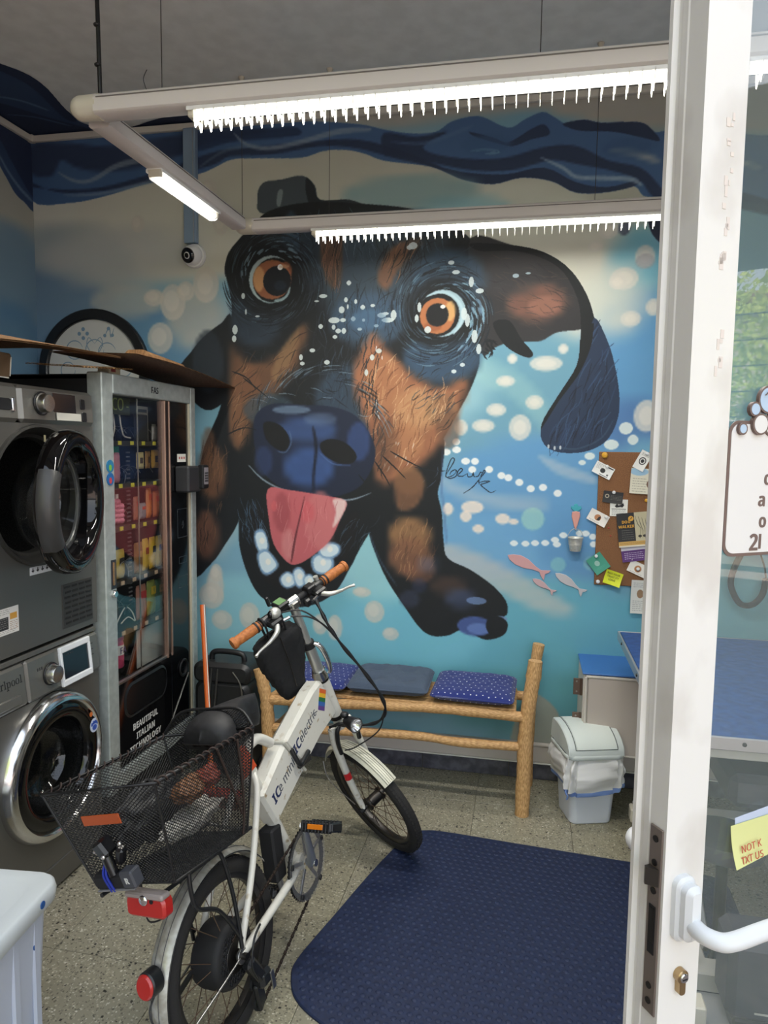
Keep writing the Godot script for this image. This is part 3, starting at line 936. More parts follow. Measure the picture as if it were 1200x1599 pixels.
	arcs([rgb(120, 170, 196), rgb(90, 130, 160)], 80, [925, 412, 59, 85, -70, 60], 40, 0.25, 3.9)
	arcs([rgb(110, 140, 158)], 70, [564, 330, 57, 79, 190, 330], 26, 0.30, 3.4)
	e(rgb(150, 176, 180), 1, 100, [561, 329, 49, 49])
	e(rgb(14, 18, 22), 1, 100, [568, 332, 47, 47])
	e(rgb(150, 84, 40), 1, 100, [564, 330, 43, 41])
	e(rgb(204, 148, 76), 2, 80, [535, 328, 13, 26])
	e(rgb(176, 92, 40), 2, 70, [594, 314, 14, 20])
	e(rgb(14, 20, 28), 1, 100, [575, 333, 31, 31])
	e(rgb(30, 54, 76), 2, 50, [582, 343, 14, 11])
	e(rgb(222, 226, 224), 0, 100, [582, 305, 6, 6])
	e(rgb(196, 160, 110), 1, 50, [591, 304, 11, 4])
	l(rgb(150, 184, 190), 1, 85, 7.1, 4.3, [568, 374, 585, 372, 598, 362, 604, 346])
	l(rgb(150, 184, 190), 1, 70, 4.3, 1.4, [542, 373, 562, 378, 577, 374])
	e(rgb(150, 190, 206), 1, 100, [926, 408, 48, 47])
	e(rgb(14, 18, 22), 1, 100, [917, 411, 44, 43])
	l(rgb(170, 206, 220), 1, 95, 5.2, 5.2, [893, 374, 924, 366, 950, 377, 966, 400, 964, 429, 949, 450])
	e(rgb(186, 106, 42), 1, 100, [916, 413, 36, 36])
	e(rgb(222, 170, 84), 2, 85, [942, 404, 11, 20])
	e(rgb(150, 76, 34), 2, 70, [907, 434, 18, 10])
	e(rgb(16, 20, 26), 1, 100, [916, 411, 23, 23])
	e(rgb(226, 228, 226), 0, 100, [927, 395, 5, 4])
	e(rgb(200, 216, 220), 0, 90, [874, 417, 4, 8])
	e(rgb(200, 216, 220), 0, 90, [897, 440, 7, 7])
	e(rgb(200, 216, 220), 0, 90, [992, 455, 6, 13])
	e(rgb(200, 216, 220), 0, 90, [1000, 366, 8, 5])
	e(rgb(200, 216, 220), 0, 90, [983, 348, 5, 10])
	e(rgb(200, 216, 220), 0, 90, [970, 410, 6, 12])
	e(rgb(200, 216, 220), 0, 90, [977, 423, 5, 13])
	e(rgb(200, 216, 220), 0, 90, [1001, 480, 5, 10])
	e(rgb(200, 216, 220), 0, 90, [864, 273, 9, 7])
	e(rgb(200, 216, 220), 0, 90, [857, 276, 6, 5])
	e(rgb(200, 216, 220), 0, 90, [952, 524, 5, 4])
	e(rgb(200, 216, 220), 0, 90, [969, 511, 5, 4])
	e(rgb(200, 216, 220), 0, 90, [879, 395, 4, 10])
	e(rgb(200, 216, 220), 0, 90, [942, 309, 6, 4])
	e(rgb(200, 216, 220), 0, 90, [952, 328, 8, 4])
	# white flecks on the brow
	e(rgb(200, 214, 214), 0, 88, [716, 396, 6, 7])
	e(rgb(200, 214, 214), 0, 88, [700, 417, 12, 6])
	e(rgb(200, 214, 214), 0, 88, [719, 417, 6, 4])
	e(rgb(200, 214, 214), 0, 88, [725, 376, 4, 5])
	e(rgb(200, 214, 214), 0, 88, [746, 380, 3, 5])
	e(rgb(200, 214, 214), 0, 88, [761, 392, 5, 5])
	e(rgb(200, 214, 214), 0, 88, [782, 389, 5, 3])
	e(rgb(200, 214, 214), 0, 88, [741, 415, 5, 5])
	e(rgb(200, 214, 214), 0, 88, [763, 418, 3, 3])
	e(rgb(200, 214, 214), 0, 88, [729, 390, 2, 5])
	e(rgb(200, 214, 214), 0, 88, [671, 429, 5, 5])
	e(rgb(200, 214, 214), 0, 88, [699, 431, 4, 5])
	e(rgb(200, 214, 214), 0, 88, [709, 439, 6, 5])
	e(rgb(200, 214, 214), 0, 88, [721, 439, 5, 6])
	e(rgb(200, 214, 214), 0, 88, [702, 451, 5, 4])
	e(rgb(200, 214, 214), 0, 88, [755, 436, 5, 3])
	e(rgb(200, 214, 214), 0, 88, [790, 430, 5, 3])
	e(rgb(200, 214, 214), 0, 88, [731, 342, 5, 5])
	e(rgb(200, 214, 214), 0, 88, [653, 478, 6, 4])
	e(rgb(200, 214, 214), 0, 88, [628, 492, 4, 6])
	e(rgb(200, 214, 214), 0, 88, [631, 505, 5, 4])
	e(rgb(200, 214, 214), 0, 88, [685, 503, 6, 5])
	e(rgb(200, 214, 214), 0, 88, [814, 419, 13, 5])
	e(rgb(200, 214, 214), 0, 88, [801, 409, 9, 5])
	e(rgb(200, 214, 214), 0, 88, [826, 409, 6, 10])
	e(rgb(200, 214, 214), 0, 88, [782, 494, 5, 6])
	e(rgb(200, 214, 214), 0, 88, [796, 481, 6, 5])
	e(rgb(200, 214, 214), 0, 88, [770, 525, 4, 7])
	e(rgb(200, 214, 214), 0, 88, [480, 432, 6, 10])
	e(rgb(200, 214, 214), 0, 88, [478, 451, 5, 7])
	e(rgb(200, 214, 214), 0, 88, [499, 362, 4, 6])
	e(rgb(200, 214, 214), 0, 88, [505, 395, 2, 6])
	e(rgb(200, 214, 214), 0, 88, [531, 405, 5, 2])
	e(rgb(200, 214, 214), 0, 88, [676, 367, 9, 4])
	e(rgb(200, 214, 214), 0, 88, [662, 377, 5, 2])
	e(rgb(200, 214, 214), 0, 88, [809, 406, 7, 3])
	e(rgb(60, 110, 150), 3, 50, [773, 418, 41, 22])
	# whiskers and signature
	l(rgb(18, 23, 28), 0, 90, 3.5, 1.4, [823, 687, 864, 709, 902, 726])
	l(rgb(18, 23, 28), 0, 90, 3.6, 1.4, [790, 708, 813, 741, 824, 761])
	l(rgb(18, 23, 28), 0, 90, 3.5, 1.4, [807, 697, 840, 727, 857, 744])
	l(rgb(18, 23, 28), 0, 90, 3.6, 1.4, [755, 736, 783, 769, 797, 782])
	l(rgb(18, 23, 28), 0, 90, 3.8, 1.4, [498, 534, 527, 555, 556, 578])
	l(rgb(18, 23, 28), 0, 90, 3.8, 1.5, [472, 520, 506, 534, 527, 559])
	l(rgb(18, 23, 28), 0, 90, 3.9, 1.5, [456, 658, 498, 641, 530, 646])
	l(rgb(20, 30, 40), 0, 95, 2.0, 1.8, [874, 719, 902, 724, 925, 727, 939, 725])
	l(rgb(20, 30, 40), 0, 95, 2.0, 1.7, [939, 735, 948, 721, 957, 704, 955, 699, 950, 702, 943, 721, 940, 737, 947, 738, 958, 732, 961, 724])
	l(rgb(20, 30, 40), 0, 95, 2.0, 1.7, [940, 737, 948, 741, 960, 737, 963, 728, 959, 723, 951, 727, 948, 734])
	l(rgb(20, 30, 40), 0, 95, 2.0, 1.7, [960, 736, 968, 730, 974, 723, 970, 720, 964, 728, 965, 735, 974, 736, 984, 730])
	l(rgb(20, 30, 40), 0, 95, 2.0, 1.7, [984, 730, 986, 737, 994, 735, 996, 728, 998, 736, 1006, 735, 1011, 727, 1017, 729])
	l(rgb(20, 30, 40), 0, 95, 2.0, 1.7, [977, 771, 995, 758, 1012, 737, 1020, 726, 1017, 724, 1009, 742, 1008, 752])
	l(rgb(20, 30, 40), 0, 95, 2.0, 1.7, [1007, 749, 1020, 745, 1030, 745, 1018, 750, 1012, 753, 1023, 762, 1033, 768, 1043, 763])
	# grey rock at the foot of the wall
	p(rgb(150, 150, 138), 2, 90, [1125, 1180, 1152, 1188, 1179, 1213, 1193, 1253, 1199, 1286, 1091, 1297, 1108, 1206])
	p(rgb(70, 150, 165), 3, 40, [674, 1279, 703, 1272, 832, 1269, 874, 1283, 674, 1309])
	e(rgb(120, 150, 165), 3, 45, [887, 1236, 41, 16])

# ---------------------------------------------------------------- room shell
const BACK := -3.317
const LEFT := -2.51
const RIGHT := 1.6
const FRONT := -1.30
const TOP := 3.09

func panel_uv(a: Vector3, b: Vector3, c: Vector3, d: Vector3, out: Vector3) -> MB:   # a bottom left, b bottom right, c top right, d top left
	var m := MB.new()
	m.quad(a, b, c, d, out)
	return m

func terrazzo(base: Color, sd: int) -> ImageTexture:
	var r := RandomNumberGenerator.new()
	r.seed = sd
	var im := Image.create(1024, 1024, false, Image.FORMAT_RGBA8)
	im.fill(base)
	var tones := [rgb(96, 92, 80), rgb(188, 184, 166), rgb(60, 58, 52), rgb(176, 168, 146), rgb(120, 116, 102), rgb(206, 202, 188)]
	for i in 15000:
		var s := r.randi_range(2, 7)
		im.fill_rect(Rect2i(r.randi_range(0, 1020), r.randi_range(0, 1020), s, r.randi_range(2, 6)), tones[r.randi() % 6].lerp(base, r.randf_range(0.0, 0.6)))
	for i in 500:
		var s := r.randi_range(3, 8)
		im.fill_rect(Rect2i(r.randi_range(0, 1014), r.randi_range(0, 1014), s, s - 1), rgb(50, 48, 44))
	return ImageTexture.create_from_image(im)

func room() -> void:
	var plaster := noise_tex(3, 0.03, Color(0.96, 0.96, 0.96), Color(1, 1, 1), 256, 5)
	worn("plaster", rgb(190, 190, 186), 0.9, 0.0, plaster, Vector3(1.3, 1.3, 1.3))
	worn("ceiling_paint", rgb(226, 230, 230), 0.9, 0.0, plaster, Vector3(1.1, 1.1, 1.1))
	# floor: terrazzo tiles on a screed
	var grout := mt("grout", rgb(110, 106, 94), 0.9)
	var fl := struct("floor", MB.new().box(Vector3((LEFT + RIGHT) / 2, -0.06, (BACK + FRONT) / 2), Vector3(RIGHT - LEFT + 0.4, 0.11, FRONT - BACK + 0.4), 0.0), grout)
	var tex := terrazzo(rgb(142, 138, 120), 5)
	var tones := [worn("terrazzo_a", Color(1, 1, 1), 0.42, 0.0, tex, Vector3(1, 1, 1)), worn("terrazzo_b", Color(0.96, 0.955, 0.95), 0.45, 0.0, tex, Vector3(1, 1, 1), {"uv1_offset": Vector3(0.3, 0.1, 0.6)}), worn("terrazzo_c", Color(0.985, 0.98, 0.96), 0.4, 0.0, tex, Vector3(1, 1, 1), {"uv1_offset": Vector3(0.7, 0.1, 0.2)})]
	var tile := MB.new().box(Vector3(0, -0.005, 0), Vector3(0.3985, 0.01, 0.3985), 0.0008).mesh()
	for i in 11:
		for j in 6:
			var x := LEFT - 0.07 + 0.2 + 0.4 * i
			var z := BACK - 0.10 + 0.2 + 0.4 * j
			if z > FRONT + 0.2 or x > RIGHT + 0.2:
				continue
			var t := obj("tile", tile, tones[(i * 5 + j * 3) % 3], fl)
			t.position = Vector3(x, 0, z)
			t.rotation.y = PI / 2 * ((i + j * 2) % 4)
	# back wall with the painted picture
	var mural := img_mat("mural_paint", art, 0.72)
	var wb := struct("wall_back", MB.new().box(Vector3((LEFT + RIGHT) / 2, TOP / 2, BACK - 0.101), Vector3(RIGHT - LEFT + 0.4, TOP + 0.2, 0.2), 0.0), M.plaster)
	struct("mural", panel_uv(Vector3(LEFT, 0.172, BACK), Vector3(RIGHT, 0.172, BACK), Vector3(RIGHT, TOP, BACK), Vector3(LEFT, TOP, BACK), Vector3(0, 0, 1)), mural, wb)
	# left wall: painted with the same water
	var wl := struct("wall_left", MB.new().box(Vector3(LEFT - 0.101, TOP / 2, (BACK + FRONT) / 2), Vector3(0.2, TOP + 0.2, FRONT - BACK + 0.3), 0.0), M.plaster)
	art = Image.create(512, 700, false, Image.FORMAT_RGBA8)   # z from front (0) to back wall (512 = 1.1 m), y from the ceiling down
	art.fill(pc(rgb(143, 156, 156), 100))
	e(rgb(168, 168, 154), 5, 90, [420, 170, 120, 90]); e(rgb(95, 136, 164), 5, 80, [440, 330, 140, 110]); e(rgb(63, 120, 160), 5, 80, [420, 520, 160, 120])
	p(rgb(36, 68, 110), 1, 100, [300, -10, 300, 60, 380, 90, 420, 122, 450, 150, 480, 160, 520, 160, 520, -10])
	p(rgb(24, 42, 76), 2, 85, [380, 20, 420, 60, 450, 90, 520, 140, 520, 30, 440, 10])
	l(rgb(106, 138, 166), 2, 60, 6.0, 10.0, [400, 80, 430, 110, 470, 135, 510, 150])
	var sea := img_mat("left_wall_paint", art, 0.75)
	struct("mural", panel_uv(Vector3(LEFT + 0.001, 1.585, BACK + 1.1), Vector3(LEFT + 0.001, 1.585, BACK), Vector3(LEFT + 0.001, TOP, BACK), Vector3(LEFT + 0.001, TOP, BACK + 1.1), Vector3(1, 0, 0)), sea, wl)
	# right wall and the ceiling, whose far left corner carries the top of the painted wave
	struct("wall_right", MB.new().box(Vector3(RIGHT + 0.101, TOP / 2, (BACK + FRONT) / 2), Vector3(0.2, TOP + 0.2, FRONT - BACK + 0.3), 0.0), M.plaster)
	var ce := struct("ceiling", MB.new().box(Vector3((LEFT + RIGHT) / 2, TOP + 0.101, (BACK + FRONT) / 2), Vector3(RIGHT - LEFT + 0.4, 0.2, FRONT - BACK + 0.4), 0.0), M.ceiling_paint)
	art = Image.create(720, 500, false, Image.FORMAT_RGBA8)   # 440 to the metre: x from the left wall, y from z = -2.18 to the back wall
	art.fill(Color(0, 0, 0, 0))
	p(rgb(36, 68, 110), 1, 100, [-40, -20, 60, 60, 120, 170, 150, 220, 172, 260, 176, 310, 160, 380, 150, 440, 160, 470, 190, 500, 190, 520, -20, 520, -20, 200])
	p(rgb(24, 42, 76), 2, 85, [60, 60, 120, 170, 150, 220, 174, 260, 178, 310, 160, 390, 150, 450, 130, 440, 140, 370, 150, 310, 140, 260, 110, 200, 60, 110])
	p(rgb(24, 42, 76), 2, 80, [-10, 330, 40, 350, 100, 430, 150, 490, 120, 505, -10, 505])
	l(rgb(90, 126, 162), 2, 60, 4.0, 10.0, [0, 300, 40, 320, 90, 350, 120, 400]); l(rgb(74, 112, 154), 2, 60, 4.0, 8.0, [20, 400, 70, 420, 120, 470])
	p(rgb(24, 42, 76), 1, 100, [230, 510, 270, 490, 320, 472, 380, 458, 430, 452, 480, 458, 540, 482, 570, 510])
	var wave := img_mat("ceiling_wave_paint", art, 0.8, {"transparency": BaseMaterial3D.TRANSPARENCY_ALPHA_SCISSOR, "alpha_scissor_threshold": 0.5})
	var cw := MB.new()
	cw.quad(Vector3(LEFT, TOP - 0.001, BACK), Vector3(LEFT + 720 / 440.0, TOP - 0.001, BACK), Vector3(LEFT + 720 / 440.0, TOP - 0.001, BACK + 500 / 440.0), Vector3(LEFT, TOP - 0.001, BACK + 500 / 440.0), Vector3.DOWN)
	struct("mural", cw, wave, ce)
	# white cable duct where wall and ceiling meet, skirting on the back wall
	var duct := mt("duct_plastic", rgb(206, 204, 196), 0.5)
	struct("trim_1", MB.new().box(Vector3((LEFT + RIGHT) / 2, 3.066, BACK + 0.012), Vector3(RIGHT - LEFT - 0.01, 0.030, 0.022), 0.003).box(Vector3(LEFT + 0.012, 3.066, (BACK + FRONT) / 2), Vector3(0.022, 0.030, FRONT - BACK - 0.02), 0.003).box(Vector3(LEFT + 0.012, 3.068, BACK + 0.013), Vector3(0.03, 0.036, 0.03), 0.003), duct)
	struct("trim_2", MB.new().box(Vector3((LEFT + RIGHT) / 2, 0.128, BACK + 0.012), Vector3(RIGHT - LEFT, 0.09, 0.022), 0.004).box(Vector3((LEFT + RIGHT) / 2, 0.168, BACK + 0.014), Vector3(RIGHT - LEFT, 0.012, 0.026), 0.003), mt("board_paint", rgb(196, 188, 182), 0.5))
	struct("trim_3", MB.new().box(Vector3((LEFT + RIGHT) / 2, 0.080, BACK + 0.013), Vector3(RIGHT - LEFT, 0.006, 0.026), 0.001), M.white_paint)
	var sk := struct("baseboard_back", MB.new().box(Vector3((LEFT + RIGHT) / 2, 0.037, BACK + 0.006), Vector3(RIGHT - LEFT, 0.075, 0.012), 0.0), M.grout)
	var slate := noise_tex(17, 0.02, Color(0.7, 0.7, 0.72), Color(1, 1, 1), 256, 5)
	var sm := worn("skirting_tile", rgb(92, 92, 104), 0.35, 0.0, slate, Vector3(2.5, 2.5, 2.5))
	for i in 10:
		obj("tile", MB.new().box(Vector3(LEFT + 0.2 + 0.412 * i, 0.038, BACK + 0.013), Vector3(0.4095, 0.074, 0.012), 0.002), sm, sk)
	# shop front: wall left of the opening, lintel over it
	worn("front_render", rgb(176, 170, 160), 0.9, 0.0, plaster, Vector3(0.9, 0.9, 0.9))
	struct("wall_front", MB.new().box(Vector3(-2.65, 1.6, FRONT + 0.05), Vector3(1.7, 3.4, 0.2), 0.0).box(Vector3(0.2, 3.04, FRONT + 0.05), Vector3(4.2, 0.26, 0.2), 0.0).box(Vector3(2.2, 1.6, FRONT + 0.05), Vector3(1.1, 3.4, 0.2), 0.0), M.front_render)
	struct("trim_4", MB.new().box(Vector3(0.2, 0.004, FRONT + 0.05), Vector3(3.6, 0.012, 0.16), 0.002), M.steel)

func lamp_bar(label: String, a: Vector3, b: Vector3, lit_from: float, lit_to: float, blades: bool, energy: float) -> Node3D:
	# bar along local x from 0 to the length; the tube hangs under it between lit_from and lit_to
	var d := (b - a)
	var ln := d.length()
	var x := d.normalized()
	var z := x.cross(Vector3.UP).normalized()
	var o := thing("strip_lamp", label, "lamp", a, "suspended strip lamps", Basis(x, Vector3.UP, z))
	var prof := []
	for q in [[-0.026, 0.0], [-0.033, 0.006], [-0.033, 0.040], [-0.026, 0.052], [-0.012, 0.058], [0.012, 0.058], [0.026, 0.052], [0.033, 0.040], [0.033, 0.006], [0.026, 0.0]]:
		prof.append(Vector2(q[0], q[1]))
	var along := Transform3D(Basis(Vector3(0, 0, -1), Vector3.UP, Vector3(1, 0, 0)), Vector3.ZERO)
	obj("housing", MB.new().prism(prof, 0.0, ln, 0.0, along), mt("lamp_white", rgb(214, 208, 204), 0.45), o)
	var groove := MB.new()
	for s in [-1, 1]:
		groove.box(Vector3(ln / 2, 0.041, s * 0.0335), Vector3(ln - 0.02, 0.003, 0.002), 0.0)
	obj("seam", groove, mt("seam_dark", rgb(110, 104, 100), 0.7), o)
	var lc := (lit_from + lit_to) / 2
	var ll := lit_to - lit_from
	var refl := [Vector2(-0.030, -0.003), Vector2(-0.026, 0.0), Vector2(0.026, 0.0), Vector2(0.030, -0.003), Vector2(0.030, -0.012), Vector2(0.027, -0.012), Vector2(0.024, -0.004), Vector2(-0.024, -0.004), Vector2(-0.027, -0.012), Vector2(-0.030, -0.012)]
	obj("reflector", MB.new().prism(refl, lit_from, lit_to, 0.0, along), mt("lamp_reflector", rgb(240, 240, 238), 0.3), o)
	var glow := mt("tube_glow", rgb(255, 255, 250), 0.4, 0.0, {"emission_enabled": true, "emission": Color(1.0, 0.98, 0.93), "emission_energy_multiplier": 3.0})
	obj("tube", MB.new().tube([Vector3(lit_from + 0.02, -0.016, 0), Vector3(lit_to - 0.02, -0.016, 0)], 0.011, 12), glow, o)
	for e in [lit_from + 0.008, lit_to - 0.008]:
		obj("lamp_holder", MB.new().box(Vector3(e, -0.014, 0), Vector3(0.016, 0.026, 0.046), 0.003), M.cream_plastic, o)
	var lamp := AreaLight3D.new()
	lamp.name = "light"
	lamp.area_size = Vector2(ll - 0.05, 0.022)
	lamp.light_color = Color(1.0, 0.985, 0.95)
	lamp.light_energy = energy
	lamp.shadow_enabled = true
	lamp.area_range = 12.0
	o.add_child(lamp)
	lamp.transform = Transform3D(Basis(Vector3.RIGHT, -PI / 2), Vector3(lc, -0.0285, 0))
	if blades:
		var bp := [Vector2(-0.030, -0.006), Vector2(-0.030, -0.020), Vector2(-0.022, -0.050), Vector2(-0.016, -0.054), Vector2(-0.010, -0.046), Vector2(0.0, -0.034), Vector2(0.010, -0.046), Vector2(0.016, -0.054), Vector2(0.022, -0.050), Vector2(0.030, -0.020), Vector2(0.030, -0.006), Vector2(0.026, -0.006), Vector2(0.016, -0.028), Vector2(0.0, -0.0315), Vector2(-0.016, -0.028), Vector2(-0.026, -0.006)]
		var blade := MB.new().prism(bp, -0.0008, 0.0008, 0.0, along).mesh()
		var bm := mt("louvre_white", rgb(246, 246, 240), 0.35, 0.0, {"backlight_enabled": true, "backlight": Color(0.6, 0.6, 0.58)})
		var cnt := int(ll / 0.029)
		for i in cnt:
			obj("louvre_blade", blade, bm, o).position.x = lit_from + 0.02 + (ll - 0.04) * i / (cnt - 1.0)
	else:
		obj("diffuser", MB.new().prism([Vector2(-0.027, -0.010), Vector2(-0.024, -0.030), Vector2(-0.012, -0.038), Vector2(0.012, -0.038), Vector2(0.024, -0.030), Vector2(0.027, -0.010), Vector2(0.024, -0.010), Vector2(0.021, -0.029), Vector2(0.011, -0.035), Vector2(-0.011, -0.035), Vector2(-0.021, -0.029), Vector2(-0.024, -0.010)], lit_from + 0.01, lit_to - 0.01, 0.0, along), mt("diffuser_clear", Color(1, 1, 1, 0.15), 0.1, 0.0, {"transparency": BaseMaterial3D.TRANSPARENCY_ALPHA}), o)
	return o

func lamps() -> void:
	var y := 2.452
	var near := lamp_bar("long suspended strip lamp nearest the street, its toothed louvre glowing white", Vector3(-1.20, y, -1.875), Vector3(0.565, y, -1.875), 0.275, 1.75, true, 3.8)
	var side := lamp_bar("short suspended strip lamp joining the two long ones at their left ends", Vector3(-1.238, y, -1.93), Vector3(-1.225, y, -2.905), 0.30, 0.74, false, 1.6)
	var far := lamp_bar("long suspended strip lamp in front of the painted dog's forehead", Vector3(-1.175, y, -2.96), Vector3(0.60, y, -2.96), 0.26, 1.67, true, 1.3)
	# corner joints belong to the long lamps
	var joint := MB.new()
	joint.tube([Vector3(0.005, 0.029, 0), Vector3(-0.05, 0.029, 0.0)], [0.0345, 0.0335], 14)
	joint.ell(Vector3(-0.05, 0.029, 0), Vector3(0.036, 0.0335, 0.0335), 16, 10)
	obj("corner_joint", joint, M.cream_plastic, near)
	obj("corner_joint", MB.new().tube([Vector3(0.005, 0.029, 0), Vector3(-0.05, 0.029, -0.0)], [0.0345, 0.0335], 14).ell(Vector3(-0.05, 0.029, 0), Vector3(0.036, 0.0335, 0.0335), 16, 10), M.cream_plastic, far)
	# hanging wires with ceiling anchors
	var wires := [[near, Vector3(0.19, 0, 0)], [near, Vector3(1.2, 0, 0)], [far, Vector3(-0.055, 0, 0)], [far, Vector3(0.33, 0, 0)], [far, Vector3(1.4, 0, 0)]]
	for w in wires:
		var hgt := TOP - y
		obj("hanging_wire", MB.new().tube([w[1] + Vector3(0, 0.055, 0), w[1] + Vector3(0, hgt - 0.03, 0)], 0.0012, 5), M.dark_steel, w[0])
		obj("ceiling_anchor", MB.new().tube([w[1] + Vector3(0, hgt - 0.035, 0), w[1] + Vector3(0, hgt - 0.012, 0), w[1] + Vector3(0, hgt - 0.001, 0)], [0.008, 0.009, 0.014], 10), M.cream_plastic, w[0])
	# black cable with knots that feeds the near lamp from the ceiling
	var cb := MB.new()
	cb.tube([Vector3(0.003, 0.06, 0), Vector3(0.0, 0.3, 0), Vector3(-0.004, TOP - y - 0.001, 0)], 0.006, 8)
	for k in 4:
		cb.ell(Vector3(-0.001, 0.14 + 0.105 * k, 0.003), Vector3(0.010, 0.006, 0.009), 8, 6)
	obj("feed_cable", cb, M.black_plastic, near)
	obj("loose_wire", MB.new().tube(spline([Vector3(0.16, 0.05, 0.03), Vector3(0.155, 0.075, 0.035), Vector3(0.163, 0.10, 0.03)], 4), 0.0012, 5), M.black_plastic, near)

# ---------------------------------------------------------------- things fixed to the walls
func wall_things() -> void:
	# cable trunking and dome camera
	var t := thing("cable_trunking", "pale blue painted upright cable trunking above the round camera", "trunking", Vector3(-1.635, 2.52, BACK))
	obj("duct", MB.new().box(Vector3(0, 0.267, 0.016), Vector3(0.064, 0.534, 0.032), 0.003), mt("duct_blue", rgb(128, 150, 172), 0.5), t)
	obj("cover_edge", MB.new().box(Vector3(0.021, 0.267, 0.0345), Vector3(0.004, 0.53, 0.005), 0.001), mt("duct_grey", rgb(150, 158, 164), 0.5), t)
	var c := thing("security_camera", "small white dome camera with black lens under the wall trunking", "camera", Vector3(-1.622, 2.462, BACK))
	obj("base", MB.new().lathe([Vector2(0, 0), Vector2(0.056, 0), Vector2(0.058, 0.012), Vector2(0.054, 0.022), Vector2(0, 0.022)], 28, Transform3D(Basis(Vector3.RIGHT, PI / 2), Vector3.ZERO)), M.white_plastic, c)
	obj("eyeball", MB.new().ell(Vector3(0, 0, 0.03), Vector3(0.047, 0.047, 0.047), 24, 14), M.white_plastic, c)
	var look := Transform3D(facing(Vector3(-0.25, -0.28, 1)), Vector3(0, 0, 0.03))
	obj("lens_ring", MB.new().lathe([Vector2(0.034, 0.028), Vector2(0.036, 0.040), Vector2(0.030, 0.046), Vector2(0.024, 0.044), Vector2(0, 0.043)], 24, look * Transform3D(Basis(Vector3.RIGHT, PI / 2), Vector3.ZERO)), M.black_gloss, c)
	obj("lens", MB.new().ell(Vector3.ZERO, Vector3(0.012, 0.012, 0.005), 14, 8, look * Transform3D(Basis(), Vector3(0, 0, 0.045))), M.black_gloss, c)
	obj("pigtail", MB.new().tube([Vector3(0, 0.055, 0.012), Vector3(0.006, 0.068, 0.014)], 0.004, 6), M.black_plastic, c)
	# round sign behind the cardboard
	var im := Image.create(512, 512, false, Image.FORMAT_RGBA8)
	im.fill(rgb(196, 196, 190))
	art = im
	paint_gain = 1.0
	paint_dull = 0.0
	var ln := rgb(112, 138, 158)
	for k in [[150, 150, 46], [262, 150, 50], [330, 165, 48], [420, 240, 44], [110, 250, 40], [250, 330, 54]]:
		brush(circle(k[2], 22, Vector2(k[0], k[1])), 5.0, 5.0, ln, 0)
	brush(spline([Vector2(262, 120), Vector2(230, 90), Vector2(220, 130), Vector2(262, 180), Vector2(304, 130), Vector2(294, 90), Vector2(262, 120)], 5), 4.0, 4.0, ln, 0)
	for k in 4:
		fill(PackedVector2Array(circle(10, 12, Vector2(200 + 22 * cos(k * 1.57), 70 + 22 * sin(k * 1.57)))), ln, 0)
	for k in 3:
		fill(PackedVector2Array(circle(9, 12, Vector2(340 + 24 * cos(k * 2.1 + 0.5), 70 + 22 * sin(k * 2.1 + 0.5)))), ln, 0)
	brush(spline([Vector2(320, 84), Vector2(345, 40), Vector2(352, 90), Vector2(372, 44)], 5), 5.0, 4.0, ln, 0)
	var s := thing("round_sign", "round white wall sign with a black rim above the cardboard", "sign", Vector3(-2.178, 1.913, BACK))
	ring(MB.new(), 0.262, 0.31, 0.0, 0.03)
	obj("rim", ring(MB.new(), 0.258, 0.31, 0.001, 0.032, Transform3D(), 0.006, 64), M.black_plastic, s)
	var disc := MB.new().prism(circle(0.26, 64), 0.001, 0.014)
	obj("face", disc, img_mat("sign_print", art, 0.5), s)

	# plastic washing-line things on the wall to the right: bucket, carrot, fish, pin board
	var b := thing("toy_bucket", "tiny white metal bucket hanging on the wall left of the pin board", "bucket", Vector3(0.222, 1.093, BACK + 0.036))
	var tin := worn("white_tin", rgb(206, 206, 198), 0.35, 0.3, noise_tex(8, 0.05, Color(0.85, 0.85, 0.85), Color(1, 1, 1), 128), Vector3(8, 8, 8))
	obj("pail", MB.new().lathe([Vector2(0, 0), Vector2(0.023, 0), Vector2(0.0245, 0.003), Vector2(0.0285, 0.028), Vector2(0.0295, 0.031), Vector2(0.029, 0.034), Vector2(0.0325, 0.058), Vector2(0.0345, 0.060), Vector2(0.0335, 0.063), Vector2(0.031, 0.060), Vector2(0.022, 0.006), Vector2(0, 0.006)], 24), tin, b)
	var arch := []
	for k in 11:
		arch.append(Vector3(cos(PI * k / 10.0) * 0.034, 0.056 + sin(PI * k / 10.0) * 0.045, -0.01 * sin(PI * k / 10.0)))
	obj("handle", MB.new().tube(arch, 0.0012, 5), M.steel, b)
	var ca := thing("carrot_hook", "pink carrot shaped wall hook with a turquoise top above the tiny bucket", "hook", Vector3(0.222, 1.236, BACK))
	obj("carrot", MB.new().prism([Vector2(0, -0.052), Vector2(0.008, -0.03), Vector2(0.019, 0.012), Vector2(0.017, 0.03), Vector2(0.0, 0.035), Vector2(-0.017, 0.03), Vector2(-0.019, 0.012), Vector2(-0.008, -0.03)], 0.0005, 0.008, 0.002), mt("carrot_pink", rgb(206, 148, 138), 0.5), ca)
	obj("carrot_top", MB.new().prism([Vector2(-0.006, 0.032), Vector2(0.006, 0.032), Vector2(0.024, 0.046), Vector2(0.021, 0.058), Vector2(0.010, 0.056), Vector2(0.004, 0.068), Vector2(-0.008, 0.066), Vector2(-0.012, 0.056), Vector2(-0.022, 0.058), Vector2(-0.023, 0.047)], 0.0005, 0.006, 0.0015), mt("carrot_leaf", rgb(58, 160, 176), 0.5), ca)
	obj("peg", MB.new().tube([Vector3(0, -0.048, 0.006), Vector3(0, -0.05, 0.03), Vector3(0, -0.046, 0.036)], 0.002, 6), M.steel, ca)
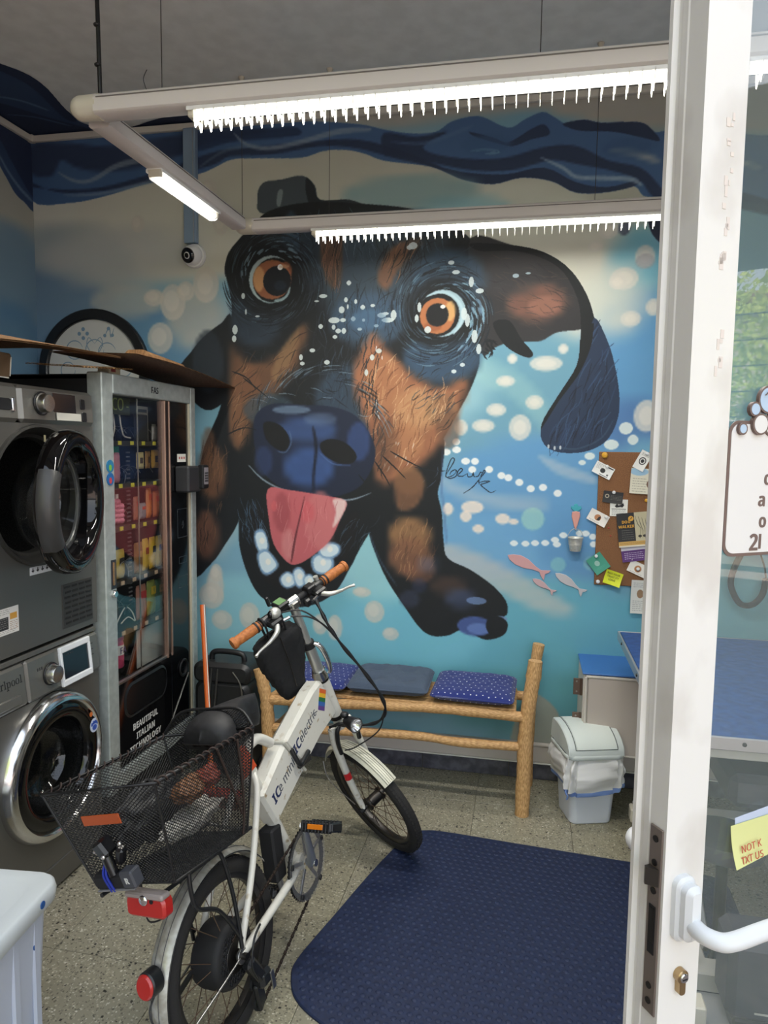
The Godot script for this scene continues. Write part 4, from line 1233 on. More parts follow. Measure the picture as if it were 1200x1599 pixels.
	var fishes := [[Vector3(0.005, 1.02, BACK), -24.0, 1.0, "largest pink flat fish decoration on the painted wall", rgb(196, 150, 152)], [Vector3(0.085, 0.925, BACK), -30.0, 0.58, "smallest pink flat fish decoration below the largest one", rgb(190, 160, 164)], [Vector3(0.20, 0.945, BACK), -32.0, 0.78, "pale grey flat fish decoration nearest the pin board", rgb(186, 182, 186)]]
	for f in fishes:
		var fo := thing("fish_decoration", f[3], "decoration", f[0], "flat fish on the wall", Basis(Vector3.BACK, deg_to_rad(f[1])))
		var k: float = f[2]
		var body := []
		for q in [[-0.09, 0.0], [-0.07, 0.014], [-0.035, 0.026], [0.005, 0.024], [0.045, 0.010], [0.075, 0.004], [0.115, 0.022], [0.112, 0.008], [0.100, -0.004], [0.108, -0.034], [0.088, -0.022], [0.072, -0.006], [0.04, -0.010], [0.0, -0.022], [-0.04, -0.024], [-0.075, -0.014]]:
			body.append(Vector2(q[0], q[1]) * k)
		obj("fish", MB.new().prism(body, 0.0005, 0.005, 0.001), mt("fish_%d" % int(k * 100), f[4], 0.6), fo)
	pin_board()

func card_image(w: int, h: int, base: Color) -> Image:
	var im := Image.create(w, h, false, Image.FORMAT_RGBA8)
	im.fill(base)
	return im

func lines(im: Image, x: int, y: int, w: int, rows: int, step: int, c: Color, th := 2) -> void:
	for r in rows:
		var xx := x
		while xx < x + w:
			var k := rng.randi_range(4, 12)
			im.fill_rect(Rect2i(xx, y + r * step, mini(k, x + w - xx), th), c)
			xx += k + 3

func slip(called: String, label: String, category: String, at: Vector3, deg: float, w: float, h: float, im: Image, curl := 0.004, pin = null, thick := 0.0006) -> Node3D:
	var o := thing(called, label, category, at, "papers on the pin board", Basis(Vector3.BACK, deg_to_rad(deg)))
	var m := MB.new().sheet(8, 6, func(u, v): return Vector3((u - 0.5) * w, (v - 0.5) * h, curl * pow(absf(v - 0.75) * 1.3, 2) + curl * 0.6 * pow(absf(u - 0.5) * 1.6, 2)), thick)
	obj("sheet", m, img_mat("print_" + str(M.size()), im, 0.6), o)
	if pin != null:
		obj("pin", MB.new().lathe([Vector2(0, 0.012), Vector2(0.006, 0.011), Vector2(0.0075, 0.008), Vector2(0.006, 0.004), Vector2(0.003, 0.002), Vector2(0.003, -0.002)], 12, Transform3D(Basis(Vector3.RIGHT, PI / 2), pin)), M.white_plastic, o)
	return o

func pin_board() -> void:
	var cork := noise_tex(31, 0.12, Color(0.62, 0.60, 0.58), Color(1, 1, 1), 256, 4)
	var bd := thing("pin_board", "brown cork pin board covered with cards beside the door", "board", Vector3(0.5, 1.24, BACK))
	var plate := MB.new().box(Vector3(0, 0, 0.006), Vector3(0.375, 0.60, 0.010), 0.002)
	obj("cork_sheet", plate, worn("cork", rgb(156, 110, 74), 0.9, 0.0, cork, Vector3(9, 9, 9)), bd)
	var yel := mt("pin_yellow", rgb(212, 158, 40), 0.35)
	for q in [[Vector3(-0.165, 0.285, 0.011), yel, 1.7], [Vector3(0.02, 0.088, 0.011), yel, 1.0], [Vector3(-0.172, -0.285, 0.011), M.white_plastic, 1.1], [Vector3(-0.135, -0.04, 0.011), mt("pin_red", rgb(150, 50, 40), 0.4), 0.5], [Vector3(-0.125, -0.075, 0.011), M.pin_red, 0.5]]:
		var k: float = q[2]
		obj("board_pin", MB.new().lathe([Vector2(0, 0.010 * k), Vector2(0.006 * k, 0.009 * k), Vector2(0.008 * k, 0.006 * k), Vector2(0.005 * k, 0.001), Vector2(0.003, 0.0)], 14, Transform3D(Basis(Vector3.RIGHT, PI / 2), q[0])), q[1], bd)
	var z := BACK + 0.0125
	var dark := rgb(34, 34, 38)
	var im := card_image(128, 84, rgb(226, 228, 226))
	art = im
	fill(PackedVector2Array(circle(17, 12, Vector2(62, 46))), dark, 0); lines(im, 12, 10, 46, 5, 8, rgb(90, 92, 98)); im.fill_rect(Rect2i(60, 6, 62, 8), dark); im.fill_rect(Rect2i(50, 74, 60, 4), dark); im.fill_rect(Rect2i(96, 56, 12, 12), rgb(80, 80, 84))
	slip("business_card", "white card with a black dog picture overhanging the board's left edge near its top", "card", Vector3(0.332, 1.458, z), -27, 0.086, 0.054, im, 0.006, Vector3(0.005, 0.022, 0.003))
	im = card_image(84, 128, rgb(228, 228, 224)); art = im
	fill(PackedVector2Array(circle(26, 20, Vector2(44, 66))), dark, 0); fill(PackedVector2Array(circle(19, 18, Vector2(44, 66))), rgb(228, 228, 224), 0); fill(PackedVector2Array(circle(13, 12, Vector2(44, 66))), dark, 0)
	lines(im, 14, 14, 56, 3, 7, rgb(80, 82, 88))
	slip("business_card", "white upright card with a black ring emblem at the top of the pin board", "card", Vector3(0.496, 1.503, z), -28, 0.050, 0.086, im, 0.005, Vector3(0.0, 0.036, 0.003))
	im = card_image(128, 110, rgb(212, 208, 190)); art = im
	fill(PackedVector2Array(circle(40, 14, Vector2(34, 14), 18)), rgb(150, 186, 212), 1); lines(im, 10, 44, 60, 6, 11, rgb(130, 128, 118)); fill(PackedVector2Array(circle(22, 16, Vector2(92, 66))), rgb(98, 66, 50), 0); fill(PackedVector2Array(circle(10, 12, Vector2(86, 58))), rgb(190, 150, 120), 0); fill(PackedVector2Array(circle(14, 12, Vector2(116, 36))), rgb(60, 70, 80), 0)
	slip("leaflet", "cream leaflet with a blue cloud and round photo at the board's upper right", "leaflet", Vector3(0.512, 1.412, z + 0.002), -3, 0.128, 0.112, im, 0.007)
	im = card_image(128, 78, rgb(40, 40, 42)); art = im
	fill(PackedVector2Array(circle(14, 14, Vector2(26, 34))), rgb(170, 160, 140), 0); fill(PackedVector2Array(circle(8, 12, Vector2(26, 34))), rgb(40, 40, 42), 0); lines(im, 50, 26, 70, 4, 9, rgb(120, 116, 104))
	slip("business_card", "black card with a round gold emblem pinned near the board's left edge", "card", Vector3(0.378, 1.338, z), -6, 0.086, 0.052, im, 0.005, Vector3(0.0, 0.023, 0.003))
	im = card_image(110, 96, rgb(222, 222, 216)); art = im
	fill(PackedVector2Array([Vector2(30, 40), Vector2(44, 24), Vector2(52, 36), Vector2(70, 30), Vector2(82, 20), Vector2(88, 34), Vector2(78, 46), Vector2(64, 44), Vector2(40, 48)]), dark, 0); im.fill_rect(Rect2i(10, 54, 90, 3), dark); lines(im, 12, 62, 86, 4, 8, rgb(70, 70, 76))
	slip("business_card", "white card with black dog silhouettes just under the black card", "card", Vector3(0.405, 1.292, z - 0.0008), 0, 0.075, 0.075, im, 0.003)
	im = card_image(128, 84, rgb(226, 222, 216)); art = im
	fill(PackedVector2Array(circle(22, 16, Vector2(62, 42))), rgb(176, 122, 84), 0); fill(PackedVector2Array([Vector2(60, 60), Vector2(66, 34), Vector2(78, 26), Vector2(80, 58)]), dark, 0); lines(im, 14, 70, 70, 2, 6, rgb(120, 120, 120))
	slip("business_card", "white card with a brown round emblem overhanging the board's left edge at mid height", "card", Vector3(0.318, 1.245, z), -27, 0.088, 0.054, im, 0.006, Vector3(0.028, 0.02, 0.003))
	im = card_image(256, 256, rgb(36, 36, 38)); art = im
	im.fill_rect(Rect2i(128, 0, 128, 214), rgb(186, 178, 148)); im.fill_rect(Rect2i(0, 214, 256, 42), rgb(196, 156, 84)); im.fill_rect(Rect2i(0, 244, 256, 12), rgb(214, 206, 184))
	for k in 5:
		brush([Vector2(134 + 24 * k, 24 + 9 * k), Vector2(150 + 20 * k, 90), Vector2(170 + 14 * k, 120 + 20 * (k % 2)), Vector2(160 + 18 * k, 200)], 5.0, 3.0, rgb(58, 56, 50), 0)
	for k in 3:
		fill(PackedVector2Array(circle(14, 10, Vector2(160 + 34 * k, 180), 10)), rgb(50, 46, 42), 0)
	fill(PackedVector2Array(circle(20, 16, Vector2(104, 44))), rgb(214, 160, 60), 0); brush([Vector2(94, 52), Vector2(108, 40), Vector2(114, 34)], 6.0, 6.0, rgb(36, 36, 38), 0); lines(im, 30, 130, 84, 5, 16, rgb(140, 138, 130))
	lines(im, 10, 224, 230, 2, 8, rgb(90, 70, 40))
	var dw := slip("leaflet", "black and sepia dog walker leaflet, the largest paper on the board", "leaflet", Vector3(0.478, 1.198, z + 0.003), 7, 0.150, 0.152, im, 0.006)
	lettering("DOG\nWALKER", 0.0125, Vector3(-0.036, 0.026, 0.0045), Basis(), mt("leaflet_gold", rgb(214, 160, 60), 0.6), dw, "title", 0.0006, "Droid Sans", true)
	im = card_image(128, 90, rgb(200, 196, 206)); art = im
	im.fill_rect(Rect2i(0, 30, 128, 60), rgb(84, 44, 110)); lines(im, 14, 42, 100, 4, 10, rgb(190, 178, 204), 3)
	slip("leaflet", "purple leaflet tucked under the dog walker leaflet", "leaflet", Vector3(0.477, 1.092, z), 9, 0.104, 0.075, im, 0.004)
	im = card_image(128, 84, rgb(226, 222, 214)); art = im
	fill(PackedVector2Array(circle(24, 16, Vector2(66, 44))), rgb(176, 124, 86), 0); fill(PackedVector2Array(circle(12, 12, Vector2(70, 48))), rgb(60, 46, 40), 0); lines(im, 20, 74, 90, 1, 6, rgb(120, 120, 120))
	slip("business_card", "white card with a brown dog badge below the purple leaflet", "card", Vector3(0.497, 1.022, z + 0.001), -24, 0.082, 0.054, im, 0.005, Vector3(0.0, 0.0, 0.003))
	im = card_image(128, 128, rgb(66, 150, 128)); art = im
	fill(PackedVector2Array(circle(20, 16, Vector2(56, 60))), rgb(150, 190, 178), 0); lines(im, 30, 92, 70, 2, 8, rgb(90, 170, 150))
	slip("note_card", "green square card set on its corner at the board's lower left", "card", Vector3(0.327, 1.038, z), 38, 0.072, 0.082, im, 0.006, Vector3(0.012, 0.034, 0.003))
	im = card_image(128, 108, rgb(206, 214, 40)); art = im
	var yn := slip("sticky_note", "bright yellow sticky note with handwriting at the board's bottom edge", "note", Vector3(0.392, 0.975, z + 0.002), -17, 0.076, 0.062, im, 0.016)
	lettering("NOT YOUR\nTRUST IT?\nLEAVE", 0.0085, Vector3(-0.002, 0.004, 0.0075), Basis(), M.ink, yn, "handwriting", 0.0005)
	im = card_image(90, 160, rgb(206, 206, 200)); art = im
	lines(im, 10, 14, 70, 3, 9, rgb(120, 122, 126)); fill(PackedVector2Array(circle(16, 10, Vector2(44, 66), 22)), rgb(140, 112, 84), 0); lines(im, 10, 100, 70, 6, 9, rgb(110, 112, 116))
	slip("leaflet", "tall white leaflet with a small dog picture hanging below the board", "leaflet", Vector3(0.513, 0.895, z + 0.001), -1, 0.082, 0.150, im, 0.010)

# ---------------------------------------------------------------- washers, dryer, vending machine
func B90() -> Basis: return Basis(Vector3.UP, PI / 2)

func shell(o: Node3D, y0: float, y1: float) -> void:   # hollow cabinet, open to the front
	var h := y1 - y0
	var m := MB.new()
	for s in [-1, 1]:
		m.box(Vector3(0.288 * s, y0 + h / 2, -0.30), Vector3(0.02, h - 0.01, 0.57), 0.006)
	m.box(Vector3(0, y1 - 0.010, -0.30), Vector3(0.598, 0.018, 0.57), 0.006).box(Vector3(0, y0 + 0.012, -0.30), Vector3(0.598, 0.018, 0.57), 0.006).box(Vector3(0, y0 + h / 2, -0.575), Vector3(0.598, h - 0.01, 0.02), 0.004)
	obj("body", m, mt("graphite", rgb(106, 104, 99), 0.38, 0.55), o)

func holed(hole: Vector2, r: float, y0: float, y1: float) -> MB:   # machine front with a round opening
	var face := MB.new()
	for i in 48:
		var a0 := TAU * i / 48
		var a1 := TAU * (i + 1) / 48
		var edge := func(an: float) -> Vector2:
			var v := Vector2(cos(an), sin(an))
			var k := 1e9
			if v.x > 1e-6: k = minf(k, (0.298 - hole.x) / v.x)
			if v.x < -1e-6: k = minf(k, (-0.298 - hole.x) / v.x)
			if v.y > 1e-6: k = minf(k, (y1 - hole.y) / v.y)
			if v.y < -1e-6: k = minf(k, (y0 - hole.y) / v.y)
			return hole + v * k
		var i0 := hole + Vector2(cos(a0), sin(a0)) * r
		var i1 := hole + Vector2(cos(a1), sin(a1)) * r
		var o0: Vector2 = edge.call(a0)
		var o1: Vector2 = edge.call(a1)
		face.quad(Vector3(i0.x, i0.y, 0), Vector3(i1.x, i1.y, 0), Vector3(o1.x, o1.y, 0), Vector3(o0.x, o0.y, 0), Vector3(0, 0, 1))
		if (o0 - o1).length() > 0.01 and absf(o0.x - o1.x) > 0.001 and absf(o0.y - o1.y) > 0.001:
			var cx := Vector2(o0.x if absf(absf(o0.x) - 0.298) < 0.001 else o1.x, o0.y if absf(absf(o0.x) - 0.298) > 0.001 else o1.y)
			face.face(Vector3(o0.x, o0.y, 0), Vector3(o1.x, o1.y, 0), Vector3(cx.x, cx.y, 0), Vector3(0, 0, 1))
	return face

func knob(o: Node3D, at: Vector3, r: float) -> void:
	var t := Transform3D(Basis(Vector3.RIGHT, PI / 2), at)
	var k := obj("program_knob", MB.new().lathe([Vector2(0, 0.0), Vector2(r * 1.12, 0.0), Vector2(r * 1.12, 0.006), Vector2(r, 0.008), Vector2(r * 0.98, 0.026), Vector2(r * 0.9, 0.03), Vector2(0, 0.031)], 32, t), worn("brushed", rgb(196, 194, 188), 0.28, 1.0, noise_tex(41, 0.3, Color(0.8, 0.8, 0.8), Color(1, 1, 1), 128), Vector3(30, 4, 30)), o)
	obj("knob_skirt", ring(MB.new(), r * 1.1, r * 1.3, -0.001, 0.004, Transform3D(Basis(), at), 0.001, 32), M.black_plastic, o)

func machines() -> void:
	var graph := mt("graphite", rgb(106, 104, 99), 0.38, 0.55)
	var fascia := mt("graphite_fascia", rgb(124, 122, 116), 0.34, 0.6)
	var gloss := mt("door_black", rgb(8, 8, 9), 0.06)
	var glass := mt("door_glass", Color(0.05, 0.055, 0.055, 0.30), 0.03, 0.0, {"transparency": BaseMaterial3D.TRANSPARENCY_ALPHA})
	var steel_drum := worn("drum_steel", rgb(120, 120, 118), 0.35, 0.9, noise_tex(43, 0.1, Color(0.55, 0.55, 0.55), Color(1, 1, 1), 128), Vector3(12, 12, 12))
	# ---- washing machine (below)
	var w := thing("washing_machine", "graphite front loading washing machine on the floor with a shut chrome ringed door", "washing machine", Vector3(-1.56, 0, -2.05), "", B90())
	shell(w, 0.008, 0.85)
	for sx in [-1, 1]:
		obj("foot", MB.new().lathe([Vector2(0, 0), Vector2(0.022, 0), Vector2(0.022, 0.012), Vector2(0, 0.012)], 14, Transform3D(Basis(), Vector3(0.24 * sx, 0.0, -0.06))), M.black_plastic, w)
	obj("front_panel", holed(Vector2(0.018, 0.455), 0.224, 0.100, 0.706), graph, w)
	obj("kick_panel", MB.new().box(Vector3(0, 0.052, -0.012), Vector3(0.596, 0.088, 0.022), 0.004), graph, w)
	var tilt := Transform3D(Basis(Vector3.RIGHT, -0.10), Vector3(0, 0.778, -0.010))
	obj("fascia", MB.new().box(Vector3(0.1, 0, 0), Vector3(0.392, 0.138, 0.034), 0.008, tilt), fascia, w)
	var dr := obj("detergent_drawer", MB.new().box(Vector3(-0.198, 0, 0), Vector3(0.198, 0.136, 0.034), 0.008, tilt), fascia, w)
	obj("drawer_pull", MB.new().prism(rrect(0.13, 0.030, 0.008, 3, Vector2(-0.20, -0.038)), 0.0165, 0.024, 0.003, tilt), mt("pull_silver", rgb(150, 148, 142), 0.3, 0.8), dr)
	lettering("Whirlpool", 0.024, tilt * Vector3(-0.20, 0.022, 0.0172), Basis(Vector3.RIGHT, -0.10), mt("logo_dark", rgb(40, 40, 40), 0.4), w, "brand_lettering", 0.0012, "Droid Serif")
	knob(w, Vector3(0.016, 0.775, 0.008), 0.030)
	var fr := MB.new()
	for q in [[Vector3(0.147, 0.058, 0.022), Vector3(0.168, 0.022, 0.014)], [Vector3(0.147, -0.058, 0.022), Vector3(0.168, 0.022, 0.014)]]:
		fr.box(q[0], q[1], 0.003, tilt)
	for sx in [-1, 1]:
		fr.box(Vector3(0.147 + sx * 0.079, 0, 0.022), Vector3(0.012, 0.10, 0.014), 0.003, tilt)
	obj("display_frame", fr, M.white_plastic, w)
	obj("display", MB.new().box(Vector3(0.147, 0, 0.019), Vector3(0.148, 0.096, 0.006), 0.001, tilt), mt("screen_dark", rgb(28, 31, 36), 0.1), w)
	var ic := MB.new()
	for k in 4:
		ic.box(Vector3(0.098 + 0.012 * k, 0.036, 0.0222), Vector3(0.007, 0.003, 0.0006), 0.0, tilt)
	for k in 3:
		ic.box(Vector3(0.012 - 0.055 + 0.01 * k, 0.026, 0.0175), Vector3(0.006, 0.010, 0.0006), 0.0, tilt).box(Vector3(0.25, 0.035 - 0.02 * k, 0.0175), Vector3(0.016, 0.003, 0.0006), 0.0, tilt)
	stuff(obj("small_marks", ic, mt("mark_dark", rgb(56, 56, 56), 0.5), w))
	var dc := Transform3D(Basis(), Vector3(0.018, 0.455, 0.0))
	obj("door_ring", MB.new().lathe([Vector2(0.252, -0.004), Vector2(0.252, 0.012), Vector2(0.245, 0.030), Vector2(0.232, 0.042), Vector2(0.220, 0.044), Vector2(0.212, 0.036), Vector2(0.208, 0.020)], 64, dc * Transform3D(Basis(Vector3.RIGHT, PI / 2), Vector3.ZERO)), M.chrome, w)
	var dg := obj("door", MB.new().lathe([Vector2(0.214, 0.030), Vector2(0.200, 0.040), Vector2(0.172, 0.040), Vector2(0.160, 0.030), Vector2(0.155, 0.012)], 64, dc * Transform3D(Basis(Vector3.RIGHT, PI / 2), Vector3.ZERO)), gloss, w)
	obj("door_bowl", MB.new().lathe([Vector2(0.158, 0.022), Vector2(0.150, -0.02), Vector2(0.138, -0.06), Vector2(0.115, -0.085), Vector2(0.07, -0.098), Vector2(0, -0.10)], 56, dc * Transform3D(Basis(Vector3.RIGHT, PI / 2), Vector3.ZERO)), mt("bowl_glass", rgb(16, 17, 16, 0.35), 0.04, 0.0, {"transparency": BaseMaterial3D.TRANSPARENCY_ALPHA}), dg)
	obj("drum", MB.new().lathe([Vector2(0.222, -0.004), Vector2(0.19, -0.03), Vector2(0.19, -0.05), Vector2(0.235, -0.10), Vector2(0.235, -0.46), Vector2(0, -0.47)], 48, dc * Transform3D(Basis(Vector3.RIGHT, PI / 2), Vector3.ZERO)), steel_drum, w)
	var paw := Transform3D(Basis(), Vector3(0.204, 0.530, 0.0395))
	var pm := obj("paw_sticker", MB.new().prism(circle(0.026, 20, Vector2(0, -0.004)), 0.0, 0.0012, 0.0, paw), mt("sticker_white", rgb(196, 204, 224), 0.4), dg)
	var toes := MB.new().prism(circle(0.013, 16, Vector2(0, -0.012), 0.010), 0.0012, 0.002, 0.0, paw)
	for k in 4:
		toes.prism(circle(0.0052, 10, Vector2(-0.015 + 0.010 * k, 0.002 + 0.007 * (1.0 - absf(k - 1.5) / 1.5)), 0.007), 0.0012, 0.002, 0.0, paw)
	stuff(obj("paw_print", toes, mt("sticker_blue", rgb(52, 84, 170), 0.4), pm))
	obj("orange_sticker", MB.new().prism(circle(0.009, 14, Vector2(0.186, 0.572)), 0.0395, 0.0406), mt("sticker_orange", rgb(196, 104, 46), 0.5), dg)
	# ---- tumble dryer (stacked on it)
	var d := thing("tumble_dryer", "graphite tumble dryer stacked on the washing machine, its black door ajar", "tumble dryer", Vector3(-1.56, 0.872, -2.05), "", B90())
	obj("stacking_shelf", MB.new().box(Vector3(0, -0.012, -0.30), Vector3(0.598, 0.018, 0.585), 0.003), fascia, d)
	shell(d, 0.0, 0.86)
	var hole := Vector2(0.0, 0.505)
	obj("front_panel", holed(hole, 0.225, 0.012, 0.738), graph, d)
	var hc := Transform3D(Basis(Vector3.RIGHT, PI / 2), Vector3(hole.x, hole.y, 0))
	obj("opening_ring", MB.new().lathe([Vector2(0.232, -0.002), Vector2(0.230, 0.010), Vector2(0.222, 0.012), Vector2(0.208, -0.004), Vector2(0.200, -0.03), Vector2(0.190, -0.034), Vector2(0.186, -0.06)], 56, hc), mt("ring_dark", rgb(62, 61, 58), 0.4, 0.4), d)
	obj("drum", MB.new().lathe([Vector2(0.186, -0.055), Vector2(0.25, -0.09), Vector2(0.25, -0.50), Vector2(0, -0.51)], 48, hc), steel_drum, d)
	var holes := MB.new()
	for i in 12:
		for k in 9:
			var rr := 0.03 + 0.024 * k
			var an := TAU * (i + 0.5 * (k % 2)) / 12
			holes.box(Vector3(hole.x + cos(an) * rr, hole.y + sin(an) * rr, -0.5085), Vector3(0.008, 0.008, 0.002), 0.0)
	stuff(obj("drum_holes", holes, M.black_matte, d))
	var tt := Transform3D(Basis(Vector3.RIGHT, -0.06), Vector3(0, 0.797, -0.006))
	obj("fascia", MB.new().box(Vector3(0.104, 0, 0), Vector3(0.386, 0.118, 0.03), 0.012, tt), fascia, d)
	var wt := obj("water_drawer", MB.new().box(Vector3(-0.193, 0, 0), Vector3(0.202, 0.118, 0.03), 0.012, tt), fascia, d)
	obj("drawer_recess", MB.new().prism(rrect(0.14, 0.036, 0.008, 3, Vector2(-0.20, -0.006)), 0.0145, 0.0175, 0.001, tt), M.black_plastic, wt)
	obj("recess_rim", MB.new().prism(rrect(0.012, 0.044, 0.005, 3, Vector2(-0.124, -0.006)), 0.0145, 0.021, 0.002, tt), M.chrome, wt)
	knob(d, Vector3(0.008, 0.803, 0.010), 0.030)
	obj("display", MB.new().box(Vector3(0.127, 0.012, 0.0145), Vector3(0.122, 0.062, 0.004), 0.001, tt), M.screen_dark, d)
	obj("reflective_label", MB.new().box(Vector3(0.142, -0.034, 0.019), Vector3(0.13, 0.026, 0.004), 0.001, tt), mt("label_grey", rgb(190, 188, 178), 0.3), d)
	obj("start_button", MB.new().prism(rrect(0.026, 0.036, 0.006, 3, Vector2(0.226, 0.014)), 0.0145, 0.018, 0.001, tt), M.black_plastic, d)
	obj("option_button", MB.new().prism(rrect(0.026, 0.034, 0.006, 3, Vector2(0.232, -0.030)), 0.0145, 0.018, 0.001, tt), M.black_plastic, d)
	var gr := obj("lint_grille", MB.new().box(Vector3(0.182, 0.111, 0.001), Vector3(0.17, 0.155, 0.004), 0.001), mt("grille_dark", rgb(52, 51, 49), 0.45), d)
	for r in 8:
		for k in 4:
			obj("slot", MB.new().box(Vector3(0.122 + 0.040 * k + 0.004 * (r % 2), 0.177 - 0.018 * r, 0.0035), Vector3(0.031, 0.008, 0.003), 0.001), mt("slot_dark", rgb(22, 22, 22), 0.6), gr)
	obj("safety_label", MB.new().box(Vector3(0.0, 0.262, 0.0006), Vector3(0.12, 0.026, 0.001), 0.0), mt("label_white", rgb(206, 208, 212), 0.5), d)
	var sym := MB.new()
	for k in 5:
		sym.box(Vector3(-0.046 + 0.023 * k, 0.262, 0.0014), Vector3(0.012, 0.004, 0.0004), 0.0, Transform3D()).box(Vector3(-0.046 + 0.023 * k, 0.264, 0.0014), Vector3(0.004, 0.014, 0.0004), 0.0)
	stuff(obj("label_symbols", sym, M.ink, d))
	var sheet := card_image(128, 128, rgb(214, 210, 204))
	sheet.fill_rect(Rect2i(0, 40, 44, 64), rgb(206, 84, 30)); sheet.fill_rect(Rect2i(50, 44, 40, 60), rgb(44, 42, 42)); sheet.fill_rect(Rect2i(96, 30, 26, 30), rgb(206, 150, 60)); lines(sheet, 6, 8, 90, 3, 9, rgb(120, 118, 112)); lines(sheet, 54, 50, 32, 5, 10, rgb(180, 176, 168)); lines(sheet, 96, 70, 28, 5, 9, rgb(150, 90, 40)); lines(sheet, 6, 110, 110, 2, 8, rgb(120, 118, 112))
	obj("energy_sheet", panel_uv(Vector3(-0.272, 0.085, 0.0008), Vector3(-0.118, 0.085, 0.0008), Vector3(-0.118, 0.168, 0.0008), Vector3(-0.272, 0.168, 0.0008), Vector3(0, 0, 1)), img_mat("energy_print", sheet, 0.4), d)
	obj("white_tag", MB.new().box(Vector3(-0.245, 0.262, 0.012), Vector3(0.034, 0.06, 0.002), 0.0, Transform3D(Basis(Vector3.BACK, 0.4), Vector3(0.06, 0.1, 0))), M.paper, d)
	# the door stands ajar, hinged at the right
	var th := deg_to_rad(15.0)
	var hin := Vector3(0.238, 0.485, 0.028)
	var dt := Transform3D(Basis(Vector3.UP, th), hin) * Transform3D(Basis(), Vector3(-0.232, 0, 0))
	var dl := dt * Transform3D(Basis(Vector3.RIGHT, PI / 2), Vector3.ZERO)
	var door := obj("door", MB.new().lathe([Vector2(0.165, -0.012), Vector2(0.232, -0.012), Vector2(0.236, 0.006), Vector2(0.232, 0.036), Vector2(0.218, 0.050), Vector2(0.196, 0.052), Vector2(0.180, 0.044), Vector2(0.172, 0.026), Vector2(0.168, 0.0), Vector2(0.165, -0.012)], 64, dl), gloss, d)
	obj("door_bowl", MB.new().lathe([Vector2(0.172, 0.010), Vector2(0.166, -0.02), Vector2(0.156, -0.07), Vector2(0.142, -0.105), Vector2(0.12, -0.122), Vector2(0.08, -0.13), Vector2(0, -0.132)], 56, dl), glass, door)
	obj("inner_rim", ring(MB.new(), 0.150, 0.170, -0.026, -0.016, dt, 0.003, 56), mt("rim_grey", rgb(110, 112, 112), 0.2, 0.6), door)
	obj("grip", MB.new().lathe([Vector2(0.236, -0.002), Vector2(0.2385, 0.006), Vector2(0.2345, 0.038), Vector2(0.220, 0.0525), Vector2(0.200, 0.0535)], 20, dl, PI * 0.80, PI * 1.16), mt("grip_grey", rgb(52, 51, 50), 0.4), door)
	obj("hinge", MB.new().box(hin + Vector3(0.004, 0, -0.014), Vector3(0.03, 0.09, 0.03), 0.006), M.dark_steel, d)
	for q in [[-0.035, 0.232, rgb(150, 140, 110), 0.010], [0.01, 0.228, rgb(170, 150, 100), 0.014], [0.046, 0.219, rgb(196, 196, 186), 0.03]]:
		obj("rating_label", MB.new().box(Vector3(0.0 + q[0] + 0.06, hole.y + 0.214 - 0.02 - absf(q[0]) * 0.25, 0.006), Vector3(q[3], 0.022, 0.001), 0.0), mt("rate_%d" % int(q[3] * 1000), q[2], 0.5), d)
	vending()
	cardboard()

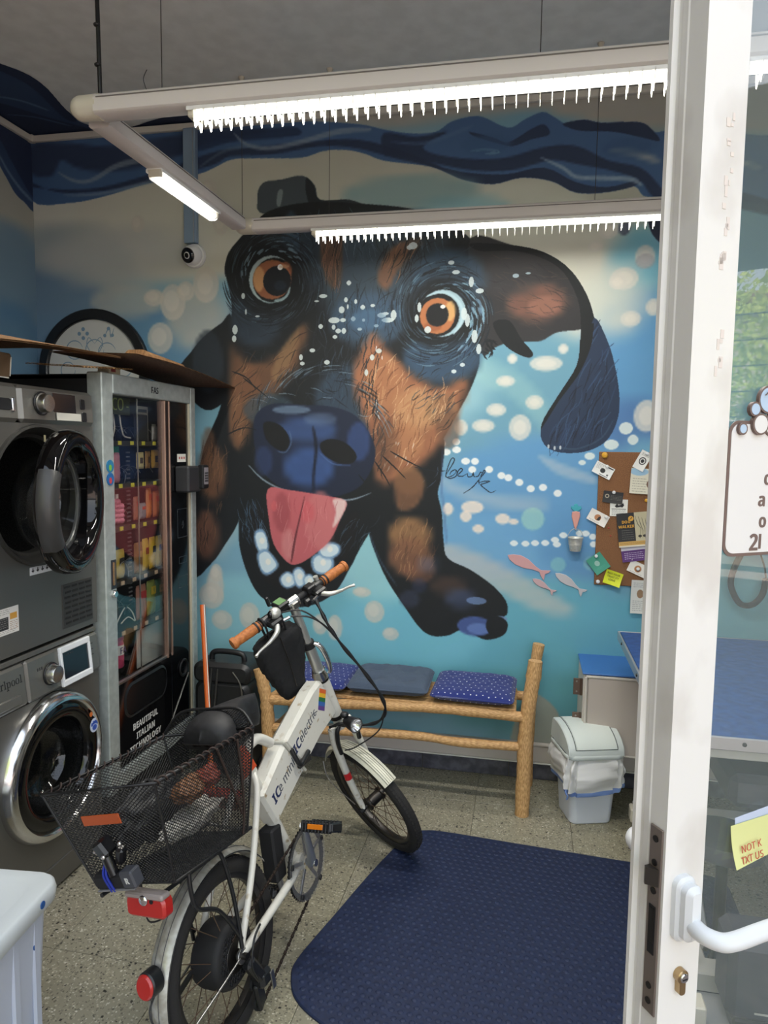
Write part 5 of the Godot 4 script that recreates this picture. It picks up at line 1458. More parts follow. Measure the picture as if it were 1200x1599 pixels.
func vending() -> void:
	var o := thing("vending_machine", "tall silver framed vending machine with a glass front beside the washing machine", "vending machine", Vector3(-1.53, 0, -2.365), "", B90())
	var frame := worn("vend_silver", rgb(182, 190, 186), 0.42, 0.35, noise_tex(51, 0.06, Color(0.93, 0.93, 0.93), Color(1, 1, 1), 128), Vector3(3, 3, 3))
	var blk: Material = M.black_gloss
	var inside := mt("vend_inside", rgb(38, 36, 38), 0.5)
	obj("cabinet", MB.new().box(Vector3(0.012, 0.98, -0.45), Vector3(0.02, 1.64, 0.78), 0.003).box(Vector3(0.734, 0.98, -0.45), Vector3(0.02, 1.64, 0.78), 0.003).box(Vector3(0.373, 0.98, -0.835), Vector3(0.742, 1.64, 0.02), 0.003).box(Vector3(0.373, 1.792, -0.45), Vector3(0.742, 0.02, 0.78), 0.003).box(Vector3(0.373, 0.17, -0.45), Vector3(0.742, 0.02, 0.78), 0.003), M.black_matte, o)
	obj("plinth", MB.new().box(Vector3(0.373, 0.08, -0.40), Vector3(0.70, 0.158, 0.72), 0.004), M.black_matte, o)
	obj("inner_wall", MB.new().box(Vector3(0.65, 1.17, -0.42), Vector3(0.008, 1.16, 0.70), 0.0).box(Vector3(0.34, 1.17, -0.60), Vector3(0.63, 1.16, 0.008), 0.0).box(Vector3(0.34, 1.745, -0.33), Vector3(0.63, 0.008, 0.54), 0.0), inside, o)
	# door frame
	obj("left_stile", MB.new().box(Vector3(0.036, 1.0, -0.032), Vector3(0.072, 1.62, 0.062), 0.004), frame, o)
	obj("right_stile", MB.new().box(Vector3(0.723, 1.0, -0.032), Vector3(0.046, 1.62, 0.062), 0.004), frame, o)
	obj("top_rail", MB.new().box(Vector3(0.386, 1.7725, -0.032), Vector3(0.628, 0.075, 0.062), 0.004), frame, o)
	obj("bottom_rail", MB.new().box(Vector3(0.386, 0.224, -0.032), Vector3(0.628, 0.068, 0.062), 0.004), frame, o)
	obj("edge_strip", MB.new().box(Vector3(0.696, 0.996, -0.012), Vector3(0.010, 1.478, 0.012), 0.002), mt("strip_cream", rgb(206, 196, 172), 0.3, 0.3), o)
	obj("edge_strip", MB.new().box(Vector3(0.0745, 1.17, -0.014), Vector3(0.005, 1.13, 0.012), 0.001), M.steel, o)
	var pil := obj("glass_post", MB.new().box(Vector3(0.466, 1.17, -0.012), Vector3(0.012, 1.13, 0.020), 0.003), mt("post_rose", rgb(168, 138, 122), 0.25, 0.7), o)
	obj("post_cover", MB.new().box(Vector3(0.486, 1.17, -0.014), Vector3(0.024, 1.13, 0.014), 0.003), mt("post_dark", rgb(86, 70, 64), 0.25, 0.7), pil)
	obj("post_cover", MB.new().box(Vector3(0.506, 1.17, -0.012), Vector3(0.012, 1.13, 0.018), 0.003), M.post_rose, pil)
	obj("window", MB.new().box(Vector3(0.268, 1.17, -0.018), Vector3(0.386, 1.13, 0.005), 0.0), mt("pane", Color(0.02, 0.02, 0.02, 0.05), 0.02, 0.0, {"transparency": BaseMaterial3D.TRANSPARENCY_ALPHA}), o)
	obj("window_sill", MB.new().box(Vector3(0.293, 0.612, -0.014), Vector3(0.436, 0.012, 0.014), 0.002), M.steel, o)
	var pan := obj("control_panel", MB.new().box(Vector3(0.604, 0.998, -0.024), Vector3(0.180, 1.474, 0.020), 0.002), blk, o)
	var low := obj("lower_panel", MB.new().box(Vector3(0.293, 0.433, -0.024), Vector3(0.440, 0.344, 0.020), 0.002), blk, o)
	var outer := rrect(0.345, 0.145, 0.062, 8, Vector2(0.295, 0.515))
	var fm := MB.new()
	var inr := rrect(0.325, 0.125, 0.052, 8, Vector2(0.295, 0.515))
	for i in outer.size():
		var j := (i + 1) % outer.size()
		fm.quad(Vector3(outer[i].x, outer[i].y, -0.0135), Vector3(outer[j].x, outer[j].y, -0.0135), Vector3(inr[j].x, inr[j].y, -0.008), Vector3(inr[i].x, inr[i].y, -0.008), Vector3(0, 0, 1))
		fm.quad(Vector3(inr[i].x, inr[i].y, -0.008), Vector3(inr[j].x, inr[j].y, -0.008), Vector3(inr[j].x, inr[j].y, -0.0135), Vector3(inr[i].x, inr[i].y, -0.0135), Vector3((inr[i].x - 0.295) * -1.0, (inr[i].y - 0.515) * -1.0, 0.0))
	obj("delivery_rim", fm, M.black_plastic, low)
	obj("delivery_flap", MB.new().prism(rrect(0.318, 0.118, 0.05, 8, Vector2(0.295, 0.515)), -0.0138, -0.011, 0.001), mt("flap_black", rgb(16, 17, 18), 0.25), low)
	obj("return_cup", ring(MB.new(), 0.030, 0.042, -0.014, -0.006, Transform3D(Basis(), Vector3(0.618, 0.515, 0)), 0.003, 28), M.black_plastic, pan)
	obj("trim_line", MB.new().beam(Vector3(0.49, 0.285, -0.0125), Vector3(0.672, 0.475, -0.0125), 0.003, 0.002, 0.0), mt("line_silver", rgb(150, 150, 146), 0.3, 0.6), low)
	var white := mt("print_white", rgb(206, 206, 202), 0.5)
	lettering("BEAUTIFUL\nITALIAN\nTECHNOLOGY", 0.027, Vector3(0.283, 0.350, -0.0135), Basis(), white, low, "slogan", 0.0008, "Droid Sans", true)
	var lg := MB.new()
	for r in 3:
		for q in [[-0.03, 0.018, 0], [0.0, 0.018, 0], [0.03, 0.018, 0]]:
			lg.box(Vector3(0.378 + q[0], 1.778 - 0.008 * r, 0.0), Vector3(q[1] if r != 1 or q[0] > -0.02 else 0.01, 0.0032, 0.0012), 0.0)
	obj("logo_plate", MB.new().box(Vector3(0.378, 1.770, -0.0012), Vector3(0.1, 0.034, 0.0012), 0.0), frame, o)
	lettering("FAS", 0.026, Vector3(0.378, 1.770, -0.0002), Basis(), M.ink, o, "brand_lettering", 0.001, "Droid Sans", true)
	# left stile furniture
	for q in [[1.464, rgb(44, 120, 160), "leaf_sticker", rgb(120, 180, 70)], [1.416, rgb(36, 100, 160), "round_sticker", rgb(190, 70, 80)]]:
		var st := obj(q[2], MB.new().prism(circle(0.024, 24, Vector2(0.041, q[0])), -0.001, 0.0008), mt(q[2], q[1], 0.4), o)
		obj("sticker_print", MB.new().prism(circle(0.009, 14, Vector2(0.041, q[0] - 0.006), 0.012), 0.0008, 0.0014), mt(q[2] + "_print", q[3], 0.5), st)
	var cs := obj("coin_plate", MB.new().box(Vector3(0.049, 1.053, 0.0), Vector3(0.032, 0.112, 0.004), 0.001), mt("plate_dark", rgb(60, 64, 70), 0.35, 0.5), o)
	obj("coin_slot", MB.new().box(Vector3(0.047, 1.055, 0.003), Vector3(0.012, 0.088, 0.004), 0.001), mt("slot_brass", rgb(190, 150, 112), 0.25, 0.8), cs)
	obj("lock", MB.new().lathe([Vector2(0.014, -0.002), Vector2(0.014, 0.008), Vector2(0.011, 0.012), Vector2(0, 0.012)], 22, Transform3D(Basis(Vector3.RIGHT, PI / 2), Vector3(0.046, 0.978, 0))), M.chrome, o)
	# card reader on the control panel
	var rd := obj("card_reader", MB.new().box(Vector3(0.630, 1.392, 0.018), Vector3(0.13, 0.118, 0.07), 0.008), mt("reader_grey", rgb(46, 47, 49), 0.4), o)
	obj("keypad", MB.new().box(Vector3(0.698, 1.400, 0.058), Vector3(0.062, 0.110, 0.03), 0.006, Transform3D()), M.black_plastic, rd)
	obj("keypad_screen", MB.new().box(Vector3(0.698, 1.405, 0.0735), Vector3(0.040, 0.078, 0.002), 0.0), mt("keypad_face", rgb(140, 134, 138), 0.4), rd)
	var keys := MB.new()
	for r in 4:
		for k in 3:
			keys.box(Vector3(0.686 + 0.012 * k, 1.382 + 0.012 * r, 0.0748), Vector3(0.008, 0.007, 0.0015), 0.0)
	stuff(obj("key", keys, M.black_plastic, rd))
	obj("pay_label", MB.new().box(Vector3(0.628, 1.487, -0.013), Vector3(0.078, 0.036, 0.002), 0.0), M.paper, pan)
	var dots := MB.new()
	for k in 3:
		dots.prism(circle(0.006, 10, Vector2(0.606 + 0.022 * k, 1.487)), -0.012, -0.0112)
	stuff(obj("pay_marks", dots, mt("pay_red", rgb(170, 70, 60), 0.5), pan))
	var touch := MB.new()
	for q in [[0.63, 1.19, 0.09, 0.13], [0.63, 1.02, 0.07, 0.03], [0.63, 0.92, 0.09, 0.05]]:
		for s in [-1, 1]:
			touch.box(Vector3(q[0], q[1] + s * q[3] / 2, -0.0135), Vector3(q[2], 0.0015, 0.0008), 0.0).box(Vector3(q[0] + s * q[2] / 2, q[1], -0.0135), Vector3(0.0015, q[3], 0.0008), 0.0)
	touch.tube([Vector3(0.625, 1.18, -0.013), Vector3(0.635, 1.20, -0.013), Vector3(0.64, 1.18, -0.013), Vector3(0.628, 1.165, -0.013)], 0.001, 4)
	stuff(obj("touch_marks", touch, mt("touch_grey", rgb(62, 70, 76), 0.4), pan))
	# inside: trays with price rails and spirals, divider
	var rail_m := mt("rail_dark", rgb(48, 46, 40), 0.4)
	var clip := mt("rail_yellow", rgb(206, 196, 60), 0.45)
	var coil := mt("coil_steel", rgb(150, 148, 142), 0.35, 0.9)
	var trays := [1.555, 1.385, 1.215, 0.995, 0.790]
	for y in trays:
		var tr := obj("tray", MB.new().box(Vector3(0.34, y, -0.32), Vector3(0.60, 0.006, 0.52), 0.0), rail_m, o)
		obj("price_rail", MB.new().box(Vector3(0.34, y - 0.006, -0.055), Vector3(0.60, 0.022, 0.008), 0.002), rail_m, tr)
		for k in 6:
			obj("price_clip", MB.new().box(Vector3(0.10 + 0.088 * k, y - 0.004, -0.049), Vector3(0.022, 0.016, 0.005), 0.001), clip if y > 1.0 else mt("rail_cream", rgb(196, 170, 140), 0.5), tr)
		for k in 4:
			var hx := []
			for i in 49:
				var an := TAU * i / 12.0
				hx.append(Vector3(0.232 + 0.105 * k + cos(an) * 0.030, y + 0.036 + sin(an) * 0.030, -0.128 - 0.38 * i / 48.0))
			obj("spiral", MB.new().tube(hx, 0.0016, 4, false, false), coil, tr)
	obj("divider", MB.new().box(Vector3(0.292, 1.17, -0.034), Vector3(0.004, 1.12, 0.006), 0.001), mt("divider_steel", rgb(150, 146, 136), 0.3, 0.7), o)
	var vents := MB.new()
	for k in 36:
		vents.box(Vector3(0.286, 0.90 + 0.0175 * k, -0.075), Vector3(0.026, 0.006, 0.004), 0.0)
	stuff(obj("vent_slats", vents, mt("vent_grey", rgb(84, 84, 82), 0.5), o))
	obj("eco_panel", MB.new().box(Vector3(0.20, 1.698, -0.072), Vector3(0.20, 0.070, 0.004), 0.0), mt("eco_dark", rgb(48, 58, 40), 0.5), o)
	lettering("ECO -", 0.046, Vector3(0.215, 1.702, -0.069), Basis(), mt("eco_green", rgb(150, 166, 92), 0.5), o, "eco_lettering", 0.001)
	obj("delivery_plate", MB.new().box(Vector3(0.470, 0.670, -0.085), Vector3(0.255, 0.165, 0.006), 0.002), mt("plate_pale", rgb(186, 188, 176), 0.5), o)
	products(trays)

func bag(w: float, h: float, d: float, sd := 0) -> MB:
	var nz := FastNoiseLite.new()
	nz.seed = sd; nz.frequency = 14.0
	var m := MB.new()
	for s in [1.0, -1.0]:
		m.sheet(10, 14, func(u, v):
			var a := pow(clampf(1.0 - pow(absf(2.0 * u - 1.0), 3.0), 0.0, 1.0), 0.6) * pow(clampf(1.0 - pow(absf(2.0 * v - 1.0), 6.0), 0.0, 1.0), 0.7)
			var zz: float = s * d * 0.5 * a * (1.0 + 0.35 * nz.get_noise_2d(u * 0.3 + s, v * 0.3))
			return Vector3((u - 0.5) * w * (1.0 - 0.05 * a), v * h, zz))
	return m

func products(trays: Array) -> void:
	var base := Transform3D(B90(), Vector3(-1.53, 0, -2.365))
	var grp := "goods in the vending machine"
	var put := func(called: String, label: String, x: float, y: float, z := -0.092) -> Node3D:
		x = 0.232 + (x - 0.14) * 0.6 if x < 0.25 else 0.358 + (x - 0.32) * 1.55   # left and right compartments
		return thing(called, label, "dog treat" if called.contains("treat") else "pet product", base * Vector3(x, y, z), grp, B90())
	# top row
	var o: Node3D = put.call("dog_lead", "pale looped dog lead on the top shelf at left", 0.14, trays[0] + 0.005)
	obj("strap", MB.new().tube(spline([Vector3(-0.03, 0.004, 0), Vector3(-0.01, 0.05, 0.0), Vector3(0.0, 0.11, -0.01), Vector3(0.022, 0.11, 0.0), Vector3(0.02, 0.06, 0.01), Vector3(0.04, 0.02, 0.01), Vector3(0.09, 0.012, 0.01)], 5), 0.0035, 6), M.cream_plastic, o)
	o = put.call("product_card", "upright white card with a black heading and a dog picture on the top shelf", 0.395, trays[0] + 0.005, -0.116)
	var im := card_image(96, 140, rgb(190, 184, 166)); art = im
	im.fill_rect(Rect2i(10, 12, 76, 12), rgb(50, 48, 44)); lines(im, 24, 32, 46, 3, 8, rgb(110, 106, 96)); fill(PackedVector2Array([Vector2(40, 120), Vector2(46, 74), Vector2(56, 84), Vector2(64, 70), Vector2(70, 96), Vector2(60, 128)]), rgb(96, 76, 56), 0)
	obj("card", MB.new().box(Vector3(0, 0.075, 0), Vector3(0.09, 0.15, 0.003), 0.0), img_mat("product_print", im, 0.6), o)
	o = put.call("carton", "plain dark carton on the top shelf in front of the white card", 0.355, trays[0] + 0.005, -0.088)
	obj("box", MB.new().box(Vector3(0, 0.055, 0), Vector3(0.075, 0.11, 0.024), 0.002), mt("carton_dark", rgb(44, 46, 46), 0.6), o)
	obj("flap", MB.new().box(Vector3(0, 0.1105, 0.006), Vector3(0.070, 0.002, 0.010), 0.0), mt("carton_edge", rgb(70, 72, 70), 0.6), o)
	o = put.call("small_pouch", "slim silver pouch at the right end of the top shelf", 0.43, trays[0] + 0.005)
	obj("pouch", bag(0.035, 0.07, 0.02, 1), mt("pouch_silver", rgb(150, 146, 136), 0.3, 0.3), o)
	obj("seal", MB.new().box(Vector3(0, 0.072, 0), Vector3(0.034, 0.008, 0.002), 0.0), M.pouch_silver, o)
	# second row
	o = put.call("shampoo_pack", "pink hanging pack with a green top on the second shelf at left", 0.125, trays[1] + 0.005)
	obj("pack", bag(0.055, 0.125, 0.022, 2), mt("pack_pink", rgb(196, 132, 140), 0.45), o)
	obj("header", MB.new().box(Vector3(0, 0.134, 0), Vector3(0.055, 0.028, 0.004), 0.002), mt("pack_green", rgb(48, 150, 110), 0.5), o)
	obj("coil_cord", MB.new().tube(spline([Vector3(0.03, 0.0, 0.02), Vector3(0.04, 0.03, 0.02), Vector3(0.025, 0.05, 0.018)], 5), 0.0012, 5), M.steel, o)
	var row2 := [["treat_card", "cream and black treat card on the second shelf", 0.345, 0.042, 0.070, rgb(206, 190, 130)], ["treat_pack", "brown treat pack in the middle of the second shelf", 0.385, 0.030, 0.075, rgb(150, 112, 62)], ["treat_bag", "mustard yellow treat bag at the right of the second shelf", 0.425, 0.045, 0.080, rgb(190, 146, 54)]]
	for q in row2:
		o = put.call(q[0], q[1], q[2], trays[1] + 0.058, -0.085)
		obj("pouch", bag(q[3] * 1.4, q[4], 0.014, int(q[2] * 1000)), mt(q[0] + "_skin", q[5], 0.35), o)
		obj("print", MB.new().box(Vector3(0.0, q[4] * 0.5, 0.0075), Vector3(q[3] * 0.5, q[4] * 0.35, 0.001), 0.0), mt(q[0] + "_print", rgb(70, 52, 30), 0.5), o)
	# third row
	o = put.call("chew_toy", "knobbly pink rubber chew toy on the third shelf at left", 0.135, trays[2] + 0.005)
	var toy := MB.new()
	for k in 14:
		toy.ell(Vector3((k % 3 - 1) * 0.016, 0.018 + 0.019 * (k / 3), 0.006 * ((k * 7) % 3 - 1)), Vector3(0.015, 0.014, 0.016), 9, 6)
	obj("toy", toy, mt("toy_pink", rgb(206, 124, 140), 0.5), o)
	obj("tag", MB.new().box(Vector3(0.0, 0.115, 0), Vector3(0.018, 0.02, 0.002), 0.0), M.paper, o)
	var row3 := [["chew_treat", "reddish chew treat in a clear bag on the third shelf beside the divider", 0.320, 0.026, 0.10, rgb(160, 96, 70)], ["chew_treat", "grey and white treat bag on the third shelf", 0.350, 0.036, 0.07, rgb(140, 138, 140)], ["chew_treat", "long orange chew treat on the third shelf, tallest of its row", 0.385, 0.026, 0.13, rgb(196, 116, 56)], ["chew_treat", "orange chew treat with a red label at the right end of the third shelf", 0.425, 0.034, 0.115, rgb(180, 104, 54)]]
	for q in row3:
		o = put.call(q[0], q[1], q[2], trays[2] + 0.012, -0.085)
		obj("pouch", bag(q[3] * 1.5, q[4], 0.022, int(q[2] * 1000)), mt("chew_%d" % int(q[2] * 1000), q[5], 0.35), o)
		obj("label", MB.new().box(Vector3(0.0, q[4] * 0.7, 0.011), Vector3(q[3] * 0.7, q[4] * 0.2, 0.001), 0.0), mt("chew_label", rgb(196, 70, 44), 0.5), o)
	# fourth row
	var row4 := [["yellow_treat", "black and yellow treat pack on the fourth shelf at left", 0.13, 0.046, 0.12, rgb(176, 150, 60)], ["brown_treat", "brown treat bag on the fourth shelf beside the divider", 0.325, 0.044, 0.13, rgb(140, 100, 54)], ["yellow_treat", "yellow treat pack with a red stripe on the fourth shelf", 0.362, 0.032, 0.14, rgb(196, 160, 60)], ["yellow_treat", "tall yellow treat pack lettered in black on the fourth shelf", 0.400, 0.036, 0.14, rgb(206, 166, 48)], ["blue_treat", "yellow and blue treat pack at the right end of the fourth shelf", 0.436, 0.034, 0.14, rgb(196, 164, 66)]]
	for i in row4.size():
		var q: Array = row4[i]
		o = put.call(q[0], q[1], q[2], trays[3] + 0.006, -0.085)
		obj("pouch", bag(q[3] * 1.4, q[4], 0.024, 40 + i), mt("row_%d" % i, q[5], 0.3), o)
		obj("band", MB.new().box(Vector3(0.0, q[4] * 0.62, 0.0125), Vector3(q[3] * 0.7, q[4] * 0.2, 0.001), 0.0), mt("row_band_%d" % i, [rgb(36, 34, 30), rgb(190, 150, 90), rgb(150, 50, 44), rgb(40, 36, 30), rgb(60, 84, 150)][i], 0.5), o)
		if i == 0:
			obj("cord", MB.new().tube(spline([Vector3(-0.03, 0.06, 0.02), Vector3(0.0, 0.07, 0.02), Vector3(0.028, 0.04, 0.02), Vector3(0.032, 0.004, 0.02)], 5), 0.002, 5), M.steel, o)
	# fifth row
	o = put.call("cable_loop", "loops of thin white cable on the lowest shelf at left", 0.16, trays[4] + 0.005)
	obj("cable", MB.new().tube(spline([Vector3(-0.05, 0.006, 0.0), Vector3(-0.03, 0.05, 0.01), Vector3(0.03, 0.075, 0.0), Vector3(0.075, 0.05, 0.0), Vector3(0.085, 0.006, 0.01), Vector3(0.05, 0.03, 0.0), Vector3(-0.02, 0.02, 0.01)], 6), 0.0028, 6), M.cream_plastic, o)
	obj("tie", MB.new().tube([Vector3(0.025, 0.066, 0.004), Vector3(0.033, 0.084, 0.004)], 0.005, 6), M.black_plastic, o)
	var row5 := [["red_treat", "red and cream treat bag on the lowest shelf beside the divider", 0.335, 0.060, 0.15, rgb(150, 104, 84), rgb(170, 50, 50)], ["green_treat", "yellow and green treat bag in the middle of the lowest shelf", 0.388, 0.052, 0.155, rgb(120, 130, 60), rgb(196, 170, 50)], ["green_treat", "dark green treat bag at the right end of the lowest shelf", 0.432, 0.046, 0.15, rgb(52, 84, 56), rgb(150, 130, 90)]]
	for i in row5.size():
		var q: Array = row5[i]
		o = put.call(q[0], q[1], q[2], trays[4] + 0.006, -0.085)
		obj("pouch", bag(q[3] * 1.25, q[4], 0.03, 60 + i), mt("low_%d" % i, q[5], 0.3), o)
		obj("label", MB.new().box(Vector3(0.0, q[4] * 0.72, 0.0155), Vector3(q[3] * 0.7, q[4] * 0.22, 0.001), 0.0), mt("low_label_%d" % i, q[6], 0.5), o)
	o = put.call("drink_can", "pink can with a white label at the bottom of the vending machine", 0.135, 0.628, -0.11)
	obj("can", MB.new().lathe([Vector2(0, 0), Vector2(0.026, 0), Vector2(0.030, 0.006), Vector2(0.030, 0.10), Vector2(0.026, 0.112), Vector2(0.030, 0.114), Vector2(0.030, 0.134), Vector2(0.027, 0.137), Vector2(0, 0.137)], 26), mt("can_pink", rgb(206, 74, 110), 0.35), o)
	obj("label", MB.new().lathe([Vector2(0.0305, 0.055), Vector2(0.0305, 0.096)], 16, Transform3D(), PI * 0.15, PI * 0.85), M.paper, o)
	lettering("FA", 0.026, Vector3(0, 0.075, 0.0315), Basis(), mt("can_blue", rgb(40, 50, 120), 0.5), o, "lettering", 0.001, "Droid Sans", true)

func cardboard_sheet(called: String, label: String, at: Vector3, turn: Basis, w: float, d: float, f: Callable, m: Material) -> Node3D:
	var o := thing(called, label, "cardboard", at, "flattened cardboard on the machines", turn)
	obj("top_liner", MB.new().sheet(16, 10, func(u, v): return Vector3((u - 0.5) * w, f.call(u, v) + 0.0042, (v - 0.5) * d), 0.0008), m, o)
	obj("bottom_liner", MB.new().sheet(16, 10, func(u, v): return Vector3((u - 0.5) * w, f.call(u, v), (v - 0.5) * d), 0.0008), m, o)
	# corrugated edges show between the two liners
	for e in [0.0, 1.0]:
		obj("fluting", MB.new().sheet(80, 1, func(u, v): return Vector3((u - 0.5) * w, f.call(u, e) + 0.0021 + 0.0017 * sin(u * 400.0), (e - 0.5) * d * 0.998 + (v - 0.5) * 0.004)), mt("card_edge", rgb(164, 124, 78), 0.9), o)
	return o

func cardboard() -> void:
	var tex := noise_tex(61, 0.04, Color(0.80, 0.78, 0.74), Color(1, 1, 1), 256, 5)
	var kraft := worn("kraft", rgb(150, 112, 74), 0.9, 0.0, tex, Vector3(3, 3, 12))
	var worn_k := worn("kraft_dark", rgb(112, 82, 62), 0.85, 0.0, tex, Vector3(4, 4, 10))
	# in world axes: local x along the world z of the machines
	cardboard_sheet("cardboard_sheet", "brown cardboard sheet lying over the dryer with its front edge sagging", Vector3(-1.78, 1.900, -1.93), B90(), 0.93, 0.62, func(u, v): return 0.014 * sin(u * 3.0) - 0.17 * maxf(0.0, v - 0.45) * (1.0 - 0.55 * u), kraft)
	cardboard_sheet("cardboard_sheet", "dark purplish brown cardboard sheet on top of the vending machine, its far end sticking out", Vector3(-1.60, 1.864, -2.93), B90() * Basis(Vector3.BACK, -0.05), 1.02, 0.36, func(u, v): return 0.012 * sin(u * 4.0) - 0.015 * v, worn_k)
	cardboard_sheet("cardboard_sheet", "yellowish cardboard piece bent at the vending machine's left corner", Vector3(-1.60, 1.826, -2.36), B90() * Basis(Vector3.UP, 0.12) * Basis(Vector3.BACK, 0.06), 0.40, 0.20, func(u, v): return 0.01 * u - 0.012 * v, worn("kraft_yellow", rgb(176, 132, 72), 0.9, 0.0, tex, Vector3(3, 3, 12)))
	var r := thing("cardboard_roll", "folded brown cardboard packet lying on the vending machine's sheet", "cardboard", Vector3(-1.62, 1.882, -2.92), "flattened cardboard on the machines", B90() * Basis(Vector3.BACK, -0.06))
	obj("wrap", MB.new().prism(rrect(0.10, 0.048, 0.022, 5, Vector2(0, 0.024)), -0.17, 0.17, 0.0, Transform3D(B90(), Vector3.ZERO)), kraft, r)
	var fl := MB.new()
	for k in 5:
		fl.tube(spline([Vector3(0.1705, 0.008 + 0.008 * k, -0.036), Vector3(0.1715, 0.012 + 0.007 * k, 0.0), Vector3(0.1705, 0.008 + 0.008 * k, 0.036)], 4), 0.0022, 4)
	stuff(obj("inner_layers", fl, mt("card_edge", rgb(164, 124, 78), 0.9), r))
	var b := thing("flattened_box", "small flattened box with white edges lying over the dryer at the left", "cardboard", Vector3(-1.62, 1.745, -1.86), "flattened cardboard on the machines", B90() * Basis(Vector3.RIGHT, 0.1))
	obj("flap", MB.new().prism(rrect(0.28, 0.075, 0.010, 3, Vector2(0, 0.045)), -0.004, 0.004, 0.001, Transform3D(), true), mt("kraft_shade", rgb(110, 88, 64), 0.9), b)
	obj("white_edge", MB.new().box(Vector3(0, 0.0065, 0.001), Vector3(0.27, 0.004, 0.010), 0.001).box(Vector3(0.139, 0.042, 0.001), Vector3(0.004, 0.06, 0.010), 0.001), M.paper, b)
	var w := thing("carton_piece", "little white and red carton wedged under the cardboard at the vending machine's corner", "carton", Vector3(-1.585, 1.812, -2.50), "", B90())
	obj("box", MB.new().box(Vector3(0.0, 0.014, 0.0), Vector3(0.075, 0.026, 0.05), 0.002), mt("carton_pale", rgb(190, 178, 152), 0.7), w)
	obj("red_print", MB.new().box(Vector3(-0.012, 0.016, 0.0256), Vector3(0.03, 0.016, 0.001), 0.0), mt("carton_red", rgb(140, 50, 54), 0.6), w)

# ---------------------------------------------------------------- bench, bin, cabinet
func log_tube(mb: MB, pts: Array, r: float, wob := 0.12, sd := 1) -> MB:
	var path := spline(pts, 6)
	var nz := FastNoiseLite.new()
	nz.seed = sd; nz.frequency = 3.0
	var rr := []
	for i in path.size():
		rr.append(r * (1.0 + wob * nz.get_noise_1d(i * 0.35) * 2.0))
	return mb.tube(path, rr, 12)

func wood_mat(key: String, c: Color, scale: Vector3) -> StandardMaterial3D:
	return worn(key, c, 0.6, 0.0, noise_tex(key.length() * 7, 0.05, Color(0.72, 0.66, 0.58), Color(1, 1, 1), 256, 5), scale)

func dotted() -> StandardMaterial3D:
	if M.has("dotted_blue"):
		return M.dotted_blue
	var im := Image.create(512, 384, false, Image.FORMAT_RGBA8)
	im.fill(rgb(28, 42, 110))
	art = im
	for j in 10:
		for i in 13:
			var q := Vector2(16 + 39 * i + (19 if j % 2 == 1 else 0) + rng.randf_range(-4, 4), 18 + 38 * j + rng.randf_range(-4, 4))
			fill(PackedVector2Array(circle(4.4, 9, q, 3.8)), rgb(206, 208, 214), 0)
	return img_mat("dotted_blue", im, 0.9, {"rim_enabled": true, "rim": 0.3})

func cushion(o: Node3D, w: float, d: float, h: float, m: Material, tufts: Array, sd: int) -> void:
	var nz := FastNoiseLite.new()
	nz.seed = sd; nz.frequency = 5.0
	var shape := func(u: float, v: float, s: float) -> Vector3:
		var a := pow(clampf(1.0 - pow(absf(2.0 * u - 1.0), 5.0), 0.0, 1.0), 0.45) * pow(clampf(1.0 - pow(absf(2.0 * v - 1.0), 5.0), 0.0, 1.0), 0.45)
		var y := s * h * 0.5 * a * (0.92 + 0.16 * nz.get_noise_2d(u * w * 4.0, v * d * 4.0))
		if s > 0.0:
			for t in tufts:
				y -= h * 0.30 * exp(-pow(Vector2((u - t.x) * w, (v - t.y) * d).length() / 0.035, 2.0))
		var pull := 1.0 - 0.03 * (1.0 - a)
		return Vector3((u - 0.5) * w * pull, h * 0.5 + y, (v - 0.5) * d * pull)
	obj("cover", MB.new().sheet(36, 28, func(u, v): return shape.call(u, v, 1.0)).sheet(20, 16, func(u, v): return shape.call(u, v, -1.0)), m, o)
	var seam := []
	for q in rrect(w * 0.972, d * 0.972, 0.025, 4):
		seam.append(Vector3(q.x, h * 0.5 + 0.004 * nz.get_noise_2d(q.x * 20.0, q.y * 20.0), q.y))
	obj("piping", MB.new().tube(seam, 0.004, 6, true), m, o)

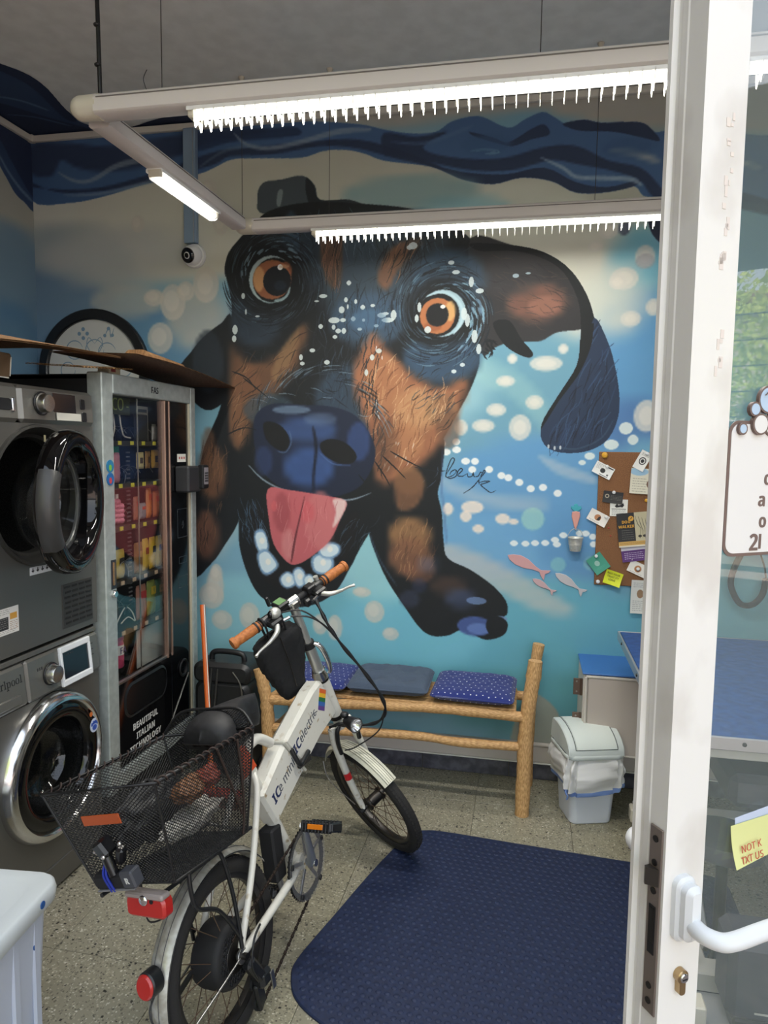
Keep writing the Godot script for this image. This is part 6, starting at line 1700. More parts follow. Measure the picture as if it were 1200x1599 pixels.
func bench_corner() -> void:
	var wood := wood_mat("bench_wood", rgb(224, 182, 128), Vector3(22, 3, 22))
	var woodx := wood_mat("bench_rail_wood", rgb(222, 180, 126), Vector3(3, 24, 24))
	var b := thing("bench", "rustic light wood bench made of round logs below the painted paw", "bench", Vector3(-0.55, 0, -3.10))
	var o := Vector3(-0.55, 0, -3.10)
	var legs := [[[Vector3(0.022, 0.0, -2.955), Vector3(0.024, 0.20, -2.955), Vector3(0.026, 0.36, -2.957), Vector3(0.036, 0.48, -2.96), Vector3(0.052, 0.60, -2.965), Vector3(0.058, 0.668, -2.968)], 0.030], [[Vector3(0.04, 0.0, -3.235), Vector3(0.042, 0.3, -3.235), Vector3(0.055, 0.5, -3.24), Vector3(0.076, 0.665, -3.245)], 0.027],
		[[Vector3(-1.115, 0.0, -2.955), Vector3(-1.115, 0.22, -2.955), Vector3(-1.122, 0.38, -2.957), Vector3(-1.142, 0.48, -2.96), Vector3(-1.158, 0.545, -2.965)], 0.029], [[Vector3(-1.09, 0.0, -3.235), Vector3(-1.09, 0.3, -3.235), Vector3(-1.10, 0.48, -3.24), Vector3(-1.13, 0.60, -3.245)], 0.027]]
	for i in legs.size():
		var p2 := []
		for q in legs[i][0]: p2.append(q - o)
		obj("leg", log_tube(MB.new(), p2, legs[i][1], 0.10, i + 3), wood, b)
	var rails := [[[Vector3(-1.12, 0.405, -2.96), Vector3(-0.75, 0.418, -2.955), Vector3(-0.35, 0.432, -2.96), Vector3(0.02, 0.425, -2.957)], 0.022], [[Vector3(-1.12, 0.278, -2.958), Vector3(-0.80, 0.292, -2.952), Vector3(-0.45, 0.300, -2.96), Vector3(-0.25, 0.292, -2.955), Vector3(0.02, 0.296, -2.957)], 0.019],
		[[Vector3(-1.09, 0.41, -3.236), Vector3(-0.5, 0.425, -3.24), Vector3(0.04, 0.42, -3.236)], 0.021],
		[[Vector3(0.024, 0.40, -2.957), Vector3(0.044, 0.40, -3.236)], 0.02], [[Vector3(-1.118, 0.40, -2.957), Vector3(-1.093, 0.40, -3.236)], 0.02], [[Vector3(0.024, 0.25, -2.957), Vector3(0.044, 0.25, -3.236)], 0.018], [[Vector3(-1.118, 0.25, -2.957), Vector3(-1.093, 0.25, -3.236)], 0.018]]
	for i in rails.size():
		var p2 := []
		for q in rails[i][0]: p2.append(q - o)
		obj("rail", log_tube(MB.new(), p2, rails[i][1], 0.10, i + 11), woodx, b)
	for k in 5:
		obj("seat_slat", MB.new().box(Vector3(0.005, 0.4475, 0.115 - 0.056 * k), Vector3(1.06, 0.016, 0.050), 0.003), woodx, b)
	var c := thing("seat_cushion", "blue cushion with white dots at the bench's right end", "cushion", Vector3(-0.200, 0.462, -3.100), "cushions on the bench", Basis(Vector3.UP, -0.03) * Basis(Vector3.RIGHT, 0.02))
	cushion(c, 0.362, 0.33, 0.058, dotted(), [], 5)
	c = thing("seat_cushion", "plain slate blue tufted cushion in the middle of the bench", "cushion", Vector3(-0.575, 0.462, -3.098), "cushions on the bench", Basis(Vector3.UP, 0.02))
	cushion(c, 0.365, 0.32, 0.072, worn("slate_cloth", rgb(74, 88, 108), 0.95, 0.0, noise_tex(71, 0.2, Color(0.8, 0.8, 0.8), Color(1, 1, 1), 128), Vector3(14, 14, 14), {"rim_enabled": true, "rim": 0.3}), [Vector2(0.3, 0.3), Vector2(0.7, 0.3), Vector2(0.3, 0.72), Vector2(0.7, 0.72)], 6)
	c = thing("seat_cushion", "blue cushion with white dots towards the bench's left end, behind the bicycle's stem", "cushion", Vector3(-0.905, 0.462, -3.100), "cushions on the bench", Basis(Vector3.UP, -0.02))
	cushion(c, 0.30, 0.33, 0.056, dotted(), [], 7)
	bin()
	# wall cabinet
	var cb := thing("wall_cabinet", "low white cabinet with a blue top, hung on the wall behind the waste bin", "cabinet", Vector3(0.60, 0.262, BACK))
	var ply := mt("cabinet_white", rgb(206, 200, 192), 0.5)
	var blue := mt("blue_laminate", rgb(58, 108, 176), 0.45)
	obj("body", MB.new().box(Vector3(0, 0.172, 0.140), Vector3(0.68, 0.344, 0.28), 0.003), ply, cb)
	obj("top", MB.new().box(Vector3(0, 0.3475, 0.142), Vector3(0.69, 0.007, 0.296), 0.002), blue, cb)
	var fr := MB.new()
	fr.box(Vector3(-0.333, 0.172, 0.286), Vector3(0.016, 0.344, 0.014), 0.002)
	var door := obj("door", MB.new().box(Vector3(0.004, 0.168, 0.2855), Vector3(0.650, 0.326, 0.010), 0.003), mt("cabinet_door", rgb(190, 180, 172), 0.55), cb)
	obj("door_edge", MB.new().box(Vector3(0.0, 0.336, 0.2865), Vector3(0.66, 0.010, 0.014), 0.002).box(Vector3(-0.330, 0.170, 0.2865), Vector3(0.010, 0.33, 0.014), 0.002).box(Vector3(0.0, 0.004, 0.2865), Vector3(0.66, 0.008, 0.014), 0.002), ply, door)
	for y in [0.275, 0.125]:
		var h := obj("hinge", MB.new().box(Vector3(-0.360, y, 0.24), Vector3(0.036, 0.072, 0.006), 0.001).tube([Vector3(-0.345, y - 0.036, 0.243), Vector3(-0.345, y + 0.036, 0.243)], 0.006, 10), mt("hinge_bronze", rgb(112, 94, 84), 0.4, 0.7), cb)
		for s in [-1, 1]:
			obj("screw", MB.new().lathe([Vector2(0.004, 0), Vector2(0.003, 0.002), Vector2(0, 0.0024)], 10, Transform3D(Basis(Vector3.RIGHT, PI / 2), Vector3(-0.364, y + 0.022 * s, 0.243))), M.steel, h)

func loft(m: MB, rings: Array, seg := 6) -> MB:   # rings of [y, w, d, corner radius, offset Vector2]
	return m.sheet((seg + 1) * 4, rings.size() - 1, func(u, v):
		var r: Array = rings[int(round(v * (rings.size() - 1)))]
		var pts := rrect(r[1], r[2], r[3], seg)
		var q: Vector2 = pts[int(round(u * (seg + 1) * 4)) % pts.size()]
		return Vector3(q.x + r[4].x, r[0], q.y + r[4].y))

func bin() -> void:
	var grey := mt("bin_grey", rgb(206, 212, 224), 0.4)
	var lid := mt("bin_lid", rgb(206, 214, 212), 0.4)
	var o := thing("waste_bin", "small grey swing lid bin with a white bag beside the bench", "bin", Vector3(0.282, 0, -3.02), "", Basis(Vector3.UP, 0.30))
	var z := Vector2.ZERO
	var body := loft(MB.new(), [[0.0, 0.10, 0.09, 0.02, z], [0.0, 0.172, 0.162, 0.028, z], [0.006, 0.178, 0.168, 0.03, z], [0.15, 0.196, 0.184, 0.03, z], [0.285, 0.214, 0.200, 0.032, z], [0.292, 0.222, 0.208, 0.034, z]])
	obj("body", body, grey, o)
	var nz := FastNoiseLite.new()
	nz.seed = 8; nz.frequency = 9.0
	var bagm := mt("bag_white", rgb(226, 226, 226), 0.35, 0.0, {"backlight_enabled": true, "backlight": Color(0.3, 0.3, 0.3)})
	var bagf := func(u: float, y: float, grow: float) -> Vector3:
		var pts := rrect(0.232 + grow, 0.218 + grow, 0.045, 8)
		var f := fposmod(u, 1.0) * pts.size()
		var i := int(floor(f))
		var q: Vector2 = pts[i % pts.size()].lerp(pts[(i + 1) % pts.size()], f - i)
		var wr := nz.get_noise_3d(q.x * 3.0, y * 1.4, q.y * 3.0) * 0.022 + 0.008 * sin(u * 70.0 + y * 20.0)
		return Vector3(q.x, y, q.y) + Vector3(q.x, 0, q.y).normalized() * wr
	obj("bag", MB.new().sheet(96, 14, func(u, v): return bagf.call(u, lerpf(0.300, 0.165 + 0.014 * sin(u * TAU * 2.0 + 1.0), v), 0.016 * sin(v * PI) + 0.012 * v)), bagm, o)
	obj("bag_hem", MB.new().sheet(96, 2, func(u, v): return bagf.call(u, 0.165 + 0.014 * sin(u * TAU * 2.0 + 1.0) - 0.018 * v, 0.012 - 0.006 * v)), mt("hem_blue", rgb(112, 140, 196), 0.45), o)
	obj("bag_tie", MB.new().tube(spline([Vector3(-0.112, 0.17, 0.085), Vector3(-0.122, 0.15, 0.098), Vector3(-0.115, 0.135, 0.104), Vector3(-0.118, 0.12, 0.10)], 4), 0.004, 6), M.hem_blue, o)
	obj("rim", loft(MB.new(), [[0.288, 0.238, 0.222, 0.04, z], [0.290, 0.252, 0.236, 0.042, z], [0.302, 0.254, 0.238, 0.042, z], [0.308, 0.246, 0.230, 0.04, z]]), lid, o)
	# domed lid: an arch from front to back, closed at both sides
	var arch := []
	for q in [[0.114, 0.304], [0.110, 0.325], [0.100, 0.342], [0.074, 0.365], [0.034, 0.383], [-0.015, 0.394], [-0.060, 0.397], [-0.092, 0.393], [-0.105, 0.376], [-0.112, 0.34], [-0.115, 0.304]]:
		arch.append(Vector2(q[0], q[1]))
	var smooth := spline(arch, 4)
	var side := Transform3D(Basis(Vector3(0, 0, 1), Vector3.UP, Vector3(-1, 0, 0)), Vector3.ZERO)
	obj("lid", MB.new().prism(smooth, -0.118, 0.118, 0.004, side, true), lid, o)
	var fl := []
	for i in range(3, 30):
		if i < smooth.size() and smooth[i].y > 0.325:
			fl.append(smooth[i])
	var flap := MB.new().sheet(14, fl.size() - 1, func(u, v):
		var q: Vector2 = fl[int(round(v * (fl.size() - 1)))]
		return Vector3((u - 0.5) * 0.170, q.y + 0.0022, q.x + 0.0022), 0.003)
	var fo := obj("swing_flap", flap, mt("flap_grey", rgb(212, 220, 216), 0.38), o)
	var gl := []
	for q in fl: gl.append(Vector3(0.089, q.y + 0.001, q.x + 0.001))
	var gr := gl.duplicate()
	gr.reverse()
	var rimpath := gl.duplicate()
	for q in gr: rimpath.append(Vector3(-0.089, q.y, q.z))
	obj("flap_gap", MB.new().tube(rimpath, 0.0016, 5, true), mt("gap_dark", rgb(84, 90, 92), 0.8), fo)

# ---------------------------------------------------------------- grooming table seen beside and through the door
func grooming_corner() -> void:
	var o := thing("grooming_table", "long blue topped grooming table with aluminium edges behind the glass door", "table", Vector3(0.72, 0, -2.49))
	var blue := worn("table_blue", rgb(38, 78, 140), 0.55, 0.0, noise_tex(81, 0.05, Color(0.86, 0.86, 0.86), Color(1, 1, 1), 128), Vector3(4, 4, 4))
	var alu := mt("aluminium", rgb(196, 196, 198), 0.35, 0.8)
	obj("tabletop", MB.new().box(Vector3(0, 0.789, 0), Vector3(0.644, 0.022, 1.064), 0.002), blue, o)
	for s in [-1, 1]:
		obj("edge_strip", MB.new().box(Vector3(0, 0.783, s * 0.536), Vector3(0.664, 0.036, 0.008), 0.002), alu, o)
		obj("edge_strip", MB.new().box(Vector3(s * 0.328, 0.783, 0), Vector3(0.008, 0.036, 1.064), 0.002), alu, o)
		for k in 3:
			obj("edge_screw", MB.new().lathe([Vector2(0.006, 0), Vector2(0.005, 0.003), Vector2(0, 0.004)], 12, Transform3D(Basis(Vector3.RIGHT, PI / 2), Vector3(-0.14 + 0.2 * k, 0.785, s * 0.540)) if s > 0 else Transform3D(Basis(Vector3.BACK, PI / 2), Vector3(-0.332, 0.785, -0.4 + 0.4 * k))), M.dark_steel, o)
	var frame := mt("frame_white", rgb(190, 188, 182), 0.45)
	obj("under_frame", MB.new().box(Vector3(0.0, 0.748, 0.49), Vector3(0.60, 0.036, 0.04), 0.003).box(Vector3(0.0, 0.748, -0.49), Vector3(0.60, 0.036, 0.04), 0.003).box(Vector3(-0.29, 0.748, 0), Vector3(0.04, 0.036, 0.96), 0.003).box(Vector3(0.29, 0.748, 0), Vector3(0.04, 0.036, 0.96), 0.003), frame, o)
	obj("motor_box", MB.new().box(Vector3(0.02, 0.575, 0.20), Vector3(0.28, 0.10, 0.34), 0.02), mt("motor_grey", rgb(70, 72, 80), 0.6), o)
	for s in [-1, 1]:
		var sx: float = s * 0.17
		obj("scissor_arm", MB.new().beam(Vector3(sx, 0.72, -0.42), Vector3(sx, 0.11, 0.40), 0.02, 0.04, 0.003), M.steel, o)
		obj("scissor_arm", MB.new().beam(Vector3(sx + 0.024 * s, 0.72, 0.42), Vector3(sx + 0.024 * s, 0.11, -0.40), 0.02, 0.04, 0.003), M.steel, o)
		obj("pivot", MB.new().tube([Vector3(sx - 0.02, 0.415, 0.0), Vector3(sx + 0.05 * s, 0.415, 0.0)], 0.012, 12), M.dark_steel, o)
	obj("base_frame", MB.new().box(Vector3(0.0, 0.075, 0.46), Vector3(0.58, 0.055, 0.07), 0.004).box(Vector3(0.0, 0.075, -0.46), Vector3(0.50, 0.055, 0.07), 0.004).box(Vector3(-0.20, 0.075, 0), Vector3(0.05, 0.055, 0.92), 0.004).box(Vector3(0.20, 0.075, 0), Vector3(0.05, 0.055, 0.92), 0.004), frame, o)
	obj("foot_plate", MB.new().box(Vector3(0.02, 0.036, 0.56), Vector3(0.60, 0.02, 0.14), 0.003), mt("plate_grey", rgb(150, 152, 156), 0.4, 0.3), o)
	for q in [Vector3(-0.235, 0, -0.435), Vector3(0.235, 0, -0.435), Vector3(-0.25, 0, 0.60), Vector3(0.28, 0, 0.60)]:
		var f := obj("foot", MB.new().box(q + Vector3(0, 0.075, 0), Vector3(0.065, 0.055, 0.06), 0.004), M.cream_plastic, o)
		obj("caster", MB.new().tube([q + Vector3(-0.016, 0.024, 0.0), q + Vector3(0.016, 0.024, 0.0)], 0.024, 18), M.rubber, f)
	# dark blower standing on the foot plate, grey stool, hose loop on the wall
	var d := thing("blower", "dark box shaped dog blower with a cable under the grooming table", "blower", Vector3(0.665, 0.0475, -1.915))
	obj("housing", MB.new().box(Vector3(0, 0.15, 0), Vector3(0.24, 0.22, 0.14), 0.02), mt("blower_grey", rgb(58, 60, 70), 0.55), d)
	obj("foot", MB.new().box(Vector3(0, 0.02, 0), Vector3(0.20, 0.04, 0.11), 0.006), M.black_plastic, d)
	obj("label_strip", MB.new().box(Vector3(-0.03, 0.075, 0.0705), Vector3(0.05, 0.005, 0.001), 0.0), M.label_grey, d)
	obj("cable", MB.new().tube(spline([Vector3(-0.03, 0.05, 0.07), Vector3(-0.05, 0.02, 0.10), Vector3(-0.045, 0.006, 0.13), Vector3(-0.07, 0.005, 0.20)], 5), 0.005, 7), M.black_plastic, d)
	obj("cable_loop", MB.new().tube(spline([Vector3(-0.01, 0.05, 0.07), Vector3(0.0, 0.025, 0.09), Vector3(0.03, 0.03, 0.09), Vector3(0.04, 0.05, 0.07)], 5), 0.005, 7), M.black_plastic, d)
	var st := thing("stool", "low round dark grey stool under the grooming table", "stool", Vector3(0.62, 0.0, -2.23))
	obj("seat", MB.new().lathe([Vector2(0, 0.34), Vector2(0.10, 0.34), Vector2(0.115, 0.350), Vector2(0.118, 0.375), Vector2(0.108, 0.392), Vector2(0.06, 0.398), Vector2(0, 0.398)], 32), mt("stool_grey", rgb(64, 66, 70), 0.6), st)
	obj("stem", MB.new().tube([Vector3(0, 0.055, 0), Vector3(0, 0.345, 0)], 0.018, 12), M.dark_steel, st)
	for k in 4:
		var an := TAU * k / 4 + 0.5
		obj("leg", MB.new().tube([Vector3(0, 0.06, 0), Vector3(cos(an) * 0.11, 0.008, sin(an) * 0.11)], 0.008, 8), M.dark_steel, st)
	var h := thing("hose_loop", "thick black hose hanging in a loop on the wall, seen through the door glass", "hose", Vector3(0.945, 0.88, BACK))
	obj("hose", MB.new().tube(spline([Vector3(-0.03, 0.24, 0.05), Vector3(-0.062, 0.16, 0.055), Vector3(-0.068, 0.09, 0.055), Vector3(-0.03, 0.018, 0.055), Vector3(0.02, 0.014, 0.055), Vector3(0.058, 0.06, 0.055), Vector3(0.068, 0.13, 0.055)], 6), 0.013, 10), M.rubber, h)
	obj("wire", MB.new().tube(spline([Vector3(0.068, 0.13, 0.055), Vector3(0.06, 0.18, 0.055), Vector3(0.04, 0.24, 0.05)], 5), 0.004, 6), M.black_plastic, h)
	obj("hook", MB.new().tube(spline([Vector3(0.005, 0.245, 0.0), Vector3(0.005, 0.24, 0.05), Vector3(0.005, 0.262, 0.066)], 5), 0.006, 8).tube([Vector3(-0.05, 0.244, 0.05), Vector3(0.06, 0.244, 0.05)], 0.006, 8), M.steel, h)

# ---------------------------------------------------------------- folding electric bicycle: local x forward, y up, z to its right
const TYRE := 0.2309

func wheel(parent: Node3D, t: Transform3D, r: float, hub_r: float, half: float) -> MeshInstance3D:
	var up := t * Transform3D(Basis(Vector3.RIGHT, PI / 2), Vector3.ZERO)   # local z becomes the axle
	var tr := r - 0.0235
	var prof := []
	for k in 15:
		var an := -PI * 0.78 + PI * 1.56 * k / 14.0
		prof.append(Vector2(tr + cos(an) * 0.0235, sin(an) * 0.0235))
	var rub := worn("tyre_rubber", rgb(44, 42, 41), 0.85, 0.0, noise_tex(111, 0.3, Color(0.55, 0.55, 0.55), Color(1, 1, 1), 128), Vector3(18, 18, 18))
	var w := obj("wheel", MB.new().lathe(prof, 72, up), rub, parent)
	# knobs of the tread
	var tread := MB.new()
	for k in 90:
		var an := TAU * k / 90.0
		for s in [-1.0, 0.0, 1.0]:
			var z: float = s * 0.0105
			var rr := r - (0.0005 if s == 0.0 else 0.003)
			var a2 := an + (TAU / 180.0 if s == 0.0 else 0.0)
			var c := Vector3(cos(a2), sin(a2), 0)
			var tang := Vector3(-sin(a2), cos(a2), 0)
			tread.box(Vector3.ZERO, Vector3(0.010, 0.003, 0.007), 0.0, t * Transform3D(Basis(tang, c, tang.cross(c)), c * rr + Vector3(0, 0, z)))
	stuff(obj("tread", tread, rub, w))
	var rim := r - 0.044
	obj("rim", MB.new().lathe([Vector2(rim + 0.006, -0.013), Vector2(rim, -0.014), Vector2(rim - 0.012, -0.009), Vector2(rim - 0.014, 0.0), Vector2(rim - 0.012, 0.009), Vector2(rim, 0.014), Vector2(rim + 0.006, 0.013)], 72, up), mt("rim_dark", rgb(74, 72, 70), 0.35, 0.8), w)
	obj("hub", MB.new().lathe([Vector2(0.006, -half), Vector2(0.009, -half), Vector2(0.009, -half + 0.012), Vector2(hub_r, -half + 0.016), Vector2(hub_r, -half + 0.024), Vector2(hub_r * 0.82, -half + 0.028), Vector2(hub_r * 0.82, half - 0.028), Vector2(hub_r, half - 0.024), Vector2(hub_r, half - 0.016), Vector2(0.009, half - 0.012), Vector2(0.009, half), Vector2(0.006, half)], 32, up), M.dark_steel, w)
	var sp := mt("spoke_rust", rgb(96, 78, 64), 0.5, 0.7)
	for k in 28:
		var a0 := TAU * k / 28.0
		var s := 1.0 if k % 2 == 0 else -1.0
		var a1 := a0 + (0.42 if (k / 2) % 2 == 0 else -0.42)
		obj("spoke", MB.new().tube([t * Vector3(cos(a1) * hub_r * 0.95, sin(a1) * hub_r * 0.95, s * (half - 0.020)), t * Vector3(cos(a0) * (rim - 0.010), sin(a0) * (rim - 0.010), s * 0.003)], 0.0013, 5, false, false), sp, w)
	return w

func mudguard(t: Transform3D, r: float, wd: float, from: float, to: float, sides: float) -> MB:
	return MB.new().sheet(48, 10, func(u, v):
		var an: float = lerpf(from, to, u)
		var q: float = (v - 0.5) * 2.0
		var rr := r - sides * pow(absf(q), 2.5)
		return t * Vector3(cos(an) * rr, sin(an) * rr, q * wd * 0.5), 0.0016)

func arc_line(t: Transform3D, r: float, z: float, from: float, to: float) -> Array:
	var o := []
	for k in 41:
		var an := lerpf(from, to, k / 40.0)
		o.append(t * Vector3(cos(an) * r, sin(an) * r, z))
	return o

func clip_wire(m: MB, c: Array, a: Vector2, d: Vector2, rad: float) -> void:
	# straight wire across the unit square of a four cornered panel
	var lo := -1e9
	var hi := 1e9
	for k in 2:
		if absf(d[k]) < 1e-9:
			if a[k] < 0.0 or a[k] > 1.0: return
			continue
		var t0: float = (0.0 - a[k]) / d[k]
		var t1: float = (1.0 - a[k]) / d[k]
		lo = maxf(lo, minf(t0, t1)); hi = minf(hi, maxf(t0, t1))
	if hi - lo < 0.02: return
	var pts := []
	for e in 3:
		var q := a + d * lerpf(lo, hi, e / 2.0)
		var bot: Vector3 = c[0].lerp(c[1], q.x)
		var top: Vector3 = c[3].lerp(c[2], q.x)
		pts.append(bot.lerp(top, q.y))
	m.tube(pts, rad, 4, false, false)

func lumpy(r: Vector3, sd: int, amp := 0.25, freq := 3.0) -> MB:
	var nz := FastNoiseLite.new()
	nz.seed = sd; nz.frequency = freq
	return MB.new().sheet(40, 24, func(u, v):
		var la: float = PI * (v - 0.5)
		var lo: float = TAU * (1.0 - u)
		var d := Vector3(cos(la) * cos(lo), sin(la), cos(la) * sin(lo))
		return d * r * (1.0 + amp * nz.get_noise_3dv(d)))

func bicycle() -> void:
	var white := worn("bike_white", rgb(208, 206, 196), 0.32, 0.0, noise_tex(121, 0.035, Color(0.70, 0.60, 0.46), Color(1, 1, 1), 256, 5, FastNoiseLite.TYPE_SIMPLEX_SMOOTH, [0.08, 0.22]), Vector3(2.5, 2.5, 2.5), {"clearcoat_enabled": true, "clearcoat": 0.4, "clearcoat_roughness": 0.2})
	var bx := Vector3(0.1858, 0, -0.9826)
	var bz := Vector3(0.9721, 0.1457, 0.1838).normalized()
	var basis := Basis(bx, bz.cross(bx), bz)
	var o := thing("bicycle", "white folding electric bicycle with a black wire basket, leaning on its stand", "bicycle", Vector3(-0.7108, 0.003, -1.6193), "", basis)
	var blk: Material = M.black_plastic
	# rear wheel, motor, mudguard
	var rc := Transform3D(Basis(), Vector3(0, TYRE, 0))
	var up := rc * Transform3D(Basis(Vector3.RIGHT, PI / 2), Vector3.ZERO)
	var rw := wheel(o, rc, TYRE, 0.040, 0.062)
	obj("motor", MB.new().lathe([Vector2(0.0, -0.048), Vector2(0.060, -0.046), Vector2(0.080, -0.036), Vector2(0.084, -0.02), Vector2(0.084, 0.030), Vector2(0.080, 0.040), Vector2(0.072, 0.046), Vector2(0.0, 0.047)], 40, up), M.black_matte, rw)
	var comb := MB.new()
	for i in range(-6, 7):
		for j in range(-6, 7):
			var q := Vector2(i * 0.013 + (0.0065 if j % 2 != 0 else 0.0), j * 0.0113)
			if q.length() < 0.066:
				ring(comb, 0.0048, 0.0062, 0.045, 0.0485, rc * Transform3D(Basis(), Vector3(q.x, q.y, 0)), 0.0005, 6)
	stuff(obj("motor_grille", comb, M.black_plastic, rw))
	var silver := worn("guard_silver", rgb(190, 190, 184), 0.35, 0.35, noise_tex(123, 0.05, Color(0.8, 0.78, 0.74), Color(1, 1, 1), 128), Vector3(6, 6, 6))
	var mg := obj("rear_mudguard", mudguard(rc, TYRE + 0.022, 0.058, deg_to_rad(35), deg_to_rad(206), 0.012), silver, o)
	for s in [-1, 1]:
		obj("pinstripe", MB.new().tube(arc_line(rc, TYRE + 0.0225, s * 0.010, deg_to_rad(36), deg_to_rad(205)), 0.0010, 5), mt("stripe_dark", rgb(74, 74, 76), 0.5), mg)
	obj("edge_trim", MB.new().tube(arc_line(rc, TYRE + 0.0115, 0.0285, deg_to_rad(40), deg_to_rad(205)), 0.0018, 5), blk, mg)
	var sa := deg_to_rad(192)
	var mid := rc * Vector3(cos(sa) * (TYRE + 0.026), sin(sa) * (TYRE + 0.026), 0)
	obj("guard_stay", MB.new().tube(spline([Vector3(-0.012, TYRE, 0.066), Vector3(mid.x * 0.55, lerpf(TYRE, mid.y, 0.5), 0.062), Vector3(mid.x * 0.93, mid.y + 0.004, 0.05), mid + Vector3(-0.022, 0, 0.018), mid + Vector3(-0.024, 0.0, -0.018), Vector3(mid.x * 0.93, mid.y + 0.004, -0.05), Vector3(-0.012, TYRE, -0.066)], 6), 0.003, 8), M.steel, o)
	for s in [-1, 1]:
		obj("rivet", MB.new().ell(mid + Vector3(0.001, 0.015 * s, 0), Vector3(0.003, 0.005, 0.005), 10, 6), mt("rivet_brass", rgb(150, 130, 90), 0.35, 0.8), mg)
	# tail lamps
	var red := mt("lens_red", rgb(176, 24, 16), 0.12, 0.0, {"clearcoat_enabled": true, "clearcoat": 0.8})
	var tl := obj("tail_lamp", MB.new().prism(rrect(0.108, 0.048, 0.014, 5), 0.0, 0.028, 0.006, Transform3D(Basis(Vector3(0, 0, 1), Vector3(0.08, 0.99, 0), Vector3(-0.99, 0.08, 0)), Vector3(-0.262, 0.531, 0.050))), red, o)
	obj("clear_top", MB.new().prism(rrect(0.106, 0.014, 0.006, 4), 0.004, 0.030, 0.004, Transform3D(Basis(Vector3(0, 0, 1), Vector3(0.08, 0.99, 0), Vector3(-0.99, 0.08, 0)), Vector3(-0.262, 0.556, 0.050))), mt("lens_clear", rgb(150, 140, 136), 0.1), tl)
	obj("lamp_bulb", MB.new().ell(Vector3(-0.291, 0.550, 0.050), Vector3(0.006, 0.012, 0.012), 14, 8), M.chrome, tl)
	obj("lamp_wire", MB.new().tube(spline([Vector3(-0.27, 0.508, 0.03), Vector3(-0.275, 0.492, 0.045), Vector3(-0.265, 0.495, 0.07), Vector3(-0.255, 0.512, 0.078)], 5), 0.002, 6), blk, tl)
	var ra := deg_to_rad(158)
	var rp := rc * Vector3(cos(ra) * (TYRE + 0.024), sin(ra) * (TYRE + 0.024), 0)
	var rt := Transform3D(Basis(Vector3(0, 0, 1), Vector3(0.12, 0.99, 0), Vector3(-0.99, 0.12, 0)), rp)
	var rf := obj("round_reflector", MB.new().prism(circle(0.026, 28, Vector2.ZERO, 0.031), 0.0, 0.034, 0.004, rt), M.black_plastic, o)
	obj("reflector_lens", MB.new().prism(circle(0.0235, 28, Vector2.ZERO, 0.0285), 0.034, 0.040, 0.004, rt), red, rf)
	obj("reflector_wire", MB.new().tube(spline([rp + Vector3(-0.005, -0.03, 0.0), rp + Vector3(-0.03, -0.055, 0.0), rp + Vector3(-0.032, -0.085, 0.01), rp + Vector3(-0.01, -0.10, 0.02)], 5), 0.0022, 6), blk, rf)
	# frame
	var bb := Vector3(0.386, 0.2665, 0)
	var fr := obj("seat_tube", MB.new().tube([bb, bb.lerp(Vector3(0.212, 0.630, 0), 0.5), Vector3(0.212, 0.630, 0)], 0.0205, 18), white, o)
	obj("bottom_bracket", MB.new().tube([bb + Vector3(0, 0, -0.036), bb + Vector3(0, 0, 0.036)], 0.024, 20), white, fr)
	obj("seat_lug", MB.new().tube([Vector3(0.222, 0.612, 0), Vector3(0.206, 0.646, 0)], 0.0245, 18), white, fr)
	for s in [-1, 1]:
		obj("seat_stay", MB.new().tube(spline([Vector3(0.218, 0.615, s * 0.018), Vector3(0.19, 0.57, s * 0.040), Vector3(0.10, 0.41, s * 0.058), Vector3(0.0, TYRE + 0.02, s * 0.064)], 5), 0.0092, 10), white, o)
		obj("chain_stay", MB.new().tube(spline([bb + Vector3(-0.01, 0, s * 0.026), Vector3(0.28, 0.258, s * 0.046), Vector3(0.0, TYRE, s * 0.062)], 6), [0.013, 0.0128, 0.0126, 0.0125, 0.0124, 0.0123, 0.0122, 0.012, 0.0118, 0.0116, 0.0114, 0.011, 0.0105], 10), white, o)
		obj("dropout", MB.new().prism(circle(0.020, 20), -0.003, 0.003, 0.001, Transform3D(Basis(), Vector3(0.0, TYRE, s * 0.064))), M.steel, o)
		obj("axle_nut", MB.new().tube([Vector3(0, TYRE, s * 0.066), Vector3(0, TYRE, s * 0.080)], 0.009, 6), M.dark_steel, o)
	obj("frame_arch", MB.new().tube(spline([Vector3(0.200, 0.60, 0), Vector3(0.196, 0.645, 0), Vector3(0.222, 0.683, 0), Vector3(0.280, 0.692, 0), Vector3(0.345, 0.655, 0)], 6), 0.0155, 14), white, o)
	# rectangular main beam in two halves with the folding hinge between
	var low := [Vector2(0.222, 0.545), Vector2(0.352, 0.628), Vector2(0.378, 0.640), Vector2(0.475, 0.520), Vector2(0.440, 0.500), Vector2(0.285, 0.432)]
	var high := [Vector2(0.382, 0.643), Vector2(0.588, 0.742), Vector2(0.640, 0.756), Vector2(0.664, 0.748), Vector2(0.738, 0.616), Vector2(0.712, 0.602), Vector2(0.600, 0.572), Vector2(0.479, 0.522)]
	var b1 := obj("main_beam", MB.new().prism(low, -0.031, 0.031, 0.012, Transform3D(), true, false), white, o)
	var b2 := obj("main_beam", MB.new().prism(high, -0.031, 0.031, 0.012, Transform3D(), true, false), white, o)
	var hg := obj("hinge_plate", MB.new().beam(Vector3(0.374, 0.648, 0), Vector3(0.482, 0.512, 0), 0.066, 0.010, 0.003, Vector3(0.6, 0.5, 0)), mt("hinge_cream", rgb(190, 188, 176), 0.4), o)
